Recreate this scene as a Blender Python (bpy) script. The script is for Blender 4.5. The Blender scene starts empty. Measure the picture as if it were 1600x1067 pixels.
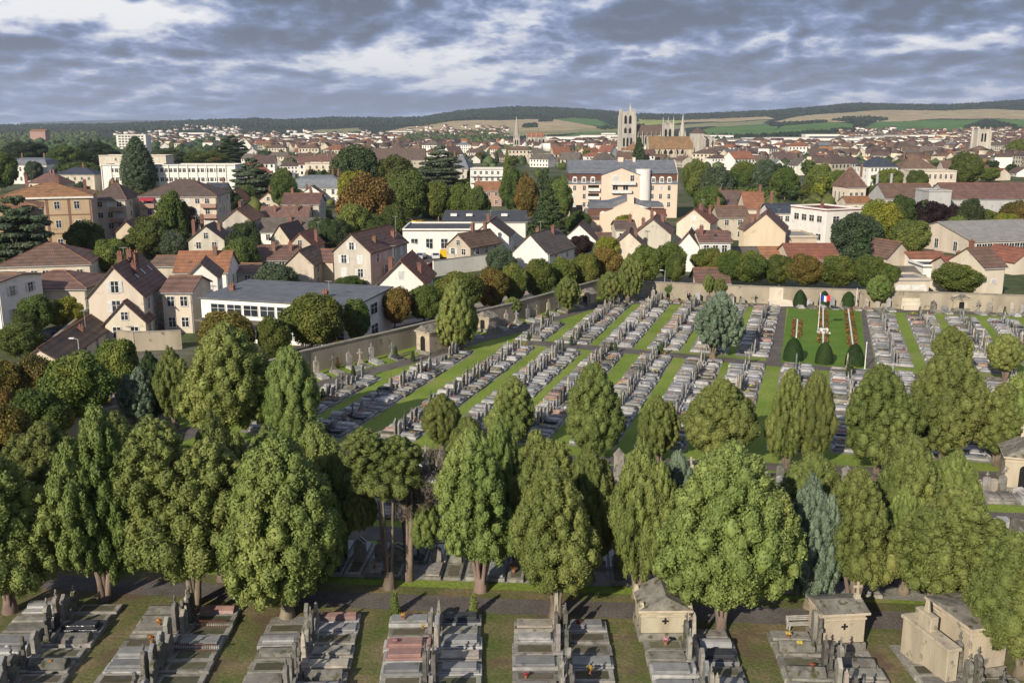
import bpy, bmesh, math, random
import numpy as np
from mathutils import Vector, Matrix
R = math.radians
random.seed(7); rng = np.random.default_rng(7)
scene = bpy.context.scene; COL = scene.collection
# ------------------------------------------------------------------ view geometry
F = 1500.; PIT = math.atan(338 / 1500.); H = 30.; CP, SP = math.cos(PIT), math.sin(PIT)
def ray(px, py):
    a = (px - 800) / F; b = (533 - py) / F
    return a, CP + b * SP, -SP + b * CP
def P(px, py, z=0.):                      # ground point seen at a pixel of the 1600 px photograph
    dx, dy, dz = ray(px, py); t = (z - H) / dz
    return dx * t, dy * t
def mpp(Y, z=0.):                         # metres per pixel at depth Y
    return (Y * CP + (H - z) * SP) / F
def zat(py, Y):                           # height of the point seen at row py above depth Y
    d = ray(800, py); return H + d[2] * Y / d[1]
def pix(x, y, z=0.):
    d = y * CP + (H - z) * SP
    return 800 + F * x / d, 533 - F * (y * SP - (H - z) * CP) / d
TH = math.atan2(490, 1539.); CT, ST = math.cos(TH), math.sin(TH)
def st2xy(s, t): return s * CT + t * ST, -s * ST + t * CT
def xy2st(x, y): return x * CT - y * ST, x * ST + y * CT
# ------------------------------------------------------------------ mesh helpers
class MB:
    def __init__(self): self.v = []; self.f = []; self.m = []
    def add(self, vs, fs, m=0):
        o = len(self.v); self.v += [tuple(q) for q in vs]
        self.f += [tuple(i + o for i in q) for q in fs]; self.m += [m] * len(fs); return self
    def box(self, x0, x1, y0, y1, z0, z1, m=0, tp=1.):
        cx, cy = (x0 + x1) / 2, (y0 + y1) / 2
        t = lambda x, y: (cx + (x - cx) * tp, cy + (y - cy) * tp)
        vs = [(x0, y0, z0), (x1, y0, z0), (x1, y1, z0), (x0, y1, z0)] + [(*t(x, y), z1) for x, y in ((x0, y0), (x1, y0), (x1, y1), (x0, y1))]
        return self.add(vs, [(0, 3, 2, 1), (4, 5, 6, 7), (0, 1, 5, 4), (1, 2, 6, 5), (2, 3, 7, 6), (3, 0, 4, 7)], m)
    def prism(self, prof, a, b, ax='y', m=0):       # profile of (u,z) extruded along ax from a to b
        n = len(prof)
        mk = (lambda u, w, z: (u, w, z)) if ax == 'y' else (lambda u, w, z: (w, u, z))
        vs = [mk(u, a, z) for u, z in prof] + [mk(u, b, z) for u, z in prof]
        fs = [tuple(range(n)), tuple(range(2 * n - 1, n - 1, -1))] + [(i, i + n, (i + 1) % n + n, (i + 1) % n) for i in range(n)]
        return self.add(vs, fs, m)
    def tube(self, pts, rad, n=7, m=0):
        pts = [Vector(q) for q in pts]; rings = []
        o = len(self.v)
        for i, q in enumerate(pts):
            d = (pts[min(i + 1, len(pts) - 1)] - pts[max(i - 1, 0)]).normalized()
            a = d.orthogonal().normalized() if abs(d.z) < .2 else Vector((1, 0, 0)).cross(d).normalized()
            b = d.cross(a); r = rad[i] if isinstance(rad, (list, tuple)) else rad
            for k in range(n):
                an = k * 2 * math.pi / n; self.v.append(tuple(q + a * r * math.cos(an) + b * r * math.sin(an)))
        fs = []
        for i in range(len(pts) - 1):
            for k in range(n):
                fs.append((o + i * n + k, o + i * n + (k + 1) % n, o + (i + 1) * n + (k + 1) % n, o + (i + 1) * n + k))
        fs.append(tuple(o + k for k in range(n))[::-1]); fs.append(tuple(o + (len(pts) - 1) * n + k for k in range(n)))
        self.f += fs; self.m += [m] * len(fs); return self
    def mesh(self, name, mats, fix=True):
        me = bpy.data.meshes.new(name); me.from_pydata(self.v, [], self.f)
        for q in (mats if isinstance(mats, (list, tuple)) else [mats]): me.materials.append(q)
        if any(self.m): me.polygons.foreach_set('material_index', self.m)
        if fix:
            bm = bmesh.new(); bm.from_mesh(me); bmesh.ops.recalc_face_normals(bm, faces=bm.faces); bm.to_mesh(me); bm.free()
        me.update(); return me
    def arr(self):
        return np.array(self.v), self.f, self.m
def bevel(me, w, seg=2, ang=30):
    bm = bmesh.new(); bm.from_mesh(me)
    es = [e for e in bm.edges if len(e.link_faces) == 2 and e.calc_face_angle(0) > R(ang)]
    bmesh.ops.bevel(bm, geom=es, offset=w, segments=seg, affect='EDGES', profile=.7); bm.to_mesh(me); bm.free(); return me
def ob(name, me, parent=None, loc=(0, 0, 0), rz=0., sc=None):
    o = bpy.data.objects.new(name, me); COL.objects.link(o)
    o.location = loc; o.rotation_euler = (0, 0, rz)
    if sc is not None: o.scale = sc
    if parent is not None: o.parent = parent
    return o
LABELS = {}
def tag(o, label, cat, group=None, kind=None):
    if label: o['label'] = label; LABELS.setdefault(label, []).append(o.name)
    if cat: o['category'] = cat
    if group: o['group'] = group
    if kind: o['kind'] = kind
    return o
def struct(name, me): o = ob(name, me); o['kind'] = 'structure'; return o
def copy_tree(o, parent=None):
    c = o.copy(); COL.objects.link(c); c.parent = parent
    for ch in list(o.children): copy_tree(ch, c)
    return c
ORD = 'first second third fourth fifth sixth seventh eighth ninth tenth eleventh twelfth thirteenth fourteenth fifteenth sixteenth seventeenth eighteenth nineteenth twentieth'.split()
def ordw(i):
    if i < 20: return ORD[i]
    t = (i + 1) // 10; u = (i + 1) % 10; T = {2: 'twenty', 3: 'thirty', 4: 'forty', 5: 'fifty', 6: 'sixty'}[t]
    return T + '-' + ORD[u - 1] if u else {2: 'twentieth', 3: 'thirtieth', 4: 'fortieth', 5: 'fiftieth', 6: 'sixtieth'}[t]
# ------------------------------------------------------------------ materials
MATS = {}
def nt(name):
    m = bpy.data.materials.new(name); m.use_nodes = True; n = m.node_tree; b = n.nodes['Principled BSDF']
    return m, n, b, n.nodes, n.links
def mat(name, c, c2=None, sc=3., rough=.8, var=.12, bump=0., bsc=None, attr=False, stripes=None, dirt=None, spec=.3, det=5., streak=False):
    if name in MATS: return MATS[name]
    m, n, b, N, L = nt(name); c2 = c2 or tuple(x * .72 for x in c)
    tc = N.new('ShaderNodeTexCoord'); no = N.new('ShaderNodeTexNoise'); no.inputs['Scale'].default_value = sc; no.inputs['Detail'].default_value = det
    src = tc.outputs['Object']; oi = N.new('ShaderNodeObjectInfo')
    if not stripes:
        vs_ = N.new('ShaderNodeVectorMath'); vs_.operation = 'SCALE'; vs_.inputs[0].default_value = (37, 23, 11); L.new(oi.outputs['Random'], vs_.inputs['Scale'])
        va_ = N.new('ShaderNodeVectorMath'); va_.operation = 'ADD'; L.new(src, va_.inputs[0]); L.new(vs_.outputs[0], va_.inputs[1]); src = va_.outputs[0]
    if streak:
        mp = N.new('ShaderNodeMapping'); mp.inputs['Scale'].default_value = (1, 1, .22); L.new(src, mp.inputs[0]); L.new(mp.outputs[0], no.inputs['Vector'])
    else: L.new(src, no.inputs['Vector'])
    cr = N.new('ShaderNodeValToRGB'); cr.color_ramp.elements[0].position = .33; cr.color_ramp.elements[1].position = .68
    cr.color_ramp.elements[0].color = (*c2, 1); cr.color_ramp.elements[1].color = (*c, 1); L.new(no.outputs[0], cr.inputs[0])
    out = cr.outputs[0]
    if dirt:
        n2 = N.new('ShaderNodeTexNoise'); n2.inputs['Scale'].default_value = dirt[1]; n2.inputs['Detail'].default_value = 6; L.new(src, n2.inputs['Vector'])
        r2 = N.new('ShaderNodeValToRGB'); r2.color_ramp.elements[0].position = dirt[2]; r2.color_ramp.elements[1].position = dirt[2] + .1; L.new(n2.outputs[0], r2.inputs[0])
        mx = N.new('ShaderNodeMix'); mx.data_type = 'RGBA'; L.new(r2.outputs[0], mx.inputs[0]); L.new(out, mx.inputs[6]); mx.inputs[7].default_value = (*dirt[0], 1); out = mx.outputs[2]
    h = None
    if stripes:
        sx = N.new('ShaderNodeSeparateXYZ'); L.new(src, sx.inputs[0])
        def tri(o, per):
            a = N.new('ShaderNodeMath'); a.operation = 'MULTIPLY'; a.inputs[1].default_value = 2 * math.pi / per; L.new(o, a.inputs[0])
            s = N.new('ShaderNodeMath'); s.operation = 'SINE'; L.new(a.outputs[0], s.inputs[0]); return s.outputs[0]
        w1 = tri(sx.outputs[0], stripes[0]); w2 = tri(sx.outputs[2], stripes[1])
        ad = N.new('ShaderNodeMath'); ad.operation = 'ADD'; L.new(w1, ad.inputs[0]); L.new(w2, ad.inputs[1])
        mr = N.new('ShaderNodeMapRange'); mr.inputs[1].default_value = -2; mr.inputs[2].default_value = 2; mr.inputs[3].default_value = stripes[2]; mr.inputs[4].default_value = 1.12
        L.new(ad.outputs[0], mr.inputs[0]); h = mr.outputs[0]
        vm = N.new('ShaderNodeVectorMath'); vm.operation = 'SCALE'; L.new(out, vm.inputs[0]); L.new(h, vm.inputs['Scale']); out = vm.outputs[0]
    rnd = oi.outputs['Random']
    if attr:
        at = N.new('ShaderNodeAttribute'); at.attribute_name = 'rnd'
        ad = N.new('ShaderNodeMath'); ad.operation = 'ADD'; L.new(rnd, ad.inputs[0]); L.new(at.outputs['Fac'], ad.inputs[1])
        fr = N.new('ShaderNodeMath'); fr.operation = 'FRACT'; L.new(ad.outputs[0], fr.inputs[0]); rnd = fr.outputs[0]
    mr = N.new('ShaderNodeMapRange'); mr.inputs[3].default_value = 1 - var; mr.inputs[4].default_value = 1 + var; L.new(rnd, mr.inputs[0])
    hs = N.new('ShaderNodeHueSaturation'); L.new(out, hs.inputs['Color']); L.new(mr.outputs[0], hs.inputs['Value'])
    m2 = N.new('ShaderNodeMath'); m2.operation = 'MULTIPLY'; m2.inputs[1].default_value = 7.31; L.new(rnd, m2.inputs[0])
    m3 = N.new('ShaderNodeMath'); m3.operation = 'FRACT'; L.new(m2.outputs[0], m3.inputs[0])
    m4 = N.new('ShaderNodeMapRange'); m4.inputs[3].default_value = .5 - var * .12; m4.inputs[4].default_value = .5 + var * .12; L.new(m3.outputs[0], m4.inputs[0]); L.new(m4.outputs[0], hs.inputs['Hue'])
    L.new(hs.outputs[0], b.inputs['Base Color']); b.inputs['Roughness'].default_value = rough
    b.inputs['Specular IOR Level'].default_value = spec
    if bump:
        n3 = N.new('ShaderNodeTexNoise'); n3.inputs['Scale'].default_value = bsc or sc * 5; L.new(src, n3.inputs['Vector'])
        bp = N.new('ShaderNodeBump'); bp.inputs['Strength'].default_value = bump; bp.inputs['Distance'].default_value = .08; L.new(n3.outputs[0], bp.inputs['Height']); L.new(bp.outputs[0], b.inputs['Normal'])
    MATS[name] = m; return m
def leafmat(name, ca, cb, sc=.8, var=.15, isl=.3, warm=None, tr=.2):
    if name in MATS: return MATS[name]
    m, n, b, N, L = nt(name)
    tc = N.new('ShaderNodeTexCoord'); no = N.new('ShaderNodeTexNoise'); no.inputs['Scale'].default_value = sc; no.inputs['Detail'].default_value = 3
    oi = N.new('ShaderNodeObjectInfo'); va = N.new('ShaderNodeVectorMath'); va.operation = 'ADD'
    L.new(tc.outputs['Object'], va.inputs[0])
    vs = N.new('ShaderNodeVectorMath'); vs.operation = 'SCALE'; vs.inputs[0].default_value = (17, 9, 5); L.new(oi.outputs['Random'], vs.inputs['Scale']); L.new(vs.outputs[0], va.inputs[1]); L.new(va.outputs[0], no.inputs['Vector'])
    cr = N.new('ShaderNodeValToRGB'); e = cr.color_ramp.elements; e[0].position = .38; e[1].position = .62; e[0].color = (*ca, 1); e[1].color = (*cb, 1)
    if warm: q = e.new(.74); q.color = (*warm, 1)
    L.new(no.outputs[0], cr.inputs[0])
    g = N.new('ShaderNodeNewGeometry'); mr = N.new('ShaderNodeMapRange'); mr.inputs[3].default_value = 1 - isl; mr.inputs[4].default_value = 1 + isl; L.new(g.outputs['Random Per Island'], mr.inputs[0])
    m2 = N.new('ShaderNodeMapRange'); m2.inputs[3].default_value = 1 - var; m2.inputs[4].default_value = 1 + var; L.new(oi.outputs['Random'], m2.inputs[0])
    mm = N.new('ShaderNodeMath'); mm.operation = 'MULTIPLY'; L.new(mr.outputs[0], mm.inputs[0]); L.new(m2.outputs[0], mm.inputs[1])
    hs = N.new('ShaderNodeHueSaturation'); L.new(cr.outputs[0], hs.inputs['Color']); L.new(mm.outputs[0], hs.inputs['Value'])
    m5 = N.new('ShaderNodeMath'); m5.operation = 'MULTIPLY'; m5.inputs[1].default_value = 5.77; L.new(oi.outputs['Random'], m5.inputs[0]); m6 = N.new('ShaderNodeMath'); m6.operation = 'FRACT'; L.new(m5.outputs[0], m6.inputs[0])
    m7 = N.new('ShaderNodeMapRange'); m7.inputs[3].default_value = .485; m7.inputs[4].default_value = .515; L.new(m6.outputs[0], m7.inputs[0]); L.new(m7.outputs[0], hs.inputs['Hue'])
    L.new(hs.outputs[0], b.inputs['Base Color']); b.inputs['Roughness'].default_value = .65; b.inputs['Specular IOR Level'].default_value = .25
    t = N.new('ShaderNodeBsdfTranslucent'); L.new(hs.outputs[0], t.inputs['Color']); mx = N.new('ShaderNodeMixShader'); mx.inputs[0].default_value = tr
    L.new(b.outputs[0], mx.inputs[1]); L.new(t.outputs[0], mx.inputs[2]); L.new(mx.outputs[0], N['Material Output'].inputs['Surface'])
    MATS[name] = m; return m
LF = {
 'thuja': leafmat('thuja foliage', (.135, .175, .045), (.21, .245, .068), .5, .18, .26, (.26, .24, .065)),
 'thujablue': leafmat('blue cypress foliage', (.155, .205, .13), (.21, .26, .175), .6, .1, .28),
 'thujadark': leafmat('dark conifer foliage', (.045, .075, .028), (.08, .11, .04), .6, .15, .3),
 'linden': leafmat('linden foliage', (.08, .115, .024), (.155, .175, .035), .5, .2, .34, (.22, .14, .04)),
 'lindenold': leafmat('autumn linden foliage', (.12, .11, .024), (.21, .145, .035), .4, .2, .35, (.26, .13, .045)),
 'broad': leafmat('broadleaf foliage', (.08, .115, .03), (.165, .195, .045), .25, .28, .32, tr=.28),
 'yellow': leafmat('yellow green foliage', (.13, .16, .02), (.25, .24, .03), .4, .15, .35),
 'rust': leafmat('rust brown foliage', (.10, .085, .02), (.20, .12, .035), .3, .12, .35, (.24, .11, .04)),
 'purple': leafmat('purple foliage', (.02, .012, .014), (.045, .022, .022), .3, .15, .35),
 'dead': leafmat('dry brown twigs', (.10, .085, .06), (.17, .14, .10), .8, .1, .3, tr=.05),
 'cedar': leafmat('cedar foliage', (.06, .09, .045), (.12, .145, .085), .4, .12, .3),
 'topiary': leafmat('clipped yew foliage', (.02, .042, .01), (.032, .062, .014), .7, .08, .2, tr=.1),
 'far': leafmat('distant foliage', (.04, .06, .022), (.085, .11, .038), .06, .3, .35, tr=.05),
 'hillwood': leafmat('hill wood foliage', (.014, .026, .014), (.034, .05, .022), .02, .1, .35, tr=.03),
 'flower': leafmat('flower petals', (.30, .05, .03), (.36, .15, .05), 4, .3, .5),
}
BARK = mat('bark', (.24, .185, .14), (.13, .10, .075), 6, .9, .2, .6, 12)
WALL = {k: mat('wall ' + k, c, tuple(x * f for x in c), .5, .85, .07, .15, 6, True, streak=True, det=8, dirt=(tuple(x * f * .85 for x in c), .8, .6)) for k, c, f in (
 ('cream', (.66, .575, .45), .8), ('white', (.80, .76, .68), .88), ('beige', (.55, .48, .37), .75), ('grey', (.56, .51, .42), .72), ('peach', (.72, .56, .43), .93),
 ('tan', (.57, .47, .34), .85), ('stone', (.58, .51, .39), .6), ('pink', (.40, .26, .2), .85), ('concrete', (.45, .44, .42), .85), ('brickcream', (.52, .39, .24), .85))}
ROOF = {k: mat('roof ' + k, c, c2, .7, .8, v, .3, 3, True, s, d) for k, c, c2, v, s, d in (
 ('brown', (.205, .125, .09), (.125, .08, .06), .15, (.42, .5, .55), ((.13, .11, .085), .5, .62)),
 ('darkbrown', (.135, .095, .078), (.09, .065, .055), .12, (.4, .5, .75), None),
 ('orange', (.34, .155, .08), (.21, .105, .06), .14, (.38, .5, .7), ((.12, .07, .045), .6, .6)),
 ('red', (.27, .105, .065), (.17, .075, .05), .1, (.38, .5, .7), None),
 ('greybrown', (.155, .135, .11), (.095, .08, .065), .1, (.36, .5, .8), None),
 ('slate', (.18, .19, .205), (.125, .135, .15), .1, (.65, 9, .8), None),
 ('darkslate', (.055, .065, .085), (.035, .042, .055), .1, (.6, 1, .85), None),
 ('flat', (.075, .08, .085), (.05, .055, .06), .1, None, ((.12, .12, .11), .3, .6)),
 ('flatgrey', (.30, .29, .27), (.22, .21, .2), .1, None, None),
 ('maroon', (.17, .045, .04), (.12, .035, .03), .05, None, None),
 ('mossy', (.24, .225, .19), (.10, .095, .08), .1, None, ((.06, .055, .02), 1.2, .55)),
 ('greyflat2', (.27, .255, .23), (.2, .19, .17), .1, (1.2, 9, .92), None))}
TRIM = mat('white trim', (.75, .73, .68), None, 2, .6, .05); GLASS = mat('window glass', (.03, .038, .05), (.02, .025, .03), 1, .12, .3, spec=.8)
SHUT = mat('pale shutter', (.62, .62, .60), None, 2, .6, .1); SHUTB = mat('grey blue shutter', (.25, .29, .32), None, 2, .6, .1)
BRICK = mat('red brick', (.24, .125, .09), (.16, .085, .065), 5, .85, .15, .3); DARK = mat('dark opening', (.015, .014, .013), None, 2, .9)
WOODM = mat('door wood', (.12, .08, .05), None, 5, .7); METAL = mat('grey metal', (.4, .4, .4), None, 3, .4, .05); RUST = mat('rusty iron', (.14, .06, .03), (.06, .03, .02), 9, .9)
CONC = mat('concrete wall render', (.40, .345, .26), (.25, .21, .155), .35, .9, .06, .4, 5, dirt=((.17, .145, .11), .9, .6), det=9, streak=True)
COPING = mat('coping stone', (.33, .29, .23), (.2, .18, .14), 1.5, .9, .1, .3)
# ------------------------------------------------------------------ numpy meshes: foliage
def ico(sub=1):
    bm = bmesh.new(); bmesh.ops.create_icosphere(bm, subdivisions=sub, radius=1); v = np.array([q.co[:] for q in bm.verts]); f = np.array([[x.index for x in q.verts] for q in bm.faces]); bm.free(); return v, f
ICO1 = ico(1); ICO2 = ico(2)
def npmesh(name, V, quads, tris, mats, qm=None, tm=None, attr=None):
    me = bpy.data.meshes.new(name); nq, ntr = len(quads), len(tris)
    me.vertices.add(len(V)); me.vertices.foreach_set('co', V.astype(np.float32).ravel())
    me.loops.add(nq * 4 + ntr * 3); me.polygons.add(nq + ntr)
    li = np.concatenate([np.asarray(quads).ravel(), np.asarray(tris).ravel()]).astype(np.int32)
    me.loops.foreach_set('vertex_index', li)
    ls = np.concatenate([np.arange(nq) * 4, nq * 4 + np.arange(ntr) * 3]).astype(np.int32)
    me.polygons.foreach_set('loop_start', ls)
    for q in (mats if isinstance(mats, (list, tuple)) else [mats]): me.materials.append(q)
    if qm is not None or tm is not None:
        mi = np.concatenate([qm if qm is not None else np.zeros(nq), tm if tm is not None else np.zeros(ntr)]).astype(np.int32); me.polygons.foreach_set('material_index', mi)
    if attr is not None:
        a = me.attributes.new('rnd', 'FLOAT', 'POINT'); a.data.foreach_set('value', attr.astype(np.float32))
    me.update(calc_edges=True); me.validate(); return me
def nrm(a): return a / (np.linalg.norm(a, axis=1, keepdims=True) + 1e-9)
def leafset(Pt, Nn, ln, wd, jit, up, r):
    n = len(Pt); a = nrm(Nn + r.normal(0, jit, (n, 3)))
    lg = nrm(Nn * .5 + np.array([0, 0, up]) + r.normal(0, .5, (n, 3))); sd = nrm(np.cross(lg, a)); lg = nrm(np.cross(a, sd))
    s = r.uniform(.65, 1.35, (n, 1)); l = lg * ln * s / 2; w = sd * wd * s / 2
    V = np.stack([Pt - l, Pt + w * 1 - l * .1, Pt + l, Pt - w - l * .1], 1).reshape(-1, 3)
    return V, np.arange(4 * n).reshape(-1, 4)
def crown(name, lobes, nleaf, ln, wd, jit, up, mt, seed, core=.74, out=None, sub=0, subr=.42, shell=.22):
    """lobes: array of cx,cy,cz,rx,ry,rz ; leaves scattered on their outer surfaces, an inner body behind them"""
    r = np.random.default_rng(seed); L = np.asarray(lobes, float)
    if sub:
        ctr = L[:, :3].mean(0); S = []
        for q in L:
            for k in range(sub):
                d = nrm(r.normal(0, 1, (1, 3)))[0]; o = q[:3] - np.array([ctr[0], ctr[1], q[2]]); o = o / (np.linalg.norm(o) + .01)
                if d @ o < -.1: d = -d
                S.append([*(q[:3] + d * q[3:] * .72), *(q[3:] * subr * r.uniform(.7, 1.3))])
        S = np.concatenate([np.array(S), L * [1, 1, 1, .97, .97, .97]])
    else: S = L
    area = (S[:, 3] * S[:, 4] + S[:, 3] * S[:, 5] + S[:, 4] * S[:, 5]); area[-len(L):] *= (1.5 if sub else 1); pr = area / area.sum()
    idx = r.choice(len(S), int(nleaf * 2.6), p=pr); d = nrm(r.normal(0, 1, (len(idx), 3)))
    Pt = S[idx, :3] + d * S[idx, 3:] * (1 + r.uniform(-shell, shell * .6, (len(idx), 1))); Nn = nrm(d / S[idx, 3:])
    keep = np.ones(len(Pt), bool)
    for q in L:      # drop leaves buried deep in other lobes
        w = (((Pt - q[:3]) / q[3:]) ** 2).sum(1); keep &= ~(w < .42)
    Pt, Nn = Pt[keep][:nleaf], Nn[keep][:nleaf]
    if len(Pt) < nleaf * .9: print('few leaves', name, len(Pt), nleaf)
    V, Q = leafset(Pt, Nn, ln, wd, jit, up, r)
    iv, if_ = ICO2 if nleaf > 3000 else ICO1; vs, fs = [], []
    for q in L:
        o = len(V) + sum(len(x) for x in vs); nv = iv * q[3:] * core * (1 + r.normal(0, .11, (len(iv), 1))) + q[:3]; vs.append(nv); fs.append(if_ + o)
    V = np.concatenate([V] + vs); T = np.concatenate(fs)
    me = npmesh(name, V, Q, T, mt); return me
def env_thuja(h):
    h = np.asarray(h, float)
    lo = .40 + .60 * np.clip(h / .40, 0, 1) ** .7; hi = np.clip(1 - np.clip((h - .40) / .62, 0, 1) ** 2.0, 0, 1) ** .95
    return np.where(h < .40, lo, hi)
def thuja_lobes(subs, seed, n=170, lr=.185):
    r = np.random.default_rng(seed); out = []
    for (dx, dy, z0, z1, Rr) in subs:
        nn = int(n * Rr * (z1 - z0) / (2.4 * 8)) + 6
        for k in range(nn):
            h = ((k + .5) / nn) ** .95; e = float(env_thuja(h)) * Rr; an = k * 2.39996 + r.uniform(-.4, .4); rr = e * r.uniform(.76, .92)
            a = Rr * lr * r.uniform(.7, 1.25) * (0.55 + .45 * e / Rr)
            out.append([dx + rr * math.cos(an), dy + rr * math.sin(an), z0 + h * (z1 - z0) * .94 + .1, a, a, a * r.uniform(1.3, 2.2)])
        for k in range(9):
            h = .1 + k * .095; e = float(env_thuja(h)) * Rr * .7; out.append([dx, dy, z0 + h * (z1 - z0), e, e, (z1 - z0) * .1])
    return out
def unit(me, rx, h):   # normalise to radius 1, height 1 by the real extent
    n = len(me.vertices); a = np.empty(n * 3, np.float32); me.vertices.foreach_get('co', a); a = a.reshape(-1, 3)
    q = np.percentile(a, [1.2, 98.8], axis=0); rx_, ry_ = (q[1][0] - q[0][0]) / 2, (q[1][1] - q[0][1]) / 2; zl, zh = np.percentile(a[:, 2], [.8, 99.7]); cx, cy = (q[1][0] + q[0][0]) / 2, (q[1][1] + q[0][1]) / 2
    me.transform(Matrix.Diagonal((1 / rx_, 1 / max(ry_, rx_ * .75), 1 / (zh - zl), 1)) @ Matrix.Translation((-cx, -cy, -zl))); return me
TH_MESH = {}
def thv(key, subs, seed, nleaf=62000, mt='thuja'):
    k = (key, mt)
    if k in TH_MESH: return TH_MESH[k]
    base = TH_MESH.get((key, 'thuja'))
    if base is not None:
        me = base.copy(); me.materials.clear(); me.materials.append(LF[mt])
    else: me = unit(crown('crown ' + key, thuja_lobes(subs, seed), nleaf, .125, .07, .40, 1.1, LF[mt], seed, sub=7, subr=.38, core=.78), 2.5, 8.)
    TH_MESH[k] = me; return me
TSUB = {'a': [(0, 0, 0, 8, 2.4)], 'b': [(-.5, 0, 0, 8, 2.0), (1.0, .2, .3, 6.8, 1.5)], 'c': [(-1.1, 0, .5, 6.8, 1.45), (.3, .4, 0, 8, 1.7), (1.3, -.1, .2, 6.0, 1.25)],
        'd': [(0, 0, 0, 8, 2.1), (-1.0, -.3, -.1, 5.2, 1.5), (1.1, .2, .1, 5.8, 1.45)], 'e': [(0, 0, 0, 8, 2.45), (.5, .5, 1, 7.2, 1.9)], 'f': [(-.9, .1, 2.2, 8, 1.5), (.9, -.1, 1.4, 6.8, 1.6), (0, -.2, 0, 3.6, 2.2), (1.6, .2, 0.2, 2.6, .9)],
        'g': [(-.3, 0, .2, 8, 1.75), (.9, .3, 1.2, 5.6, 1.5), (-1.3, .2, .4, 4.2, 1.1), (.3, -.5, -.2, 3.0, 1.9)], 'h': [(.1, 0, 0, 7.2, 2.3), (-.6, 0, 3, 8, 1.2), (.9, 0, 3.4, 7.4, 1.0)], 'i': [(0, 0, 0, 8, 1.9), (.5, 0, .1, 4.6, 2.1), (-.8, .2, 1.5, 6.4, 1.3)]}
TSEED = {k: 11 + i for i, k in enumerate(TSUB)}
def blob_lobes(n, seed, flat=1., r0=.42, zc=.5):
    r = np.random.default_rng(seed); out = [[0, 0, zc, .62, .62, .40]]
    for k in range(n):
        z = 1 - 2 * (k + .5) / n; an = k * 2.4 + r.uniform(-.3, .3); q = math.sqrt(1 - z * z); rr = .66 * r.uniform(.82, 1.12); a = r0 * r.uniform(.7, 1.15)
        out.append([rr * q * math.cos(an), rr * q * math.sin(an), zc + z * .33 * r.uniform(.85, 1.1), a, a, a * .45 * flat])
    return out
CROWNS = {}
def scl(lb, sx, sz): L = np.array(lb); L[:, [0, 1, 3, 4]] *= sx; L[:, [2, 5]] *= sz; return L
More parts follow.
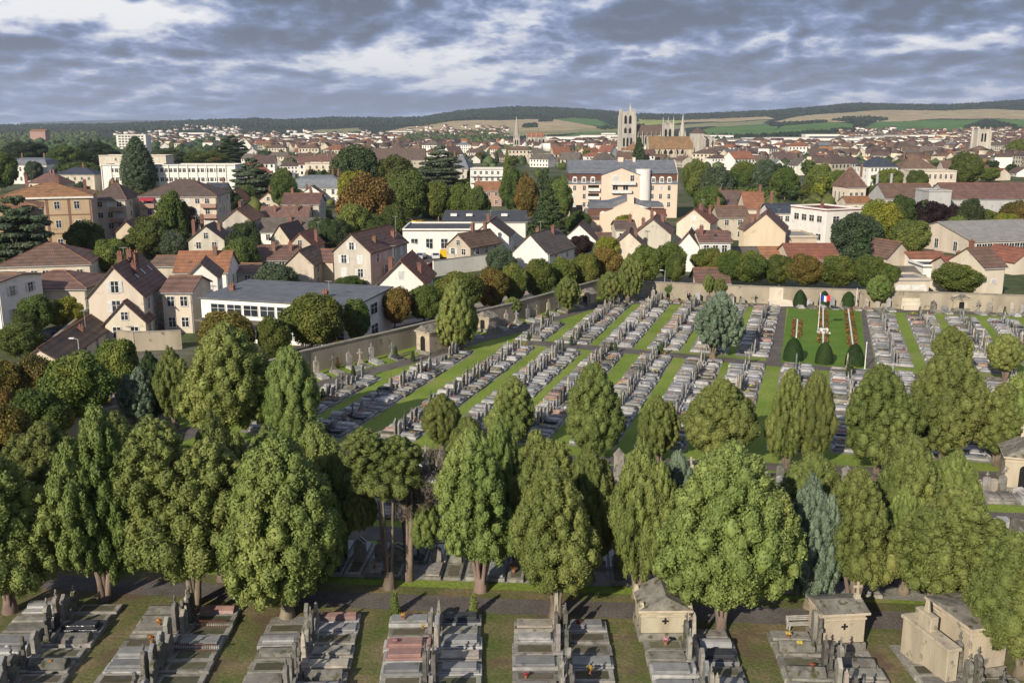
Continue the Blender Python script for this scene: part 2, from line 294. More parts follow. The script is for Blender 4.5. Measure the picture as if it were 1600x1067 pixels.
def cv(kind, var, mt):
    k = (kind, var, mt)
    if k in CROWNS: return CROWNS[k]
    base = next((v for (a, b, c), v in CROWNS.items() if a == kind and b == var), None)
    if base: me = base.copy(); me.materials.clear(); me.materials.append(LF[mt]); CROWNS[k] = me; return me
    M = LF[mt]; s = hash((kind, var)) % 1000 if False else 50 + var * 7 + len(kind)
    if kind == 'round': me = unit(crown('crown', scl(blob_lobes(26, s), 3.2, 6.2), 24000, .24, .17, .65, .2, M, s, sub=7, subr=.34), 3.2, 6.2)
    elif kind == 'broad': me = unit(crown('crown', scl(blob_lobes(20 + var * 4, s, 1.1, .36), 5, 10), 22000, .38, .27, .65, .2, M, s, sub=8, subr=.34), 5, 10)
    elif kind == 'conifer':
        lb = []; r = np.random.default_rng(s)
        for i in range(13):
            h = i / 12.; e = (1 - h) ** .8 * 3 + .15
            for j in range(max(4, int(9 * (1 - h)))):
                an = j * 6.28 / max(4, int(9 * (1 - h))) + i * .9 + r.uniform(-.3, .3); lb.append([e * .62 * math.cos(an), e * .62 * math.sin(an), .5 + h * 10, e * .36, e * .36, .55])
            lb.append([0, 0, .5 + h * 10, e * .6, e * .6, .7])
        me = unit(crown('crown', lb, 16000, .42, .2, .6, .1, M, s, sub=4), 3, 11)
    elif kind == 'cedar':
        lb = []; r = np.random.default_rng(s)
        for i in range(9):
            h = i / 8.; e = 4.6 * math.sin(math.pi * (.25 + .68 * h)) ** .8
            for j in range(6):
                an = j * 1.05 + i * .7 + r.uniform(-.3, .3); q = e * r.uniform(.4, .75); lb.append([q * math.cos(an), q * math.sin(an), 1 + h * 9 + r.uniform(-.4, .4), e * .34, e * .34, .42])
        me = unit(crown('crown', lb, 14000, .45, .22, .5, .1, M, s, sub=4, core=.8), 5, 10.5)
    elif kind == 'sequoia':
        lb = []; r = np.random.default_rng(s)
        for i in range(110):
            h = (i + .5) / 110; e = 4.2 * (1 - h ** 2.1) ** .75 * min(1, .75 + h); an = i * 2.4; q = e * .75; lb.append([q * math.cos(an), q * math.sin(an), h * 16.5, e * .3 + .25, e * .3 + .25, e * .34 + .3])
        for i in range(8): h = i / 8.; e = 4.2 * (1 - h ** 2.1) ** .75; lb.append([0, 0, 1 + h * 16, e * .7, e * .7, 1.6])
        me = unit(crown('crown', lb, 18000, .42, .26, .8, .4, M, s, sub=6, subr=.36), 4.2, 17)
    elif kind == 'topiary':
        r = np.random.default_rng(s); n = 9000; h = r.uniform(0, 1, n) ** 1.15; an = r.uniform(0, 6.283, n); e = (1 - h ** 2.3) ** .62; 
        Pt = np.stack([e * np.cos(an), e * np.sin(an), h], 1); Nn = nrm(np.stack([np.cos(an), np.sin(an), .25 + h * 1.2], 1))
        Pt = Pt * [1.45, 1.45, 4.2]; V, Q = leafset(Pt, Nn, .13, .09, .45, .3, r)
        hh = np.linspace(0, 1, 14); aa = np.linspace(0, 6.2832, 25)[:-1]
        G = np.array([[(1 - t ** 2.3) ** .62 * 1.42 * math.cos(a), (1 - t ** 2.3) ** .62 * 1.42 * math.sin(a), t * 4.17] for t in hh for a in aa])
        q2 = [[i * 24 + j, i * 24 + (j + 1) % 24, (i + 1) * 24 + (j + 1) % 24, (i + 1) * 24 + j] for i in range(13) for j in range(24)]
        me = unit(npmesh('crown', np.concatenate([V, G]), np.concatenate([Q, np.array(q2) + len(V)]), np.zeros((0, 3), int), M), 1.45, 4.2)
    elif kind == 'cypress':
        lb = [[.07 * math.cos(i * 2.4), .07 * math.sin(i * 2.4), .12 + i * .1, .17 * (1 - (i / 18.) ** 1.5) + .04, .17 * (1 - (i / 18.) ** 1.5) + .04, .18] for i in range(18)]
        me = unit(crown('crown', lb, 1500, .09, .05, .5, .9, M, s), .27, 2.0)
    elif kind == 'low': me = unit(crown('crown', scl(blob_lobes(12, s, 1.1, .4), 4, 8), 1300, .9, .7, .8, .2, M, s, sub=3, shell=.2), 4, 8)
    elif kind == 'lowcone':
        lb = [[.5 * math.cos(i * 2.4), .5 * math.sin(i * 2.4), .5 + i * .6, 2 * (1 - (i / 17.)) + .3, 2 * (1 - (i / 17.)) + .3, .9] for i in range(17)]
        me = unit(crown('crown', lb, 1200, .7, .4, .7, .3, M, s, sub=3), 2.4, 11)
    elif kind == 'bush': me = unit(crown('crown', scl(blob_lobes(10, s, 1.2, .42), 1, 1.6), 2600, .17, .12, .8, .3, M, s, sub=4), 1, 1.6)
    elif kind == 'sparse':
        r = np.random.default_rng(s); lb = [[r.uniform(-1.5, 1.5), r.uniform(-1, 1), r.uniform(.5, 4.5), .6, .6, .9] for i in range(9)]
        me = unit(crown('crown', lb, 5200, .35, .035, 1.2, .8, M, s, sub=4, core=.3, shell=.5), 2, 5)
    CROWNS[k] = me; return me
TRUNKS = {}
def trunk_mesh(kind):
    if kind in TRUNKS: return TRUNKS[kind]
    b = MB(); rr = random.Random(len(kind) + 3)
    if kind == 'single':
        b.tube([(0, 0, -.05), (.02, 0, .08), (0, .03, .4), (.04, 0, 1)], [.075, .055, .045, .02], 9)
        for k in range(5):
            a = k * 1.3; b.tube([(0, 0, .35 + k * .06), (.12 * math.cos(a), .12 * math.sin(a), .6 + k * .05), (.28 * math.cos(a), .28 * math.sin(a), .8 + k * .04)], [.03, .02, .006], 6)
    elif kind == 'multi':
        b.tube([(0, 0, -.03), (0, 0, .06), (0, 0, .14)], [.15, .11, .09], 12)
        for k in range(5):
            a = k * 1.256 + .4; c, s = math.cos(a), math.sin(a); q = rr.uniform(.7, 1.2)
            b.tube([(.05 * c, .05 * s, -.03), (.07 * c * q, .07 * s * q, .14), (.15 * c * q, .15 * s * q, .45), (.24 * c * q, .2 * s * q, .95)], [.05, .036, .03, .008], 8)
    elif kind == 'fork':
        for a, q in ((.3, 1.), (3.3, .8), (2.0, .35)):
            c, s = math.cos(a), math.sin(a)
            b.tube([(.03 * c, .03 * s, -.03), (.08 * c * q, .06 * s * q, .2), (.22 * c * q, .12 * s * q, .6), (.3 * c * q, .2 * s * q, 1.)], [.075, .05, .04, .012], 8)
    me = b.mesh('trunk', BARK); [setattr(q, 'use_smooth', True) for q in me.polygons]; TRUNKS[kind] = me; return me
def tree(label, x0, x1, yt, yc, xb, yb, kind, mt, var=0, trunk='single', cat='tree', group=None, name='tree', rz=None, thick=1., dy=0, kids=True):
    X, Y = P(xb, yb); Y += dy; s = mpp(Y, 4)
    w = (x1 - x0) * s; hc = max(0.05, zat(yc, Y - (w * .25 if kind == 'thuja' or kind == 'round' else 0))); ht = zat(yt, Y); cx = (((x0 + x1) / 2 - 800) * mpp(Y, (ht + hc) / 2)) - X
    root = ob(name, None, None, (X, Y, 0)); root.empty_display_size = .5
    tag(root, label, cat, group)
    me = thv(var, TSUB[var], TSEED[var], 62000, mt) if kind == 'thuja' else cv(kind, var, mt)
    ht = max(ht, hc + .5); kw = 1.07 if kind == 'thuja' else 1.
    ob('crown', me, root, (cx, 0, hc), rz if rz is not None else random.uniform(-.5, .5) if kind == 'thuja' else random.uniform(0, 6), (w / 2 * kw, w / 2 * kw, ht - hc))
    if kids and trunk:
        th = hc + (ht - hc) * .5; q = min(th * .72, 3.9) * thick; t = ob('trunk', trunk_mesh(trunk), root, (0, 0, 0), random.uniform(0, 3), (q, q, th)); 
        t.location.x = cx * .45 if kind == 'thuja' else 0
    return root
# ------------------------------------------------------------------ ground, roads, terrain
def groundmat(name, ramp, sc, bump=.3, rough=.95, sc2=None, extra=None):
    m, n, b, N, L = nt(name); tc = N.new('ShaderNodeTexCoord'); out = None
    no = N.new('ShaderNodeTexNoise'); no.inputs['Scale'].default_value = sc; no.inputs['Detail'].default_value = 8; no.inputs['Roughness'].default_value = .62; L.new(tc.outputs['Object'], no.inputs['Vector'])
    cr = N.new('ShaderNodeValToRGB'); e = cr.color_ramp.elements
    for i, (p, c) in enumerate(ramp):
        q = e[i] if i < 2 else e.new(p); q.position = p; q.color = (*c, 1)
    L.new(no.outputs[0], cr.inputs[0]); out = cr.outputs[0]
    n2 = N.new('ShaderNodeTexNoise'); n2.inputs['Scale'].default_value = sc2 or sc * 14; n2.inputs['Detail'].default_value = 4; L.new(tc.outputs['Object'], n2.inputs['Vector'])
    mr = N.new('ShaderNodeMapRange'); mr.inputs[1].default_value = .3; mr.inputs[2].default_value = .7; mr.inputs[3].default_value = .7; mr.inputs[4].default_value = 1.25; L.new(n2.outputs[0], mr.inputs[0])
    vm = N.new('ShaderNodeVectorMath'); vm.operation = 'SCALE'; L.new(out, vm.inputs[0]); L.new(mr.outputs[0], vm.inputs['Scale']); out = vm.outputs[0]
    if extra:
        n3 = N.new('ShaderNodeTexNoise'); n3.inputs['Scale'].default_value = extra[1]; n3.inputs['Detail'].default_value = 7; n3.inputs['Roughness'].default_value = .7; L.new(tc.outputs['Object'], n3.inputs['Vector'])
        r3 = N.new('ShaderNodeValToRGB'); r3.color_ramp.elements[0].position = extra[2]; r3.color_ramp.elements[1].position = extra[2] + .12; L.new(n3.outputs[0], r3.inputs[0])
        mx = N.new('ShaderNodeMix'); mx.data_type = 'RGBA'; L.new(r3.outputs[0], mx.inputs[0]); L.new(out, mx.inputs[6]); mx.inputs[7].default_value = (*extra[0], 1); out = mx.outputs[2]
    L.new(out, b.inputs['Base Color']); b.inputs['Roughness'].default_value = rough; b.inputs['Specular IOR Level'].default_value = .15
    if bump:
        bp = N.new('ShaderNodeBump'); bp.inputs['Strength'].default_value = bump; bp.inputs['Distance'].default_value = .1; L.new(n2.outputs[0], bp.inputs['Height']); L.new(bp.outputs[0], b.inputs['Normal'])
    return m
G_TOWN = groundmat('town ground', [(.35, (.05, .07, .025)), (.62, (.14, .13, .10)), (.5, (.085, .10, .04))], .03, .2, sc2=.6)
G_LAWN = groundmat('cemetery grass', [(.36, (.14, .20, .03)), (.6, (.20, .26, .045)), (.72, (.26, .25, .07))], .12, .5, sc2=3.5, extra=((.23, .20, .10), .11, .56))
G_DRY = groundmat('worn grass under the trees', [(.35, (.09, .115, .03)), (.62, (.19, .15, .08)), (.5, (.13, .13, .05))], .35, .5, sc2=5., extra=((.12, .085, .055), .25, .52))
G_MOWN = groundmat('mown lawn', [(.35, (.085, .165, .022)), (.65, (.125, .195, .03))], .3, .4, sc2=6.)
G_ASPH = groundmat('old asphalt path', [(.35, (.10, .088, .078)), (.65, (.15, .132, .115))], .5, .3, sc2=7., extra=((.085, .062, .042), 1.1, .60))
G_GRAV = groundmat('grave gravel', [(.35, (.20, .19, .17)), (.65, (.30, .285, .25))], .8, .5, sc2=6., extra=((.10, .11, .04), .5, .56))
G_PAVE = groundmat('pavement', [(.35, (.24, .205, .165)), (.65, (.33, .28, .23))], .5, .2, sc2=5.)
G_YARD = groundmat('asphalt yard', [(.35, (.07, .07, .07)), (.65, (.11, .105, .10))], .3, .2, sc2=3.)
def sheet(name, pts, z, m):
    b = MB(); b.add([(x, y, z) for x, y in pts], [tuple(range(len(pts)))]); me = b.mesh(name, m)
    bm = bmesh.new(); bm.from_mesh(me); bmesh.ops.triangulate(bm, faces=bm.faces)
    for q in bm.faces:
        if q.normal.z < 0: q.normal_flip()
    bm.to_mesh(me); bm.free(); return struct(name, me)
def band(name, up, lo, z, m):           # strip between two pixel polylines
    return sheet(name, [P(*q) for q in up] + [P(*q) for q in lo[::-1]], z, m)
sheet('ground', [(-1500, -60), (1500, -60), (1500, 1520), (-1500, 1520)], 0, G_TOWN)
lw = [(20, 735), (300, 640), (480, 583), (600, 553), (700, 527), (800, 502), (937, 462)]
WL = [P(*q) for q in lw]; WF = [P(937, 462), P(1200, 474), P(1600, 489), P(1800, 496)]
sheet('lawn', WL + WF[1:] + [(90, 60), (60, 20), (-50, 20), (-50, 60)], .008, G_LAWN)
A_up, A_lo = [(380, 690), (540, 697), (1540, 736), (1750, 744)], [(380, 701), (540, 708), (1540, 749), (1750, 757)]
C_up, C_lo = [(0, 796), (600, 822), (1100, 848), (1700, 878)], [(0, 815), (600, 845), (1100, 871), (1700, 902)]
D_up, D_lo = [(-100, 888), (400, 915), (525, 924), (800, 935), (1200, 948), (1700, 965)], [(-100, 908), (400, 940), (525, 948), (800, 959), (1200, 974), (1700, 996)]
band('dry_grass', [(-200, 860)] + [(x, y - 13) for x, y in D_up[1:]], [(-200, 1010), (400, 990), (800, 1000), (1200, 1040), (1800, 1060)], .014, G_DRY)
band('foreground_grass', [(-200, 980), (400, 985), (800, 995), (1200, 1035), (1800, 1055)], [(-400, 1250), (400, 1250), (1200, 1250), (2000, 1250)], .011, G_DRY)
band('road', A_up, A_lo, .022, G_ASPH).name = 'path'
band('path', C_up, C_lo, .022, G_ASPH); band('path', D_up, D_lo, .022, G_ASPH)
band('path', [(500, 752), (1550, 799), (1700, 806)], [(500, 762), (1550, 810), (1700, 818)], .022, G_ASPH)
mid_up, mid_lo = [(826, 530), (1200, 564), (1554, 594), (1700, 606)], [(820, 538), (1200, 571), (1554, 602), (1700, 615)]
band('path', mid_up, mid_lo, .022, G_ASPH)
band('path', [(955, 467), (1035, 470), (1205, 475), (1352, 481), (1530, 487), (1700, 494)], [(930, 474), (1035, 475), (1205, 480), (1352, 486), (1530, 492), (1700, 500)], .022, G_ASPH)
lr_up = [(250, 682), (380, 636), (486, 598), (628, 563), (754, 523), (800, 512), (876, 490), (937, 470)]
lr_lo = [(260, 700), (390, 648), (488, 607), (632, 572), (758, 533), (803, 522), (880, 498), (945, 477)]
band('path', lr_up, lr_lo, .026, G_ASPH)
band('path', [(1208, 481), (1229, 481)], [(1196, 568), (1220, 568)], .029, G_ASPH)
band('path', [(1345, 486), (1352, 486)], [(1355, 575), (1369, 577)], .029, G_ASPH)
band('memorial_lawn', [(1232, 481), (1343, 484)], [(1219, 566), (1356, 575)], .03, G_MOWN)
# street and pavement outside the walls
def off(pl, d):
    out = []
    for i, (x, y) in enumerate(pl):
        a = pl[max(i - 1, 0)]; b = pl[min(i + 1, len(pl) - 1)]; dx, dy = b[0] - a[0], b[1] - a[1]; l = math.hypot(dx, dy); out.append((x - dy / l * d, y + dx / l * d))
    return out
WALLPTS = WL + WF[1:]
def ribbon(name, pl, d0, d1, z, m): return sheet(name, off(pl, d0) + off(pl, d1)[::-1], z, m)
ribbon('pavement', WL, .3, 4.5, .12, G_PAVE); ribbon('street', WL, 4.5, 11, .02, G_YARD); ribbon('pavement', WL, 11, 13.5, .12, G_PAVE)
ribbon('pavement', WF, .3, 4.5, .12, G_PAVE); ribbon('street', WF, 4.5, 11, .02, G_YARD)
sheet('yard', [P(630, 412), P(800, 412), P(800, 385), P(630, 385)], .02, G_YARD); sheet('yard', [P(1360, 395), P(1530, 395), P(1510, 378), P(1380, 378)], .02, G_PAVE)
sheet('street', [P(60, 560), P(100, 560), P(185, 465), P(160, 465)], .03, G_YARD)
# hills: one terrain with fields and woods
SKY = [(-300, 196), (0, 195), (180, 193), (290, 188), (400, 185), (450, 187), (520, 183), (600, 184), (660, 183), (720, 173), (800, 167), (860, 168), (930, 172), (1000, 178), (1060, 179), (1200, 173), (1290, 166), (1330, 161), (1400, 163), (1480, 164), (1540, 160), (1600, 156), (1900, 150)]
def itp(tab, x): return float(np.interp(x, [q[0] for q in tab], [q[1] for q in tab]))
Y0T, R0, R1 = 226., 1500., 5600.
def inpoly(x, y, p):
    c = False
    for i in range(len(p)):
        (a, b), (d, e) = p[i], p[i - 1]
        if (b > y) != (e > y) and x < (d - a) * (y - b) / (e - b) + a: c = not c
    return c
FIELDS = [(1, [(640, 200), (700, 189), (800, 187), (870, 186), (940, 200), (860, 204), (700, 207)]), (2, [(850, 187), (920, 181), (955, 196), (880, 198)]), (3, [(700, 205), (860, 199), (960, 197), (965, 204), (820, 212), (740, 213)]),
 (2, [(880, 212), (960, 199), (1010, 200), (1010, 214)]), (4, [(990, 196), (1000, 186), (1060, 184), (1068, 191), (1010, 196)]), (1, [(1058, 191), (1075, 183), (1190, 180), (1210, 186), (1130, 190)]), (3, [(1010, 197), (1130, 191), (1200, 188), (1190, 194), (1080, 199), (1020, 205)]),
 (2, [(1085, 207), (1120, 197), (1190, 192), (1215, 198), (1200, 213), (1100, 214)]), (1, [(1210, 190), (1240, 182), (1340, 174), (1440, 169), (1620, 172), (1900, 170), (1900, 186), (1620, 186), (1480, 185), (1385, 190), (1260, 191)]), (2, [(1205, 207), (1222, 196), (1290, 190), (1335, 193), (1330, 202), (1260, 208)]),
 (2, [(1345, 202), (1370, 190), (1480, 187), (1620, 186), (1900, 187), (1900, 206), (1570, 203), (1440, 204)]), (3, [(470, 207), (500, 202), (560, 200), (565, 205), (500, 211)]), (3, [(130, 206), (150, 202), (175, 201), (175, 206)]), (1, [(600, 205), (640, 198), (700, 196), (680, 204), (620, 209)])]
def terr(px, py):
    ys = itp(SKY, px); s = max(0, min(1, (Y0T - py) / (Y0T - ys))); r = R0 + (R1 - R0) * s ** 1.3
    return (px - 800) / F * (r * CP + (H) * SP) * 1., r, H + r * math.tan(math.atan((533 - py) / F) - PIT)
nx, ny = 520, 90; cols = np.linspace(-280, 1880, nx)
V = np.array([terr(c, Y0T + .8 - (Y0T + .8 - itp(SKY, c)) * j / (ny - 1)) for j in range(ny) for c in cols])
V[:nx, 2] = -1.
back = V[-nx:].copy(); back[:, 1] += 900; back[:, 0] *= 1.16; back[:, 2] -= 60; V = np.concatenate([V, back])
Q = np.array([[j * nx + i, j * nx + i + 1, (j + 1) * nx + i + 1, (j + 1) * nx + i] for j in range(ny) for i in range(nx - 1)])
mi = []
for j in range(ny):
    for i in range(nx - 1):
        px = (cols[i] + cols[i + 1]) / 2; ys = itp(SKY, px); py = Y0T + .8 - (Y0T + .8 - ys) * (j + .5) / (ny - 1); k = 0
        for idx, pl in FIELDS:
            if inpoly(px, py + math.sin(px * .07) * .5, pl): k = idx; break
        mi.append(k)
HM = [groundmat('hill woods', [(.35, (.016, .028, .012)), (.65, (.036, .05, .02))], .012, 0, sc2=.05), groundmat('wheat stubble', [(.35, (.36, .28, .15)), (.65, (.46, .37, .21))], .004, 0, sc2=.02),
      groundmat('green field', [(.35, (.085, .165, .04)), (.65, (.115, .205, .05))], .004, 0, sc2=.02), groundmat('pale meadow', [(.35, (.22, .22, .10)), (.65, (.31, .29, .15))], .005, 0, sc2=.03), groundmat('yellow green field', [(.35, (.28, .32, .08)), (.65, (.35, .38, .10))], .005, 0, sc2=.02)]
hl = npmesh('hills', V, Q, np.zeros((0, 3), int), HM, qm=np.array(mi)); hl.polygons.foreach_set('use_smooth', [True] * len(hl.polygons)); struct('hills', hl)
b = MB(); pr = [(-6500, 60), (-5200, 95), (-4000, 85), (-3000, 105), (-2200, 75), (-1200, 60), (0, 45)]
b.add([(x, 13000, -40) for x, z in pr] + [(x, 13000, z) for x, z in pr] + [(x, 16000, -40) for x, z in pr], [(i, i + 1, i + 8, i + 7) for i in range(6)] + [(i + 7, i + 8, i + 15, i + 14) for i in range(6)])
struct('hills', b.mesh('distant_hills', HM[0]))
# woods and hedges on the hills
def scatter_wood(name, polys, n, size, seed, mt='far', onterr=True, kind=1.):
    r = random.Random(seed); vs, fs = [], []; iv, iF = ICO1; o = 0; k = 0; at = []
    while k < n:
        pl = polys[r.randrange(len(polys))]; xs = [q[0] for q in pl]; ys = [q[1] for q in pl]; x, y = r.uniform(min(xs), max(xs)), r.uniform(min(ys), max(ys))
        if not inpoly(x, y, pl): continue
        k += 1
        if y < Y0T - .5 and onterr: X, Y, Z = terr(x, y)
        else: X, Y = P(x, y); Z = 0
        s = size * r.uniform(.6, 1.3); nv = iv * [s, s, s * kind * r.uniform(.8, 1.2)] * (1 + rng.normal(0, .14, (len(iv), 1))) + [X, Y, Z + s * .45]
        vs.append(nv); fs.append(iF + o); o += len(iv)
    return tag(ob(name, npmesh(name, np.concatenate(vs), np.zeros((0, 4), int), np.concatenate(fs), LF[mt])), None, None, None, 'stuff')
def tg(o, l, c): return tag(o, l, c)
def skyband(x0, x1, d0, d1, st=20):
    xs = list(range(x0, x1 + 1, st)); return [(x, itp(SKY, x) + d0) for x in xs] + [(x, itp(SKY, x) + d1) for x in xs[::-1]]
tg(scatter_wood('woodland', [skyband(620, 980, .3, 14)], 7000, 5.2, 1, 'hillwood'), 'dark wooded ridge along the skyline left of the cathedral tower', 'woodland')
tg(scatter_wood('woodland', [skyband(1000, 1640, .3, 9)], 7000, 5.2, 2, 'hillwood'), 'dark wood along the skyline to the right of the cathedral', 'woodland')
tg(scatter_wood('woodland', [skyband(-40, 620, .5, 14)], 7000, 5.2, 3, 'hillwood'), 'green wooded low hills along the skyline on the left', 'woodland')
tg(scatter_wood('hedgerow', [[(1297, 188), (1320, 183), (1385, 184), (1385, 188), (1350, 192), (1335, 203), (1330, 192)], [(1200, 194), (1290, 189), (1290, 191), (1205, 198)], [(1200, 214), (1320, 202), (1335, 203), (1335, 216)], [(1505, 200), (1540, 187), (1555, 190), (1600, 203)]], 1500, 5, 4, 'hillwood'), 'hedges and copses between the green fields on the right hillside', 'hedge')
tg(scatter_wood('hedgerow', [[(930, 200), (990, 193), (1010, 196), (945, 203)], [(840, 190), (862, 185), (862, 190)], [(1100, 214), (1215, 211), (1215, 218), (1100, 222)], [(818, 196), (838, 194), (838, 199), (818, 200)]], 800, 4.6, 5, 'hillwood'), 'dark hedges beside the fields behind the cathedral', 'hedge')
tg(scatter_wood('woodland', [[(0, 201), (60, 199), (150, 207), (160, 222), (60, 224), (0, 226)], [(640, 210), (780, 205), (800, 222), (620, 226)]], 1500, 5, 6), 'trees at the far edge of the town on the valley floor', 'woodland')
tg(scatter_wood('woodland', [[(0, 222), (190, 216), (200, 246), (150, 262), (0, 262)], [(230, 222), (375, 215), (395, 250), (240, 256)]], 520, 5.5, 8, 'thujadark', False), 'dark wooded park on the left behind the white mansion', 'woodland')
tg(scatter_wood('treetops', [[(380, 236), (560, 226), (960, 232), (960, 262), (560, 262), (380, 275)], [(1100, 236), (1600, 226), (1600, 262), (1100, 270)]], 520, 3.8, 9, 'far', False), 'green treetops scattered between the town roofs', 'trees')
tg(scatter_wood('treetops', [[(180, 275), (400, 250), (400, 330), (300, 330)], [(380, 280), (520, 290), (520, 345), (380, 330)], [(560, 290), (880, 262), (880, 330), (600, 350)], [(1080, 290), (1380, 290), (1380, 345), (1080, 330)], [(1400, 340), (1600, 345), (1600, 380), (1400, 390)]], 200, 3., 10, 'broad', False), 'garden shrubs and small trees filling the gaps between houses', 'shrubs')
# ------------------------------------------------------------------ cemetery walls
def wall_run(pl, h, label, name='cemetery_wall', th=.4):
    root = ob(name, None, None, (pl[0][0], pl[0][1], 0)); tag(root, label, 'wall'); X0, Y0 = pl[0]; A = MB(); B = MB()
    a, c = off(pl, -th / 2), off(pl, th / 2); a2, c2 = off(pl, -th / 2 - .1), off(pl, th / 2 + .1)
    for mb, p, q, z0, z1 in ((A, a, c, 0, h), (B, a2, c2, h, h + .14)):
        n = len(pl); vs = [(x - X0, y - Y0, z) for z in (z0, z1) for lst in (p, q) for x, y in lst]
        for i in range(n - 1):
            pass
        fs = []
        for i in range(n - 1):
            fs += [(i, i + 1, 2 * n + i + 1, 2 * n + i), (n + i, 3 * n + i, 3 * n + i + 1, n + i + 1), (2 * n + i, 2 * n + i + 1, 3 * n + i + 1, 3 * n + i)]
        fs += [(0, 2 * n, 3 * n, n), (n - 1, 2 * n - 1, 4 * n - 1, 3 * n - 1)]
        mb.add(vs, fs)
    ob('wall_face', A.mesh('wall_face', CONC), root); ob('coping', B.mesh('coping', COPING), root); return root
wall_run(WL, 2.9, 'long stained rendered wall along the left side of the cemetery'); wall_run([WF[0]] + WF[1:], 2.9, 'pale stained wall along the far end of the cemetery')
# ------------------------------------------------------------------ tombs
GR = {k: mat('stone ' + k, c, c2, 2.2, r, v, .25, 18, True, dirt=d or ((.13, .125, .11), 1.7, .63), spec=.4) for k, c, c2, r, v, d in (
 ('grey', (.27, .27, .265), (.19, .19, .185), .35, .25, None), ('light', (.42, .41, .395), (.26, .25, .23), .5, .18, None), ('dark', (.05, .052, .06), (.035, .036, .042), .18, .3, None),
 ('pink', (.30, .19, .15), (.22, .14, .115), .4, .2, None), ('old', (.30, .28, .235), (.165, .155, .135), .9, .25, ((.10, .095, .065), 2.5, .58)), ('moss', (.17, .16, .135), (.085, .08, .07), .9, .25, ((.05, .05, .015), 3., .56)),
 ('cream', (.44, .39, .31), (.26, .23, .185), .9, .15, ((.14, .12, .09), 2., .62)), ('soil', (.12, .10, .07), (.07, .075, .035), .95, .3, None))}
def hs_shape(kind):
    """headstone standing at x=0, facing +x"""
    b = MB()
    def arch(w, h, t, n=8, base=0.):
        pr = [(-w / 2, base), (w / 2, base)] + [(w / 2 * math.cos(k * math.pi / n), h - w * .3 + w * .3 * math.sin(k * math.pi / n)) for k in range(n + 1)]; b.prism(pr, 0, t, 'x')
    if kind == 'round': b.box(-.03, .25, -.48, .48, 0, .16); arch(.82, .95, .14, base=.16)
    elif kind == 'wide': b.box(-.03, .25, -.5, .5, 0, .14); b.prism([(-.45, .14), (.45, .14), (.47, .62), (.2, .8), (-.2, .72), (-.47, .6)], 0, .13, 'x')
    elif kind == 'tall': b.box(-.1, .32, -.42, .42, 0, .3); arch(.62, 1.55, .2, base=.3); b.box(.05, .12, -.04, .04, 1.5, 1.95); b.box(.052, .118, -.15, .15, 1.7, 1.78)
    elif kind == 'gable': b.box(-.1, .36, -.5, .5, 0, .28); b.prism([(-.38, .28), (.38, .28), (.36, 1.25), (.44, 1.3), (0, 1.62), (-.44, 1.3), (-.36, 1.25)], 0, .2, 'x')
    elif kind == 'cross': b.box(-.12, .34, -.4, .4, 0, .25); b.box(-.04, .26, -.28, .28, .25, .55, tp=.8); b.box(.03, .18, -.09, .09, .55, 1.65); b.box(.035, .175, -.34, .34, 1.15, 1.32)
    elif kind == 'obelisk': b.box(-.15, .38, -.35, .35, 0, .35); b.box(-.08, .3, -.26, .26, .35, .6); b.box(-.02, .24, -.18, .18, .6, 1.95, tp=.65); b.box(.04, .18, -.06, .06, 1.95, 2.15, tp=.2)
    elif kind == 'low': b.prism([(-.4, 0), (.4, 0), (.4, .42), (.32, .5), (-.32, .5), (-.4, .42)], 0, .16, 'x')
    return b
def slab_shape(kind):
    b = MB(); L_ = 2.15; w = .5
    if kind == 'flat': b.box(.3, L_, -w + .06, w - .06, .26, .38)
    elif kind == 'double': b.box(.3, L_, -w + .03, w - .03, .24, .33); b.box(.42, L_ - .12, -w + .14, w - .14, .33, .5)
    elif kind == 'ridge': b.prism([(-w + .08, .26), (w - .08, .26), (w - .14, .46), (0, .62), (-w + .14, .46)], .35, L_ - .05, 'x')
    elif kind == 'curved': b.prism([(-w + .08, .26)] + [((-w + .1) * math.cos(k * math.pi / 6), .4 + .2 * math.sin(k * math.pi / 6)) for k in range(7)] + [(w - .08, .26)], .4, L_ - .1, 'x')
    elif kind == 'bed': b.box(.4, L_ - .12, -w + .14, w - .14, .2, .25)
    return b
def kerb_shape():
    b = MB(); b.box(-.15, 2.28, -.55, .55, 0, .24); return b
PROT = [('grey', 'round', 'flat', 'grey granite tomb with rounded headstone'), ('light', 'wide', 'double', 'pale granite tomb with low shaped headstone'), ('dark', 'round', 'double', 'polished dark granite tomb with rounded headstone'),
 ('pink', 'wide', 'double', 'pink granite tomb with shaped headstone'), ('old', 'tall', 'flat', 'weathered stone tomb with tall arched stele'), ('old', 'gable', 'bed', 'weathered stone grave with gabled stele and planted bed'),
 ('moss', 'cross', 'ridge', 'mossy stone tomb with stone cross'), ('grey', 'low', 'flat', 'grey tomb with very low headstone'), ('cream', 'obelisk', 'flat', 'cream stone tomb with small obelisk'), ('grey', 'gable', 'double', 'grey stone tomb with gabled headstone'),
 ('moss', 'tall', 'bed', 'lichen covered grave with tall stele'), ('light', 'low', 'curved', 'pale tomb with curved top slab'), ('pink', 'low', 'ridge', 'brown pink granite tomb with ridged slab'), ('grey', 'wide', 'curved', 'blue grey granite tomb with curved slab')]
WTS = [6, 4, 2, .8, 4, 3, 2, 5, 2, 4, 3, 2.4, .8, 3.4]
PM = []
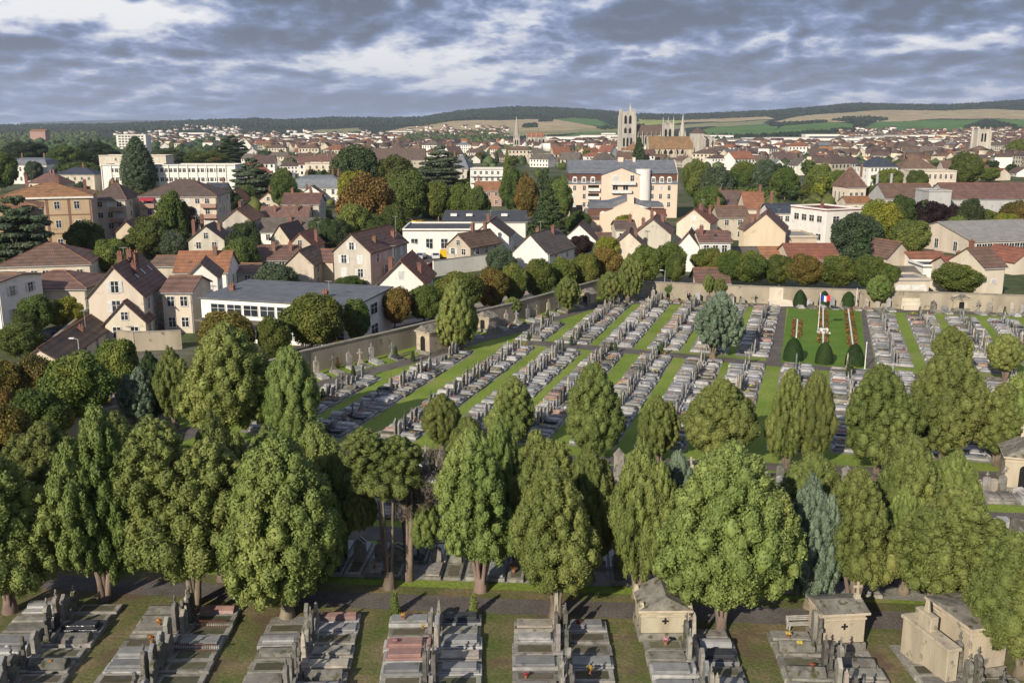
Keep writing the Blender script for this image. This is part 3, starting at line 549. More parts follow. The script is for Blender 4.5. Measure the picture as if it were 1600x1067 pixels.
for c, hk, sk, d in PROT:
    kc = 'old' if c in ('old', 'moss', 'cream') else 'light' if c != 'dark' else 'grey'
    parts = [('kerb', bevel(kerb_shape().mesh('kerb', GR[kc]), .02, 1)), ('slab', bevel(slab_shape(sk).mesh('slab', GR['soil' if sk == 'bed' else c]), .02, 1)), ('headstone', bevel(hs_shape(hk).mesh('headstone', GR[c if not (c == 'pink' and hk == 'low') else 'pink']), .015, 1))]
    PM.append(parts)
def triarr(me):
    me.calc_loop_triangles(); t = np.array([q.vertices[:] for q in me.loop_triangles]); v = np.array([q.co[:] for q in me.vertices]); return v, t
PT = []
for parts in PM:
    PT.append([(triarr(me), me.materials[0]) for _, me in parts])
tomb_specs = []     # x,y,rot(direction slab points),sl,sw,sh,proto,sectionkey,order
def pickp(r): return r.choices(range(len(PROT)), WTS)[0]
leftroad = [P(*q) for q in lr_lo]
def right_of_left_road(x, y):
    for a, b in zip(leftroad[:-1], leftroad[1:]):
        if min(a[1], b[1]) - 4 <= y <= max(a[1], b[1]) + 4 or True:
            pass
    best = None
    for a, b in zip(leftroad[:-1], leftroad[1:]):
        dx, dy = b[0] - a[0], b[1] - a[1]; L2 = dx * dx + dy * dy; t = max(0, min(1, ((x - a[0]) * dx + (y - a[1]) * dy) / L2)); qx, qy = a[0] + t * dx, a[1] + t * dy
        d = math.hypot(x - qx, y - qy); sgn = dx * (y - a[1]) - dy * (x - a[0])
        if best is None or d < best[0]: best = (d, sgn)
    return best[1] < 0 and best[0] > 1.6
S = 30 / 28.
AL = [P(*q) for q in A_up]
def yA(x): return float(np.interp(x, [q[0] for q in AL], [q[1] for q in AL]))
UP = [(-37.6, -33.8), (-32, -27.6), (-26.1, -21.8), (-19.8, -15.8), (-14.4, -10), (-8.7, -4.8), (7.9, 11.8), (13.5, 17.4), (18.9, 23.1), (24.6, 28.6), (30.1, 34.1), (35.6, 39.6), (41, 45)]
LOWR = [(-50.2, -46), (-44.3, -40.4), (-37.5, -33.7), (-31.9, -27.5), (-26.1, -22.2), (-20, -16), (-14.3, -10), (-8.9, -5), (-3.0, .6), (2.5, 6.5), (7.1, 11.6), (13.2, 17.3), (18.9, 23.2), (24.6, 28.6), (30.1, 34.1), (35.6, 39.6)]
r = random.Random(3); GP = MB()
def inframe(x, y, m=25):
    if y < 5: return False
    a, b = pix(x, y); return -m < a < 1600 + m and b < 1067 + 60
AVOID = []   # (x,y,r) footprints of chapels and trees
for sec, rows, t0, t1 in (('upper', UP, 118.8 * S, 152.5 * S), ('lower', LOWR, 70 * S, 114.3 * S)):
    for ri, (s0, s1) in enumerate(rows):
        s0 *= S; s1 *= S; mid = (s0 + s1) / 2; t = t0; k = 0; tmin, tmax = 1e9, -1e9
        while t < t1:
            t += r.uniform(1.12, 1.42); gap = r.random() < .025
            if gap: t += r.uniform(.6, 1.6)
            for side in (-1, 1):
                x, y = st2xy(mid + side * 1.1, t)
                if sec == 'lower' and y < yA(x) + 3.2: continue
                if not right_of_left_road(x, y): continue
                tmin, tmax = min(tmin, t), max(tmax, t)
                if not inframe(x, y): continue
                if r.random() < .04: continue
                cx, cy = st2xy(mid + side * .12, t); rot = (-TH if side > 0 else math.pi - TH)
                tomb_specs.append([cx, cy, rot, (s1 - s0) / 2 / 2.3 * r.uniform(.84, 1.02), r.uniform(.82, 1.12), r.uniform(.75, 1.3), pickp(r), (sec, ri, side), t])
        if tmax > tmin:
            q = [st2xy(s0 - .15, tmin - 1), st2xy(s1 + .15, tmin - 1), st2xy(s1 + .15, tmax + 1), st2xy(s0 - .15, tmax + 1)]
            GP.add([(x, y, .017) for x, y in q], [(0, 1, 2, 3)])
FR = [((50, 945), (-60, 1067), (192, 947), (95, 1067)), ((240, 947), (150, 1067), (377, 954), (322, 1067)), ((425, 962), (388, 1067), (565, 962), (537, 1067)), ((611, 965), (592, 1067), (752, 965), (752, 1067)),
      ((803, 972), (801, 1067), (946, 975), (964, 1067)), ((1002, 990), (1015, 1067), (1135, 985), (1170, 1067)), ((1198, 990), (1228, 1067), (1347, 1000), (1384, 1067)), ((1388, 1007), (1432, 1067), (1535, 1007), (1590, 1067))]
for ri, q in enumerate(FR):
    TL, BL, TR, BR = [Vector(P(*w)) for w in q]
    y1 = min(TL.y, TR.y); t = 0; top = (TL + TR) / 2; bot = (BL + BR) / 2; d = (bot - top).normalized(); ln = (bot - top).length + 3.5; nrm_ = Vector((d.y, -d.x))
    hw = (TR - TL).length / 2; GP.add([(*(top + nrm_ * -hw * s + d * e), .0173) for s, e in ((-1, 0), (1, 0), (1, ln), (-1, ln))], [(0, 1, 2, 3)])
    while t < ln:
        t += 1.28 * r.uniform(.95, 1.12)
        for side in (-1, 1):
            c = top + d * (t - .6) + Vector((1, 0)) * side * .12; rot = math.atan2(-d.x, -d.y) * -1 + (0 if side > 0 else math.pi)
            pk = r.choices(range(len(PROT)), [2.4, 1.2, 2, .5, 5, 3.5, 4, 2, 2, 3.5, 6, .8, .8, 2])[0]
            if ri == 2 and t < 2 : pk = 3 if side < 0 else 12
            if ri == 3 and side < 0 and 3.5 < t < 6.5: pk = 3
            if ri == 5 and side > 0 and 3 < t < 4.6: pk = 2
            tomb_specs.append([c.x, c.y, rot, hw / 2.3 * r.uniform(.93, 1.), r.uniform(.95, 1.12), r.uniform(.9, 1.4), pk, ('front', ri, side), t])
for bi, (cl, dep) in enumerate((([(400, 871), (640, 880), (990, 891), (1240, 903), (1650, 922)], (1, 1)), ([(150, 772), (600, 792), (1100, 815), (1650, 838)], (1, 1)), ([(480, 732), (1000, 750), (1550, 771), (1650, 775)], (1, 1)))):
    pl = [Vector(P(*w)) for w in cl]; 
    for a, b_ in zip(pl[:-1], pl[1:]):
        L_ = (b_ - a).length; u = (b_ - a).normalized(); n_ = Vector((u.y, -u.x)); rot0 = math.atan2(n_.y, n_.x)
        GP.add([(*(a + n_ * 2.4), .0176), (*(b_ + n_ * 2.4), .0176), (*(b_ - n_ * 2.4), .0176), (*(a - n_ * 2.4), .0176)], [(0, 1, 2, 3)])
        t = .6
        while t < L_ - .4:
            for side in (-1, 1):
                c = a + u * t + n_ * side * .12
                if inframe(c.x, c.y) and r.random() > .05: tomb_specs.append([c.x, c.y, rot0 + (0 if side > 0 else math.pi), 1., r.uniform(1., 1.1), r.uniform(.9, 1.25), pickp(r), ('band', bi, side), c.x])
            t += r.uniform(1.25, 1.5)
struct('gravel', GP.mesh('gravel', G_GRAV, fix=False))
LOOK = ['grey granite tomb, rounded headstone', 'pale granite tomb, low shaped headstone', 'polished dark granite tomb', 'pink granite tomb', 'weathered tomb, tall arched stele', 'planted grave, gabled stele', 'mossy tomb with stone cross', 'grey tomb, very low headstone',
        'cream stone tomb with obelisk', 'grey tomb with gabled headstone', 'lichened grave with tall stele', 'pale tomb, curved top slab', 'brown granite tomb, ridged slab', 'blue grey tomb, curved slab']
# ------------------------------------------------------------------ buildings
WM = {}
def win_mesh(w, h, style):
    k = (round(w, 1), round(h, 1), style)
    if k in WM: return WM[k]
    w, h = max(k[0], .3), max(k[1], .3); f = MB(); g = MB(); t = .09
    if style != 'c':
        f.box(-w / 2 - t, w / 2 + t, -.07, .0, h, h + t); f.box(-w / 2 - t, w / 2 + t, -.12, .0, -t, 0); f.box(-w / 2 - t, -w / 2, -.07, 0, 0, h); f.box(w / 2, w / 2 + t, -.07, 0, 0, h); f.box(-.04, .04, -.06, 0, 0, h)
        if h > 1: f.box(-w / 2, -.04, -.055, 0, h * .6, h * .6 + .05); f.box(.04, w / 2, -.055, 0, h * .6, h * .6 + .05)
        g.box(-w / 2, w / 2, -.03, 0, 0, h)
    else:
        f.box(-w / 2 - t, w / 2 + t, -.05, 0, -t, h + t); g.box(-w / 2 + .02, w / 2 - .02, -.08, -.05, 0, h * .98)
    fm = f.mesh('window', TRIM); gm = g.mesh('pane', SHUT if style == 'c' else GLASS); sm = None
    if style == 's':
        s_ = MB(); q = w * .48; s_.box(-w / 2 - t - q, -w / 2 - t - .02, -.08, -.02, 0, h); s_.box(w / 2 + t + .02, w / 2 + t + q, -.08, -.02, 0, h); sm = s_.mesh('shutters', SHUT)
    WM[k] = (fm, gm, sm); return WM[k]
def window(root, x, y, z, w, h, rz=0, style='w'):
    fm, gm, sm = win_mesh(w, h, style); o = ob('window', fm, root, (x, y, z), rz); ob('pane', gm, o)
    if sm: ob('shutters', sm, o)
    return o
def roof_obj(root, L_, W_, rise, z, kind, rm, ridge, cx, cy, over=.35, th=.16):
    b = MB(); a, c = L_ / 2 + over, W_ / 2 + over; rr = rise * (W_ / 2 + over) / (W_ / 2) if rise else 0; dz = -(rr - rise)
    if kind == 'flat': b.box(-L_ / 2 - .1, L_ / 2 + .1, -W_ / 2 - .1, W_ / 2 + .1, 0.0, .25)
    elif kind == 'gable': b.prism([(-c, dz), (0, rise + .01), (c, dz), (c, dz + th), (0, rise + th), (-c, dz + th)], -a, a, 'x')
    elif kind == 'hip':
        g = max(a - c, a * .12); b.add([(-a, -c, dz), (a, -c, dz), (a, c, dz), (-a, c, dz), (-a, -c, dz + th), (a, -c, dz + th), (a, c, dz + th), (-a, c, dz + th), (-g, 0, rise + th), (g, 0, rise + th)], [(0, 3, 2, 1), (0, 1, 5, 4), (1, 2, 6, 5), (2, 3, 7, 6), (3, 0, 4, 7), (4, 5, 9, 8), (6, 7, 8, 9), (5, 6, 9), (7, 4, 8)])
    elif kind == 'mansard':
        k = .72; i1 = min(1.6, W_ * .16); b.add([(-a, -c, 0), (a, -c, 0), (a, c, 0), (-a, c, 0), (-a + i1, -c + i1, rise * k), (a - i1, -c + i1, rise * k), (a - i1, c - i1, rise * k), (-a + i1, c - i1, rise * k), (-a + 2.6 * i1, 0, rise), (a - 2.6 * i1, 0, rise)], [(0, 3, 2, 1), (0, 1, 5, 4), (1, 2, 6, 5), (2, 3, 7, 6), (3, 0, 4, 7), (4, 5, 9, 8), (6, 7, 8, 9), (5, 6, 9), (7, 4, 8)])
    me = b.mesh('roof', rm); o = ob('roof', me, root, (cx, cy, z), 0 if ridge == 'x' else math.pi / 2)
    if kind in ('gable', 'hip') and L_ > 3:
        q = MB(); g = L_ / 2 + over if kind == 'gable' else max(a - c, a * .12); q.tube([(-g, 0, rise + th + .02), (g, 0, rise + th + .02)], .1, 5)
        if kind == 'hip':
            for sx in (-1, 1):
                for sy in (-1, 1): q.tube([(sx * g, 0, rise + th), (sx * a, sy * c, dz + th)], .09, 5)
        ob('ridge_tiles', q.mesh('ridge_tiles', rm if rm.name not in ('roof brown', 'roof orange', 'roof darkbrown') else ROOF['orange']), o)
    return o
HOUSES = []
def chimney(root, x, y, z0, z1, w=.7, m=None, pots=True):
    b = MB(); b.box(x - w / 2, x + w / 2, y - .3, y + .3, z0, z1); b.box(x - w / 2 - .08, x + w / 2 + .08, y - .38, y + .38, z1, z1 + .14)
    o = ob('chimney', b.mesh('chimney', m or BRICK), root)
    if pots:
        q = MB()
        for k in (-1, 1): q.tube([(x + k * w * .22, y, z1 + .12), (x + k * w * .22, y, z1 + .5)], [.13, .1], 7)
        ob('chimney_pots', q.mesh('chimney_pots', ROOF['orange']), o)
def house(label, xl, xr, yb, ye, yr, dep, rot=0, ridge='x', wall='cream', roof='brown', kind='gable', cols=3, rows=2, style='w', ch=(), side=None, name='house', cat='house', wh=1.35, ww=1.0, wallmat=None, roofmat=None, over=.35, group=None, sky=0, door=False, gutter=True, xs=None):
    xm = (xl + xr) / 2; X, Y = P(xm, yb); s = mpp(Y, 4)
    if xs is not None:
        def far_px(a):
            ww_ = (xr - xl) * s / math.cos(R(a)); c_, s_ = math.cos(R(a)), math.sin(R(a)); return pix(X + ww_ / 2 * c_ - dep * s_, Y + ww_ / 2 * s_ + dep * c_, 4)[0]
        rot = min(range(-50, 46), key=lambda a: abs(far_px(a) - xs) + .02 * abs(a))
    w = (xr - xl) * s / math.cos(R(rot)); hw = zat(ye, Y)
    if ridge == 'y' : hr = zat(yr, Y) - hw; hr = max(hr, .8)
    elif kind == 'flat': hr = 0
    else: hr = max(zat(yr, Y + (dep / 2 if kind != 'mono' else dep)) - hw, .5)
    root = ob(name, None, None, (X, Y, 0), R(rot)); tag(root, label, cat, group); HOUSES.append((X, Y, max(w, dep)))
    wm_ = wallmat or WALL[wall]; rm = roofmat or ROOF[roof]; b = MB()
    if ridge == 'y' and kind == 'gable': b.prism([(-w / 2, -.3), (w / 2, -.3), (w / 2, hw), (0, hw + hr), (-w / 2, hw)], 0, dep, 'y')
    elif kind == 'gable': b.prism([(0, -.3), (dep, -.3), (dep, hw), (dep / 2, hw + hr), (0, hw)], -w / 2, w / 2, 'x')
    elif kind == 'mono': b.prism([(0, -.3), (dep, -.3), (dep, hw + hr), (0, hw)], -w / 2, w / 2, 'x')
    else: b.box(-w / 2, w / 2, 0, dep, -.3, hw)
    ob('wall', b.mesh('wall', wm_), root)
    if kind == 'mono':
        q = MB(); q.prism([(-.3, hw - hr * .3 / dep), (dep + .2, hw + hr * 1.02), (dep + .2, hw + hr * 1.02 + .2), (-.3, hw + .2 - hr * .3 / dep)], -w / 2 - .3, w / 2 + .3, 'x'); ro = ob('roof', q.mesh('roof', rm), root)
    elif ridge == 'y': ro = roof_obj(root, dep, w, hr, hw, kind, rm, 'y', 0, dep / 2, over)
    else: ro = roof_obj(root, w, dep, hr, hw, kind, rm, 'x', 0, dep / 2, over)
    if kind == 'flat':
        q = MB(); t = .25
        for a in ((-w / 2 - .1, w / 2 + .1, -.1, t), (-w / 2 - .1, w / 2 + .1, dep - t, dep + .1), (-w / 2 - .1, -w / 2 + t, t, dep - t), (w / 2 - t, w / 2 + .1, t, dep - t)): q.box(*a, hw + .25, hw + .6)
        ob('parapet', q.mesh('parapet', wm_), root)
    if gutter and kind != 'flat' and w > 4 and ridge == 'x' and kind != 'mono':
        q = MB(); q.tube([(-w / 2 - over, -over - .06, hw - .1 - (hr * over / (dep / 2))), (w / 2 + over, -over - .06, hw - .1 - (hr * over / (dep / 2)))], .08, 6); q.tube([(w / 2 - .15, -.08, 0), (w / 2 - .15, -.08, hw - .2)], .05, 6); ob('gutter', q.mesh('gutter', METAL), root)
    # windows on the facade and the sides
    fl = hw / max(rows, 1)
    def face(n, span, put, st):
        for rI in range(rows):
            zz = rI * fl + (fl - wh) * .55
            for c in range(n):
                u = (c + .5) / n - .5; put(u * span, zz, st[(c + rI) % len(st)])
    stl = style if isinstance(style, (list, tuple, str)) else 'w'
    if cols: face(cols, w * .88, lambda u, z, t: window(root, u, -.002, z, ww, min(wh, fl * .6), 0, t), stl)
    if side is None: side = max(1, int(dep / 4))
    if side:
        if X < 40 and rot > -60 or rot < 0: face(side, dep * .85, lambda u, z, t: window(root, w / 2 + .002, dep / 2 + u, z, ww, min(wh, fl * .6), math.pi / 2, t), stl)
        if X > -40 and rot > 0 or X > 60: face(side, dep * .85, lambda u, z, t: window(root, -w / 2 - .002, dep / 2 + u, z, ww, min(wh, fl * .6), -math.pi / 2, t), stl)
    if ridge == 'y' and kind == 'gable' and hr > 2 and cols: window(root, 0, -.002, hw + hr * .12, ww * .9, min(wh, hr * .4), 0, stl[0])
    for cxx, cyy, hh in ch:
        x0, y0 = cxx * w, cyy * dep; base = hw + (hr * (1 - abs(cxx) * 2) if ridge == 'y' else hr * (1 - abs(cyy - .5) * 2)); chimney(root, x0, y0, base - .6, base + hh)
    if sky and hr > 1 and kind == 'gable':
        L_, W_ = (w, dep) if ridge == 'x' else (dep, w); a = math.atan2(hr, W_ / 2); b = MB()
        for k in range(sky):
            u = (k + .5) / sky - .5 + .08; sgn = -1
            c = Vector((u * L_ * .8, sgn * W_ * .25, hr * .5 + .16 + .05)); ex = Vector((.35, 0, 0)); ey = Vector((0, math.cos(a), math.sin(a))) * .5; nn = Vector((0, -math.sin(a), math.cos(a))) * .06
            vs = [c + ex * i + ey * j + nn * l for l in (-1, 1) for j in (-1, 1) for i in (-1, 1)]; b.add(vs, [(0, 1, 3, 2), (4, 6, 7, 5), (0, 4, 5, 1), (1, 5, 7, 3), (3, 7, 6, 2), (2, 6, 4, 0)])
        ob('skylight', b.mesh('skylight', GLASS), ro)
    if ch and Y < 420:
        c0_ = ch[0]; ax, ay = c0_[0] * w + .5, c0_[1] * dep + .2; zt_ = hw + hr + 2.2; q = MB(); q.tube([(ax, ay, hw + hr * .4), (ax, ay, zt_)], .03, 5)
        for k_ in range(5): q.box(ax - .5 + k_ * .22, ax - .47 + k_ * .22, ay - .3, ay + .3, zt_ - .12, zt_ - .09)
        q.box(ax - .55, ax + .5, ay - .02, ay + .02, zt_ - .13, zt_ - .08); ob('aerial', q.mesh('aerial', METAL), root)
    if door:
        q = MB(); q.box(-w * .1 - .45, -w * .1 + .45, -.04, 0, 0, 2.1); ob('door', q.mesh('door', TRIM), root)
    return root, w, hw, hr, s
def balc(root, x0, x1, y, z, d=1.2, m=None):
    b = MB(); b.box(x0, x1, y - d, y, z - .15, z); b.box(x0, x1, y - d, y - d + .12, z, z + .9); b.box(x0, x0 + .12, y - d + .12, y, z, z + .9); b.box(x1 - .12, x1, y - d + .12, y, z, z + .9); ob('balcony', b.mesh('balcony', m or TRIM), root)
def dormer(root, x, y, z, m=TRIM):
    b = MB(); b.prism([(-.75, 0), (.75, 0), (.75, 1.7), (.5, 2.0), (0, 2.15), (-.5, 2.0), (-.75, 1.7)], -.1, .9, 'y'); o = ob('dormer', b.mesh('dormer', m), root, (x, y, z)); window(o, 0, -.1, .35, .9, 1.2)
h = house
# left
rt, w, hw, hr, s = h('ornate cream and brick building with orange hipped roof at far left', 20, 142, 395, 307, 287, 17, 0, 'x', 'brickcream', 'orange', 'hip', 4, 3, 'w', ((-.25, .5, 2), (.1, .5, 1.6), (.42, .3, 1.8)), 3, 'apartment_building', 'building', 1.7, 1.1, xs=156)
q = MB(); [q.box(x - .3, x + .3, -.05, 0, 0, hw) for x in np.linspace(-w / 2 + .3, w / 2 - .3, 5)]; [q.box(-w / 2 + .6, w / 2 - .6, -.03, -.004, z, z + .3) for z in (hw * .33, hw * .66)]; ob('brick_bands', q.mesh('brick_bands', BRICK), rt)
q = MB(); q.box(-w / 2 - .5, w / 2 + .5, -.5, 0, hw - .5, hw - .1); ob('cornice', q.mesh('cornice', WALL['white']), rt)
h('brick and cream wing with low orange roof at the left edge', -75, 62, 430, 327, 309, 14, 0, 'x', 'brickcream', 'orange', 'hip', 5, 3, 'w', (), 3, 'apartment_building', 'building', 1.7, 1.1, xs=74)
rt, w, hw, hr, s = h('cream apartment block with dark brown hipped roof and pink balconies', 152, 201, 378, 311, 287, 15, 0, 'x', 'cream', 'darkbrown', 'hip', 3, 4, 'wcw', ((-.1, .5, 1),), 2, 'apartment_building', 'building', 1.3, 1.2, xs=222)
for k in range(3): balc(rt, w * .02, w * .42, 0, hw * (.24 + .25 * k), 1.2, WALL['pink'])
rt, w, hw, hr, s = h('long cream apartment block with brown hipped roof and red awning', 224, 341, 372, 306, 281, 17, 0, 'x', 'cream', 'darkbrown', 'hip', 7, 4, 'wcw', (), 3, 'apartment_building', 'building', 1.3, 1.1, xs=362)
for k in range(3): balc(rt, -w / 2 + .3, -w / 2 + w * .2, 0, hw * (.24 + .25 * k), 1.2, WALL['pink']); balc(rt, w * .3, w * .5, 0, hw * (.24 + .25 * k), 1.2, WALL['pink'])
q = MB(); q.add([(-w / 2 + .3, -1.5, hw * .9), (-w / 2 + w * .2, -1.5, hw * .9), (-w / 2 + w * .2, -.1, hw * .97), (-w / 2 + .3, -.1, hw * .97), (-w / 2 + .3, -1.5, hw * .9 - .06), (-w / 2 + w * .2, -1.5, hw * .9 - .06), (-w / 2 + w * .2, -.1, hw * .97 - .06), (-w / 2 + .3, -.1, hw * .97 - .06)], [(0, 1, 2, 3), (4, 7, 6, 5), (0, 4, 5, 1), (1, 5, 6, 2), (2, 6, 7, 3), (3, 7, 4, 0)]); ob('awning', q.mesh('awning', mat('red awning cloth', (.4, .04, .04))), rt)
rt, w, hw, hr, s = h('long white modernist building with regular vertical ribs', 162, 370, 302, 259, 257, 14, 0, 'x', 'white', 'flatgrey', 'flat', 26, 3, 'w', (), 0, 'office_building', 'building', 1.6, 1.4)
q = MB(); [q.box(x - .18, x + .18, -.4, 0, 0, hw + .5) for x in np.linspace(-w / 2, w / 2, 15)]; ob('ribs', q.mesh('ribs', WALL['white']), rt)
h('cream flat roofed block rising behind the white ribbed building', 158, 262, 285, 244, 241, 12, 0, 'x', 'cream', 'flatgrey', 'flat', 7, 4, 'wc', (), 0, 'apartment_building', 'building')
h('white mansion with grey mansard roof at the far left', 18, 76, 287, 257, 246, 13, 0, 'x', 'white', 'slate', 'mansard', 6, 2, 'w', ((.3, .5, 2), (-.3, .5, 2)), 0, 'mansion', 'mansion', 2)
h('white high rise flats with brown balconies beyond the sequoia', 184, 230, 244, 211, 209, 14, 0, 'x', 'white', 'flatgrey', 'flat', 8, 8, 'w', (), 0, 'apartment_building', 'building', 1.4, 2.2)
h('white gabled house standing above the distant left roofs', 375, 396, 244, 232, 217, 12, 12, 'y', 'white', 'slate', 'gable', 2, 1, 'w', (), 1)
h('low cream villa among trees left of the white building', 88, 150, 300, 272, 262, 12, 0, 'x', 'cream', 'darkslate', 'hip', 5, 2, 'w', ((.1, .5, 2),), 0)
h('red walled distant block on the wooded rise at left', 48, 72, 222, 205, 202, 18, 0, 'x', 'pink', 'orange', 'gable', 5, 3, 'w', (), 0)
h('pale gabled house with red tile roof beside the apartment block', 350, 395, 383, 345, 327, 14, -24, 'y', 'grey', 'orange', 'gable', 0, 2, 'w', ((0, .3, 1.5),), 2, xs=412)
h('gabled house with two tall brick chimneys', 297, 352, 408, 375, 353, 9, -14, 'y', 'grey', 'darkbrown', 'gable', 2, 2, 'w', ((-.35, .1, 3.2), (-.18, .35, 3.2), (.25, .5, 1.5)), 2, xs=364)
h('small yellow gabled building with brown roof among trees', 182, 218, 388, 363, 346, 13, -24, 'y', 'tan', 'brown', 'gable', 0, 1, 'w', (), 1, xs=240)
h('orange roofed white house behind the large cream block', 352, 382, 330, 313, 297, 10, -20, 'y', 'white', 'orange', 'gable', 1, 2, 'w', (), 1, xs=392)
h('dark roofed house with brick chimney right of the cream block', 320, 352, 318, 300, 286, 10, 0, 'x', 'cream', 'darkslate', 'gable', 2, 2, 'w', ((.3, .5, 2),), 1)
h('white villa with pale slate mansard roof and paired chimneys', 458, 532, 318, 293, 273, 13, 0, 'x', 'white', 'slate', 'mansard', 5, 2, 'w', ((-.25, .5, 1.6), (.3, .5, 2), (.42, .5, 2)), 2, 'villa', 'villa', 2)
h('cream flat roofed stepped block behind the slate villa', 478, 524, 288, 256, 252, 11, 0, 'x', 'cream', 'flatgrey', 'flat', 4, 3, 'w', ((0, .5, 1.8),), 1)
h('small white gabled house in front of the slate villa', 470, 505, 320, 303, 291, 10, -10, 'y', 'white', 'brown', 'gable', 2, 1, 'w', ((-.3, .4, 2),), 1, xs=512)
h('cream gabled house with red roof on the left of the roofs cluster', 403, 437, 330, 315, 301, 12, -24, 'y', 'cream', 'orange', 'gable', 1, 1, 'w', ((0, .3, 2),), 1, xs=446)
h('long beige house with plain brown roof and red chimney', 405, 481, 356, 341, 323, 10, 0, 'x', 'beige', 'brown', 'gable', 5, 2, 'w', ((-.2, .25, 2), (.25, .3, 2)), 1)
h('taller brown roofed house at the right of the cluster', 442, 500, 352, 318, 302, 10, 0, 'x', 'grey', 'brown', 'gable', 3, 3, 'w', ((.2, .5, 1.6), (-.3, .5, 1.4)), 2)
h('white house with grey brown roof below the long beige house', 406, 496, 381, 361, 341, 9, 0, 'x', 'white', 'greybrown', 'gable', 5, 1, 'w', ((0, .4, 1.2), (.2, .2, 1.2)), 1)
h('narrow white gabled house among brown roofs', 424, 454, 402, 373, 352, 11, -24, 'y', 'cream', 'darkbrown', 'gable', 0, 2, 'w', (), 2, xs=480)
h('cream gabled house with orange brown roof and large window', 448, 492, 408, 386, 365, 10, -22, 'y', 'beige', 'orange', 'gable', 1, 1, 'w', ((.4, .5, 2.5),), 2, xs=506)
h('brown roofed low house left of the windowless gable', 402, 466, 428, 405, 384, 10, 8, 'x', 'grey', 'brown', 'gable', 4, 2, 'w', ((-.1, .3, 1.6), (.3, .3, 1.6)), 1)
h('tall pale stone house with shuttered gable front and brown roof', 522, 582, 455, 393, 366, 17, -27, 'y', 'grey', 'brown', 'gable', 2, 3, 'sc', ((.3, .8, 1.), (.3, .3, .8)), 4, wh=1.9, sky=1, xs=637)
h('windowless beige gabled house with steep brown roof', 447, 492, 452, 413, 392, 9, -24, 'y', 'beige', 'brown', 'gable', 0, 2, 'w', (), 2, sky=1, xs=512)
h('tan brown roofed house squeezed between two gabled houses', 492, 522, 445, 408, 390, 9, -10, 'x', 'tan', 'brown', 'gable', 0, 2, 'w', (), 0)
h('white house with bright orange tiled roof beside the street trees', 593, 662, 465, 440, 407, 13, -20, 'y', 'white', 'orange', 'gable', 1, 1, 'c', ((-.32, .3, 2.2), (.35, .3, 1.4)), 2, sky=1, wh=2, over=.7, xs=676)
rt, w, hw, hr, s = h('white commercial building with curved facade and flat roof', 630, 736, 402, 361, 357, 16, 0, 'x', 'white', 'flat', 'flat', 4, 1, 'w', (), 0, 'shop_building', 'building', 2.2, 1.5)
q = MB(); q.prism([(-w * .42, .0), (-w * .42, hw * .55)] + [(-w * .42 + w * .42 * (k / 8.), hw * .55 - hw * .35 * (k / 8.) ** 2) for k in range(1, 9)] + [(0, 0)], -.5, -.01, 'y'); ob('curved_fascia', q.mesh('curved_fascia', WALL['white']), rt)
rt, w, hw, hr, s = h('white warehouse with dark flat roof and small skylights', 692, 822, 385, 346, 330, 26, 0, 'x', 'white', 'flat', 'gable', 0, 1, 'w', (), 0, 'warehouse', 'warehouse')
q = MB(); [q.box(x - .8, x + .8, 5, 6.4, hw + .9, hw + 1.5) for x in (-8, -4, 5)]; ob('skylight', q.mesh('skylight', TRIM), rt)
h('beige house with rust brown roof and two chimneys beside the yard', 697, 736, 416, 385, 366, 12, -32, 'y', 'beige', 'brown', 'gable', 2, 2, 'ws', ((0, .45, 1.8), (0, .85, 1.6)), 3, xs=784)
h('white gabled building with dark brown roof behind the beige house', 735, 795, 402, 369, 346, 12, -18, 'y', 'white', 'darkbrown', 'gable', 0, 2, 'w', ((-.1, .4, 1.5),), 2, xs=803)
rt, w, hw, hr, s = h('white apartment building with continuous balconies between trees', 735, 786, 305, 265, 261, 12, 0, 'x', 'white', 'flatgrey', 'flat', 5, 4, 'w', (), 0, 'apartment_building', 'building')
for k in range(1, 4): balc(rt, -w / 2, w / 2, 0, hw * k / 4., 1.1)
h('pink walled house with vivid orange roof below the balconies', 743, 784, 322, 297, 284, 11, 0, 'x', 'pink', 'orange', 'gable', 3, 2, 'w', ((-.4, .5, 2),), 1)
h('steep slate roofed manor behind the cedar', 703, 732, 290, 262, 243, 11, -15, 'x', 'grey', 'slate', 'hip', 2, 3, 'w', ((-.4, .5, 2), (.4, .5, 3)), 1, 'manor', 'house')
h('very long dark brown roofed building in the town centre left', 582, 664, 262, 249, 232, 14, 0, 'x', 'beige', 'darkbrown', 'gable', 10, 1, 'w', (), 1)
# centre
PW, PRF = WALL['peach'], ROOF['slate']
rt, w, hw, hr, s = h('large peach apartment block with slate roof and white stair tower', 888, 1056, 340, 287, 256, 16, 0, 'x', 'peach', 'slate', 'mansard', 0, 4, 'w', (), 0, 'apartment_building', 'building', gutter=False)
X0 = lambda px: (px - 972) * s
rt.children[0].name = 'wall'
for o_ in [c for c in rt.children if c.name.startswith('roof')]: bpy.data.objects.remove(o_)
zt = zat(271, rt.location.y)
q = MB(); q.box(-w / 2, w / 2, .0, 16, hw, zt); ob('attic', q.mesh('attic', mat('brown attic cladding', (.16, .075, .055), None, 3)), rt)
q = MB(); q.box(w / 2 - .01, w / 2 + .25, -.0, 16.2, -.3, zt); q.prism([(0, zt), (16.2, zt), (9, zt + 4.2), (7, zt + 4.2)], w / 2 - .01, w / 2 + .25, 'x'); ob('end_wall', q.mesh('end_wall', PW), rt)
q = MB(); q.prism([(-.5, zt), (16.4, zt), (9, zt + 4.1), (7, zt + 4.1)], -w / 2 - .2, w / 2 - .02, 'x'); ob('roof', q.mesh('roof', PRF), rt)
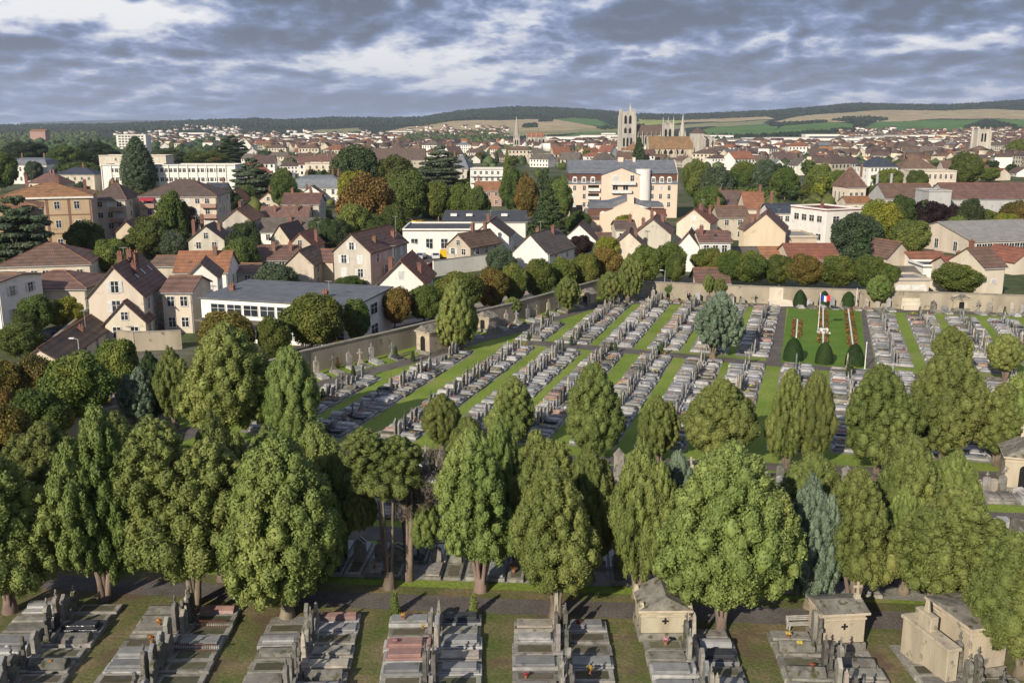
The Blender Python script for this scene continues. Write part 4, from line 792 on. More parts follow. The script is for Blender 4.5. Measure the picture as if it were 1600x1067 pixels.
q = MB(); q.prism([(X0(938), -.3), (X0(997), -.3), (X0(997), zt - .5), (X0(968), zat(262, rt.location.y)), (X0(938), zt - .5)], -2.2, 7, 'y'); ob('gabled_bay', q.mesh('gabled_bay', PW), rt)
q = MB(); zg = zat(262, rt.location.y); q.add([(X0(937), -2.4, zt - .5), (X0(968), -2.4, zg), (X0(998), -2.4, zt - .5), (X0(937), 7, zt - .5), (X0(968), 7, zg), (X0(998), 7, zt - .5), (X0(937), -2.4, zt - .25), (X0(968), -2.4, zg + .3), (X0(998), -2.4, zt - .25), (X0(937), 7, zt - .25), (X0(968), 7, zg + .3), (X0(998), 7, zt - .25)], [(6, 7, 10, 9), (7, 8, 11, 10), (0, 3, 4, 1), (1, 4, 5, 2), (0, 1, 7, 6), (1, 2, 8, 7), (0, 6, 9, 3), (2, 5, 11, 8)]); ob('bay_roof', q.mesh('bay_roof', PRF), rt)
q = MB(); pr = [(X0(1003) + 2.3 * math.cos(a), -.8 - 1.6 * math.sin(a)) for a in np.linspace(0, math.pi, 9)]; n = len(pr); zz = zat(264, rt.location.y)
q.add([(x, y, -.3) for x, y in pr] + [(x, y, zz) for x, y in pr] + [(pr[0][0], 2, -.3), (pr[-1][0], 2, -.3), (pr[0][0], 2, zz), (pr[-1][0], 2, zz)], [(i, i + 1, n + i + 1, n + i) for i in range(n - 1)] + [tuple(range(n, 2 * n)) + (2 * n + 3, 2 * n + 2), (0, n, 2 * n + 2, 2 * n), (n - 1, 2 * n + 1, 2 * n + 3, 2 * n - 1)]); ob('stair_tower', q.mesh('stair_tower', WALL['white']), rt)
fl = hw / 4.1
for rI in range(1, 4):
    z = rI * fl + .9
    for px in (897, 912): window(rt, X0(px), -.002, z, .9, 1.5, 0, 'c' if (rI < 3 and px == 897) else 'w')
    for px in (1018, 1031, 1044): window(rt, X0(px), -.002, z, .9, 1.5, 0, 'c' if px == 1031 and rI != 2 else 'w')
    balc(rt, X0(917), X0(936), 0, rI * fl + fl * .3, 1.2)
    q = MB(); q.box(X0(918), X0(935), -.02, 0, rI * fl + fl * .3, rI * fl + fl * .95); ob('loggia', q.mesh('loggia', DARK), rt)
for px in (897, 911, 925, 1019, 1032, 1044): dormer(rt, X0(px), -.15, hw + .3)
for zz_, a, b_ in ((283, 953, 990), (296, 953, 984)):
    z = zat(zz_ + 4, rt.location.y); balc(rt, X0(a), X0(b_), -2.2, z, 1.3)
for px, z in ((959, 294), (975, 294)): window(rt, X0(px), -2.203, zat(z, rt.location.y) - .4, 1.6, 1.9)
window(rt, X0(959), -2.203, zat(284, rt.location.y), 1.8, 2.2, 0, 'c'); window(rt, X0(985), -2.203, zat(282, rt.location.y), 1.2, 1.8)
q = MB(); q.box(X0(890), X0(910), -.05, 0, -.2, 4.2); ob('garage_opening', q.mesh('garage_opening', DARK), rt)
q = MB(); q.box(X0(967), X0(975), 6, 8, zt + 3, zt + 5); q.box(X0(990), X0(994), 6, 8, zt + 3, zt + 5); ob('chimney', q.mesh('chimney', PW), rt)
rt, w, hw, hr, s = h('lower peach building with slate roof in front of the apartment block', 917, 1040, 368, 338, 326, 12, 0, 'x', 'peach', 'slate', 'gable', 0, 2, 'w', (), 0, 'apartment_building', 'building', gutter=False)
X0 = lambda px: (px - 978.5) * s; zb = zat(315, rt.location.y)
q = MB(); q.box(-w / 2 + .05, w / 2 - .05, -.04, 0, hw - 1, zat(326, rt.location.y)); ob('attic', q.mesh('attic', MATS['brown attic cladding']), rt)
q = MB(); q.prism([(X0(936), -.3), (X0(1028), -.3), (X0(1028), zat(335, rt.location.y)), (X0(1018), zat(330, rt.location.y)), (X0(986), zat(318, rt.location.y)), (X0(978), zat(315, rt.location.y)), (X0(955), zat(327, rt.location.y)), (X0(936), zat(333, rt.location.y))], -1.2, 1, 'y'); ob('gabled_bay', q.mesh('gabled_bay', PW), rt)
q = MB(); q.prism([(X0(920), zat(326, rt.location.y)), (X0(955), zat(326, rt.location.y)), (X0(978), zb), (X0(1010), zat(324, rt.location.y)), (X0(1037), zat(324, rt.location.y)), (X0(1035), zat(318, rt.location.y)), (X0(1008), zat(317, rt.location.y)), (X0(985), zat(307, rt.location.y)), (X0(955), zat(316, rt.location.y)), (X0(925), zat(318, rt.location.y))], 1.02, 10, 'y'); ob('slate_roof', q.mesh('slate_roof', PRF), rt)
q = MB(); q.box(X0(979), X0(989), 0, 2, zb - 2, zat(304, rt.location.y)); ob('chimney', q.mesh('chimney', PW), rt); dormer(rt, X0(941), -.7, hw - .6); dormer(rt, X0(1019), -.7, hw - .6)
h('white house with big grey brown roof at the end of the street trees', 800, 856, 432, 396, 367, 15, -30, 'y', 'white', 'greybrown', 'gable', 0, 2, 'w', ((-.1, .4, 1.4), (.1, .7, 1.4)), 2, wh=1.2, xs=897)
h('white windowless gable with dark brown roof below the peach building', 878, 930, 398, 375, 351, 10, -8, 'y', 'white', 'darkbrown', 'gable', 0, 1, 'w', (), 1, xs=938)
h('brown roofed annex between the white gable and the grey gable', 920, 962, 396, 378, 364, 9, 0, 'x', 'cream', 'brown', 'gable', 2, 1, 'w', (), 0)
h('tall grey stained gable house with clustered chimneys', 990, 1046, 412, 366, 343, 14, -10, 'y', 'grey', 'brown', 'gable', 0, 2, 'w', ((-.3, .3, 1.6), (-.1, .6, 1.8), (.2, .6, 1.5)), 3, xs=1053)
h('cream house with small chimney left of the grey stained gable', 962, 992, 405, 358, 345, 10, 0, 'x', 'cream', 'darkbrown', 'gable', 2, 2, 's', ((.3, .4, 1.6),), 1)
h('small cream gable with dark roof below the stained gable', 957, 1005, 420, 385, 363, 11, -16, 'y', 'cream', 'darkbrown', 'gable', 0, 1, 'w', ((.2, .3, 1.6),), 1, xs=1008)
h('cream gabled house with bright red roof and shuttered windows', 1057, 1106, 392, 348, 327, 12, -14, 'y', 'cream', 'red', 'gable', 1, 2, 'c', ((.1, .4, 1.4), (.3, .8, 2)), 2, wh=2, xs=1120)
h('bright white gable cottage beside the long brown roofed house', 1057, 1090, 424, 385, 364, 10, -20, 'y', 'white', 'brown', 'gable', 0, 1, 'w', ((.35, .5, 2),), 1, xs=1096)
h('white house with long brown roof and skylight behind the lindens', 1092, 1140, 425, 377, 361, 9, 0, 'x', 'white', 'brown', 'gable', 3, 2, 's', ((-.4, .3, 1.8),), 1, sky=1)
h('white house with brown roof and dormer beyond the red roof', 1125, 1164, 344, 331, 298, 10, 0, 'x', 'white', 'darkbrown', 'gable', 2, 1, 'w', ((-.4, .6, 2),), 1, sky=2)
h('beige house with rusty brown roof beside the red roof house', 1121, 1168, 375, 339, 322, 10, 0, 'x', 'beige', 'brown', 'gable', 2, 2, 'w', ((-.4, .5, 2),), 1)
h('rust red roofed house near the centre right trees', 1163, 1194, 352, 325, 300, 10, 0, 'x', 'cream', 'red', 'gable', 1, 1, 'w', ((.4, .5, 2),), 1)
h('big tan gabled house with brown roof and brick chimneys', 1162, 1222, 412, 362, 334, 15, -12, 'y', 'tan', 'brown', 'gable', 0, 2, 'w', ((-.2, .2, 2.2), (-.35, .5, 1.5)), 3, xs=1228)
h('plain tan flat topped house right of the big tan gable', 1222, 1274, 410, 372, 368, 12, 0, 'x', 'tan', 'flatgrey', 'flat', 0, 1, 'w', (), 0)
h('tan gabled house with brown roof left of the maroon roof building', 1196, 1228, 395, 362, 342, 12, 20, 'y', 'tan', 'brown', 'gable', 0, 2, 'w', ((.3, .2, 2.2),), 2)
h('white building with flat maroon roof and square windows', 1284, 1345, 385, 329, 323, 14, 22, 'x', 'white', 'maroon', 'flat', 2, 2, 'w', ((-.1, .5, 1.2),), 4, 'office_building', 'building', 1.5, 1.8)
h('tall steep roofed brick and cream pavilion', 1321, 1352, 325, 291, 262, 11, 10, 'x', 'cream', 'brown', 'hip', 3, 1, 'w', ((.42, .3, 3.5),), 3, 'pavilion', 'pavilion', 3, 1)
h('low house with orange brown roof in front of the pavilion', 1322, 1373, 335, 317, 307, 9, 0, 'x', 'cream', 'orange', 'gable', 3, 1, 'w', (), 1)
h('low white house with grey flat roof left of the maroon roof', 1200, 1246, 372, 332, 318, 10, 0, 'x', 'white', 'darkslate', 'gable', 4, 2, 'w', ((-.3, .5, 3),), 0)
# right
rt, w, hw, hr, s = h('modern school wing with brown roof and glazed front', 1382, 1462, 340, 309, 287, 16, 0, 'x', 'concrete', 'brown', 'gable', 8, 1, 'w', (), 0, 'school_building', 'school', 2.6, 2.6)
q = MB(); [q.tube([(x, 10, hw), (x, 10, hw + 7.5)], .45, 9) for x in (-w * .48, -w * .2)]; ob('steel_chimney', q.mesh('steel_chimney', METAL), rt)
h('long modern school wing with brown roof over pale wall', 1480, 1625, 348, 310, 286, 18, 0, 'x', 'concrete', 'brown', 'gable', 0, 2, 'w', (), 0, 'school_building', 'school')
h('blank concrete block joining the two school wings', 1447, 1482, 352, 300, 297, 10, 0, 'x', 'concrete', 'flatgrey', 'flat', 0, 1, 'w', (), 0, 'school_building', 'school')
rt, w, hw, hr, s = h('long low hall with wide grey roof and tall windows at right edge', 1506, 1660, 398, 374, 345, 24, 14, 'x', 'cream', 'greyflat2', 'gable', 14, 1, 'w', (), 3, 'hall', 'hall', 2.4, 1.3)
h('white hotel with dark slate hipped roof', 1354, 1402, 292, 260, 245, 14, 6, 'x', 'white', 'darkslate', 'hip', 7, 3, 'w', (), 3, 'hotel', 'building', 1.5, .9)
h('tan stone house with brown hipped roof right of the white hotel', 1405, 1460, 292, 262, 247, 12, 0, 'x', 'stone', 'brown', 'hip', 6, 2, 'w', ((.3, .5, 2), (-.3, .5, 2)), 1)
h('cream classical building with balustraded flat roof', 1426, 1492, 300, 268, 264, 12, 0, 'x', 'cream', 'flatgrey', 'flat', 7, 2, 'w', (), 1, 'town_house', 'building', 2)
h('gabled cottage with brown roof among trees on the right', 1380, 1426, 425, 401, 379, 9, 22, 'y', 'beige', 'brown', 'gable', 0, 1, 'w', (), 0)
h('low building with orange brown roof behind the garages', 1427, 1480, 430, 411, 394, 9, 0, 'x', 'white', 'orange', 'gable', 0, 1, 'w', (), 0)
h('shed with corrugated grey roof behind the far wall', 1400, 1442, 446, 430, 417, 8, 0, 'x', 'beige', 'greybrown', 'gable', 0, 1, 'w', (), 0, 'shed', 'shed')
rt, w, hw, hr, s = h('flat roofed garage with two white doors behind the far wall', 1396, 1450, 462, 439, 435, 7, 0, 'x', 'beige', 'flatgrey', 'flat', 0, 1, 'w', (), 0, 'garage', 'garage')
for sx in (-.24, .22):
    q = MB(); q.box(sx * w - 1.3, sx * w + 1.3, -.05, 0, .1, hw * .75); ob('garage_door', q.mesh('garage_door', TRIM), rt)
h('small white flat roofed store beside the orange brown roof', 1440, 1478, 446, 418, 415, 7, 0, 'x', 'white', 'flat', 'flat', 0, 1, 'w', (), 0, 'shed', 'shed')
h('brown roofed house behind the clipped round tree on the right', 1484, 1532, 458, 421, 401, 9, 0, 'x', 'cream', 'red', 'gable', 0, 2, 'w', ((.1, .6, 1),), 0)
h('tall narrow cream house with brown roof at the far wall', 1531, 1568, 466, 416, 387, 9, 16, 'x', 'cream', 'brown', 'gable', 1, 1, 'c', ((-.35, .5, 1.2),), 0, wh=.6)
h('small cream gable at the right edge by the lawn', 1578, 1630, 428, 408, 390, 9, 18, 'y', 'cream', 'red', 'gable', 1, 1, 'w', (), 0)
h('plain brown roof behind the far wall lindens', 1233, 1310, 425, 404, 381, 11, 0, 'x', 'cream', 'red', 'gable', 0, 1, 'w', (), 0)
h('small brown roofed shed standing right behind the far wall', 1088, 1139, 452, 440, 419, 6, 0, 'x', 'cream', 'brown', 'gable', 0, 1, 'w', (), 0, 'shed', 'shed')
h('low grey roofed outbuilding behind the far lindens', 1141, 1186, 418, 399, 386, 8, 0, 'x', 'grey', 'greybrown', 'gable', 0, 1, 'w', (), 0, 'shed', 'shed')
h('low orange roofed outbuilding below the big tan gable', 1187, 1226, 418, 402, 386, 8, 0, 'x', 'cream', 'orange', 'gable', 0, 1, 'w', (), 0, 'shed', 'shed')
# lower left
h('long low building with striped brown hipped roof at the far left', 10, 138, 450, 413, 380, 15, 14, 'x', 'cream', 'brown', 'hip', 7, 1, 'w', (), 3, wh=2)
h('beige walled building with dull brown hipped roof at left', 6, 138, 492, 450, 423, 12, 0, 'x', 'beige', 'brown', 'hip', 0, 1, 'w', (), 0)
rt, w, hw, hr, s = h('tall pinkish gabled house with four brick chimneys and dish', 146, 228, 532, 462, 417, 14, -30, 'y', 'cream', 'brown', 'gable', 1, 2, 's', ((-.05, .35, 1.6), (.05, .5, 1.8), (.12, .62, 1.8), (.2, .35, 1.4)), 4, wh=1.7, ww=1.1, sky=3, xs=262)
h('lean gabled extension in front of the tall pinkish house', 168, 229, 536, 503, 472, 4, 6, 'y', 'cream', 'brown', 'gable', 2, 1, 'w', (), 1, wh=1.5)
h('long low house with striped brown roof running from the street', 34, 96, 592, 566, 545, 24, -33, 'y', 'cream', 'brown', 'gable', 0, 1, 'w', ((.2, .55, .5),), 4, wh=1.2, xs=180)
h('white house fragment with dark green shutters at the left edge', -50, 10, 512, 440, 428, 9, -14, 'x', 'white', 'brown', 'gable', 2, 2, 's', (), 2)
rt, w, hw, hr, s = h('long white building with blue grey metal roof beside the cemetery', 306, 562, 538, 472, 450, 13, 2, 'x', 'white', 'slate', 'mono', 8, 2, 'w', ((.24, .3, .8), (-.42, .4, .6)), 1, 'commercial_building', 'building', 1.5, 2.2, xs=612)
q = MB(); q.box(-w / 2 - .1, w * .1, -1.6, 0, hw * .5, hw * .5 + .25); ob('canopy', q.mesh('canopy', ROOF['greybrown']), rt)
h('low white house with rust roof and white gable ends', 276, 356, 460, 424, 393, 10, 4, 'x', 'white', 'orange', 'gable', 2, 1, 'w', ((.2, .4, 1.4),), 1)
h('brown roofed link building beside the tall pinkish house', 258, 304, 520, 455, 432, 9, 0, 'x', 'cream', 'brown', 'gable', 2, 2, 'w', (), 0)
h('small white gable with striped brown roof behind the white building', 296, 342, 492, 434, 412, 9, -26, 'y', 'white', 'brown', 'gable', 0, 1, 'w', (), 1, xs=348)
h('windowless grey stone barn left of the rust roof house', 236, 276, 450, 415, 400, 10, 0, 'x', 'stone', 'brown', 'gable', 0, 1, 'w', (), 0, 'barn', 'barn')
h('grey house with brown roof left of the brown chimney houses', 356, 400, 448, 425, 412, 9, 0, 'x', 'grey', 'brown', 'gable', 2, 1, 'w', (), 1)
# garden walls
def gwall(pts, hh, label, m=CONC, th=.3):
    X0_, Y0_ = P(*pts[0]); pl = [P(*q) for q in pts]; root = ob('garden_wall', None, None, (X0_, Y0_, 0)); b = MB(); c = MB()
    for a, d in zip(pl[:-1], pl[1:]):
        u = Vector((d[0] - a[0], d[1] - a[1])).normalized() * th / 2; n_ = Vector((-u.y, u.x))
        for mb, k, z0, z1 in ((b, 1., 0, hh), (c, 1.4, hh, hh + .1)):
            vs = [(a[0] - X0_ + n_.x * k, a[1] - Y0_ + n_.y * k), (d[0] - X0_ + n_.x * k, d[1] - Y0_ + n_.y * k), (d[0] - X0_ - n_.x * k, d[1] - Y0_ - n_.y * k), (a[0] - X0_ - n_.x * k, a[1] - Y0_ - n_.y * k)]
            mb.add([(x, y, z0) for x, y in vs] + [(x, y, z1) for x, y in vs], [(0, 3, 2, 1), (4, 5, 6, 7), (0, 1, 5, 4), (1, 2, 6, 5), (2, 3, 7, 6), (3, 0, 4, 7)])
    ob('wall_face', b.mesh('wall_face', m), root); ob('coping', c.mesh('coping', COPING), root); tag(root, label, 'wall')
gwall([(185, 545), (212, 548), (285, 545)], 2.6, 'beige yard wall in front of the tall pinkish house')
gwall([(85, 545), (128, 508), (160, 478)], 1.6, 'garden wall along the narrow left street')
gwall([(677, 432), (735, 424), (825, 412)], 3.2, 'long white wall below the beige house', WALL['white'])
gwall([(1450, 452), (1480, 458), (1560, 462)], 1.8, 'pale low wall right of the garages', WALL['cream'])
# ------------------------------------------------------------------ churches
STN = mat('cathedral stone', (.50, .46, .39), (.31, .29, .25), .12, .9, .05, .4, 1.5, streak=True, dirt=((.2, .18, .15), .2, .6))
def at(px, yb): X, Y = P(px, yb); return X, Y, mpp(Y, 10)
def lancets(b, x0, x1, n, y, z0, z1, m=1):
    for k in range(n):
        x = x0 + (x1 - x0) * (k + .5) / n; w = (x1 - x0) / n * .28; b.prism([(x - w, z0), (x + w, z0), (x + w, z1 - w), (x, z1 + w * .6), (x - w, z1 - w)], y - .15, y, 'y', m)
X, Y, s = at(980, 238); root = ob('cathedral', None, None, (X, Y, 0)); tag(root, 'tall gothic cathedral with square pinnacled stone tower and brown roof', 'cathedral')
b = MB(); W2 = 12 * s; zt = zat(174, Y)
b.box(-W2, W2, 0, 2 * W2, 0, zt * .42); b.box(-W2 * .92, W2 * .92, .4, 2 * W2 - .4, zt * .42, zt * .66); b.box(-W2 * .86, W2 * .86, .8, 2 * W2 - .8, zt * .66, zt)
for sx in (-1, 1):
    for yy in (0, 2 * W2 - 2.2): b.box(sx * W2 * .97 - 1.3, sx * W2 * .97 + 1.3, yy - .6, yy + 2.2, 0, zt * .9, tp=.75); b.box(sx * W2 * .88 - .9, sx * W2 * .88 + .9, yy, yy + 1.8, zt * .9, zt + 3, tp=.8)
b.box(-W2 * .9, W2 * .9, .5, 2 * W2 - .5, zt * .655, zt * .675); b.box(-W2, W2, -.1, 2 * W2, zt * .42, zt * .44)
b.box(1.2, 3.8, 3, 5.6, zt, zt + 4); b.box(1.5, 3.5, 3.3, 5.3, zt + 4, zt + 10, tp=.1)
lancets(b, -W2 * .6, W2 * .6, 2, .8, zt * .70, zt * .9); lancets(b, -W2 * .6, W2 * .6, 2, .4, zt * .47, zt * .6); lancets(b, -W2 * .7, W2 * .7, 3, 0, zt * .15, zt * .36)
ob('tower', b.mesh('tower', [STN, DARK]), root)
b = MB(); l0, l1 = W2 + .2, (1050 - 980) * s; ze = zat(211, Y); zr = zat(195, Y); b.box(l0, l1, 4, 17, 0, ze); lancets(b, l0 + 2, l1 - 2, 9, 4, ze * .5, ze * .92)
for k in range(8): x = l0 + 3 + k * (l1 - l0 - 6) / 7; b.box(x - .5, x + .5, 1, 4, 0, ze * 1.0, tp=.8); b.box(x - .35, x + .35, 1.2, 2.2, ze * 1.0, ze * 1.25, tp=.2)
ob('nave', b.mesh('nave', [STN, DARK]), root)
b = MB(); b.prism([(3.5, ze), (17.5, ze), (10.5, zr)], l0, l1 + 1, 'x'); ob('roof', b.mesh('roof', ROOF['darkbrown']), root)
b = MB(); xa, xc = (1034 - 980) * s, (1050 - 980) * s; zz = zat(195, Y); b.box(xa, xc, -3, 3.9, 0, zz); b.prism([(xa, zz), (xc, zz), ((xa + xc) / 2, zz + 5)], -3, 3.9, 'y'); lancets(b, xa + 1, xc - 1, 2, -3, zz * .45, zz * .85)
for x in (xa, xc, (xa + xc) / 2): b.box(x - .8, x + .8, -3.6, -2, 0, zz + 1); b.box(x - .8, x + .8, -3.6, -2, zz + 1, zz + 9, tp=.1)
ob('transept', b.mesh('transept', [STN, DARK]), root)
X, Y, s = at(1048, 246); root = ob('abbey_church', None, None, (X, Y, 0)); tag(root, 'abbey church with wide tan tiled roof and flying buttresses', 'church')
b = MB(); w = 36 * s; ze = zat(232, Y); zr = zat(213.5, Y + 8); b.box(-w, w, 0, 16, 0, ze); b.prism([(0, ze), (16, ze), (8, zr)], -w, w, 'x'); lancets(b, -w + 3, w - 8, 6, 0, ze * .4, ze * .85)
for k in range(6): x = -w + 4 + k * 7.5; b.box(x - .5, x + .5, -2, 0, 0, ze * .75, tp=.9)
ob('nave', b.mesh('nave', [WALL['stone'], DARK]), root)
b = MB(); b.prism([(-.6, ze - .4), (16.6, ze - .4), (8, zr + .4)], -w + .6, w - .5, 'x'); ob('roof', b.mesh('roof', mat('tan church roof', (.27, .155, .085), (.18, .105, .06), .3, .9, .1, .3, dirt=((.15, .11, .07), .15, .6))), root)
b = MB(); c0 = (1092 - 1048) * s; r0 = 8.; n = 10; zc = zat(208, Y)
b.tube([(c0, 9, 0), (c0, 9, zc)], r0, n); 
for k in range(5):
    a = -math.pi * .42 + k * .45; ux, uy = math.cos(a), math.sin(a); px_, py_ = c0 + ux * 15, 9 + uy * 15; b.box(px_ - 1, px_ + 1, py_ - 1.2, py_ + 1.2, 0, zc * .82, tp=.85)
    b.tube([(px_, py_, zc * .72), (c0 + ux * 11.5, 9 + uy * 11.5, zc * .86), (c0 + ux * 8, 9 + uy * 8, zc * .92)], .7, 5)
ob('apse', b.mesh('apse', STN), root)
b = MB(); b.tube([(c0, 9, zc), (c0, 9, zat(198.5, Y))], [8.6, .4], n); ob('apse_roof', b.mesh('apse_roof', ROOF['darkbrown']), root)
def spire(label, px, yb, yt, wpx, yshaft, name='church_spire'):
    X, Y, s = at(px, yb); root = ob(name, None, None, (X, Y, 0)); tag(root, label, 'spire'); w = wpx * s / 2; zs, zt = zat(yshaft, Y), zat(yt, Y); b = MB()
    b.box(-w, w, -w, w, 0, zs); lancets(b, -w * .7, w * .7, 2, -w, zs * .6, zs * .9); ob('tower', b.mesh('tower', [STN, DARK]), root)
    b = MB(); b.tube([(0, 0, zs), (0, 0, zt)], [w * 1.0, .15], 8); [b.box(sx * w * .85 - .5, sx * w * .85 + .5, sy * w * .85 - .5, sy * w * .85 + .5, zs, zs + (zt - zs) * .25, tp=.2) for sx in (-1, 1) for sy in (-1, 1)]; ob('steeple', b.mesh('steeple', STN), root)
spire('slender stone spire standing between cathedral and abbey apse', 1065, 240, 177, 10, 212)
spire('slender stone spire rising left of the small church', 807, 240, 182, 10, 216)
X, Y, s = at(838, 232); root = ob('small_church', None, None, (X, Y, 0)); tag(root, 'small stone church with tan roof right of the left spire', 'church')
b = MB(); w = 15 * s; ze = zat(214, Y); b.box(-w, w, 0, 14, 0, ze); lancets(b, -w + 1, w - 1, 5, 0, ze * .3, ze * .8); [b.box(x - .6, x + .6, -1.5, 0, 0, ze + 4, tp=.4) for x in np.linspace(-w, w, 5)]; ob('nave', b.mesh('nave', [STN, DARK]), root)
b = MB(); b.prism([(-.4, ze), (14.4, ze), (7, zat(207, Y))], -w, w * .8, 'x'); b.tube([(w * .2, 7, zat(207, Y)), (w * .2, 7, zat(199, Y))], [.8, .1], 6); ob('roof', b.mesh('roof', ROOF['orange']), root)
X, Y, s = at(1529, 252); root = ob('church_tower', None, None, (X, Y, 0)); tag(root, 'pale square church tower alone on the right of the town', 'tower')
b = MB(); w = 9.5 * s; zt = zat(202, Y); b.box(-w, w, -w, w, 0, zt * .55); b.box(-w * .92, w * .92, -w * .92, w * .92, zt * .55, zt); lancets(b, -w * .5, w * .5, 2, -w * .92, zt * .62, zt * .88); lancets(b, -w * .5, w * .5, 1, -w, zt * .2, zt * .45)
for sx in (-1, 1):
    for sy in (-1, 1): b.box(sx * w - .9, sx * w + .9, sy * w - .9, sy * w + .9, 0, zt * .97, tp=.8); b.box(sx * w * .93 - .5, sx * w * .93 + .5, sy * w * .93 - .5, sy * w * .93 + .5, zt * .97, zt * 1.08, tp=.3)
b.box(-w, w, -w, w, zt * .55, zt * .57); b.box(-w * .96, w * .96, -w * .96, w * .96, zt * .97, zt)
ob('tower_shaft', b.mesh('tower_shaft', [mat('pale limestone', (.58, .53, .44), (.44, .4, .33), .15, streak=True), DARK]), root)
def mast(px, yt, label, w=.5):
    X, Y, Z = terr(px, itp(SKY, px) + 1.5); root = ob('radio_mast', None, None, (X, Y, Z - 3)); tag(root, label, 'mast'); ht = 3 + (itp(SKY, px) + 1.5 - yt) * mpp(Y); b = MB(); b.tube([(0, 0, 0), (0, 0, ht)], [w * 2.4, w * .6], 5)
    for z in (.55, .75): b.box(-w * 4, w * 4, -w, w, ht * z, ht * z + w)
    ob('lattice', b.mesh('lattice', METAL), root)
mast(1330, 147, 'tall thin radio mast on the wooded hilltop at right', 1.2); mast(1424, 156, 'lattice pylon on the skyline right of the radio mast', .8); mast(1256, 168, 'small pylon standing before the hills left of the mast', .8)
# ------------------------------------------------------------------ distant houses
FH = []
RC = {'brown': 5, 'darkbrown': 5, 'orange': 1.6, 'red': 1, 'greybrown': 2, 'slate': 1}; WC = {'cream': 3, 'white': 3.2, 'beige': 2, 'grey': 2, 'tan': 1}
def fh_mesh(var, hip, floors):
    r = random.Random(var); L_, W_, hw = r.uniform(9, 17), r.uniform(8, 10.5), floors * 2.9; rise = r.uniform(2.8, 4.4); W = MB(); Rf = MB()
    if hip: W.box(-L_ / 2, L_ / 2, -W_ / 2, W_ / 2, 0, hw)
    else: W.prism([(-W_ / 2, 0), (W_ / 2, 0), (W_ / 2, hw), (0, hw + rise), (-W_ / 2, hw)], -L_ / 2, L_ / 2, 'x')
    a, c, th = L_ / 2 + .35, W_ / 2 + .35, .2; dz = -rise * .35 / (W_ / 2)
    if hip: g = max(a - c, 1); Rf.add([(-a, -c, 0), (a, -c, 0), (a, c, 0), (-a, c, 0), (-g, 0, rise), (g, 0, rise)], [(0, 1, 5, 4), (2, 3, 4, 5), (1, 2, 5), (3, 0, 4), (3, 2, 1, 0)])
    else: Rf.prism([(-c, dz), (0, rise + .01), (c, dz), (c, dz + th), (0, rise + th), (-c, dz + th)], -a, a, 'x')
    Rf.v = [(x, y, z + hw) for x, y, z in Rf.v]
    Wn = MB()
    for f in range(floors):
        for k in range(int(L_ / 2.6)):
            x = -L_ / 2 + 1.6 + k * 2.6
            for sy in (-1, 1): Wn.box(x - .5, x + .5, sy * W_ / 2 - (.06 if sy < 0 else 0), sy * W_ / 2 + (.06 if sy > 0 else 0), f * 2.9 + .9, f * 2.9 + 2.3)
    Ch = MB()
    for k in range(r.choice((1, 2, 2))): x = r.uniform(-.42, .42) * L_; Ch.box(x - .35, x + .35, -.4, .4, hw + rise - .8, hw + rise + 1.5)
    return W, Rf, Wn, Ch
FHV = [fh_mesh(i, i % 3 == 2, 1 + i % 3 if i % 5 else 2) for i in range(9)]
CH_M = mat('chimney brick', (.26, .18, .14), None, 3, .9, .3)
FHM = {}
def far_house(v, wc, rc):
    k = (v, wc, rc)
    if k not in FHM:
        W, Rf, Wn, Ch = FHV[v]; W2_, R2_ = MB(), MB(); W2_.add(W.v, W.f, 0); W2_.add(Wn.v, Wn.f, 1); R2_.add(Rf.v, Rf.f, 0); R2_.add(Ch.v, Ch.f, 1)
        FHM[k] = (W2_.mesh('wall', [WALL[wc], GLASS]), R2_.mesh('roof', [ROOF[rc], CH_M]))
    return FHM[k]
ZONES = [ # phrase, x0, x1, ybase, count, radius
 ('in roofs row below the white mansion', 60, 200, 306, 3), ('in roofs right of the white ribbed building', 375, 470, 290, 5), ('in roofs behind the slate villa', 390, 600, 272, 11), ('in dark roof band left of town', 385, 640, 258, 15),
 ('in far dark roof band left of town', 390, 700, 247, 18), ('in town band left of the first spire', 560, 800, 240, 15), ('in roofs behind the white balcony flats', 660, 890, 256, 11), ('in roofs behind the peach block', 840, 1010, 262, 9),
 ('in roofs below the cathedral', 830, 1010, 249, 13), ('in roofs below the abbey church', 1000, 1130, 258, 7), ('in roofs right of the abbey church', 1110, 1260, 262, 9), ('in upper right roofs before the hotel', 1110, 1380, 250, 19),
 ('in roofs left of the white hotel', 1200, 1350, 272, 8), ('in roofs between hotel and church tower', 1400, 1530, 254, 9), ('in roofs right of the church tower', 1540, 1620, 262, 5), ('in roofs behind the school', 1470, 1620, 278, 8), ('in far roofs band on the right', 1130, 1600, 240, 26), ('in far roofs band on the left', 200, 560, 236, 16)]
rr = random.Random(12); nfh = 0
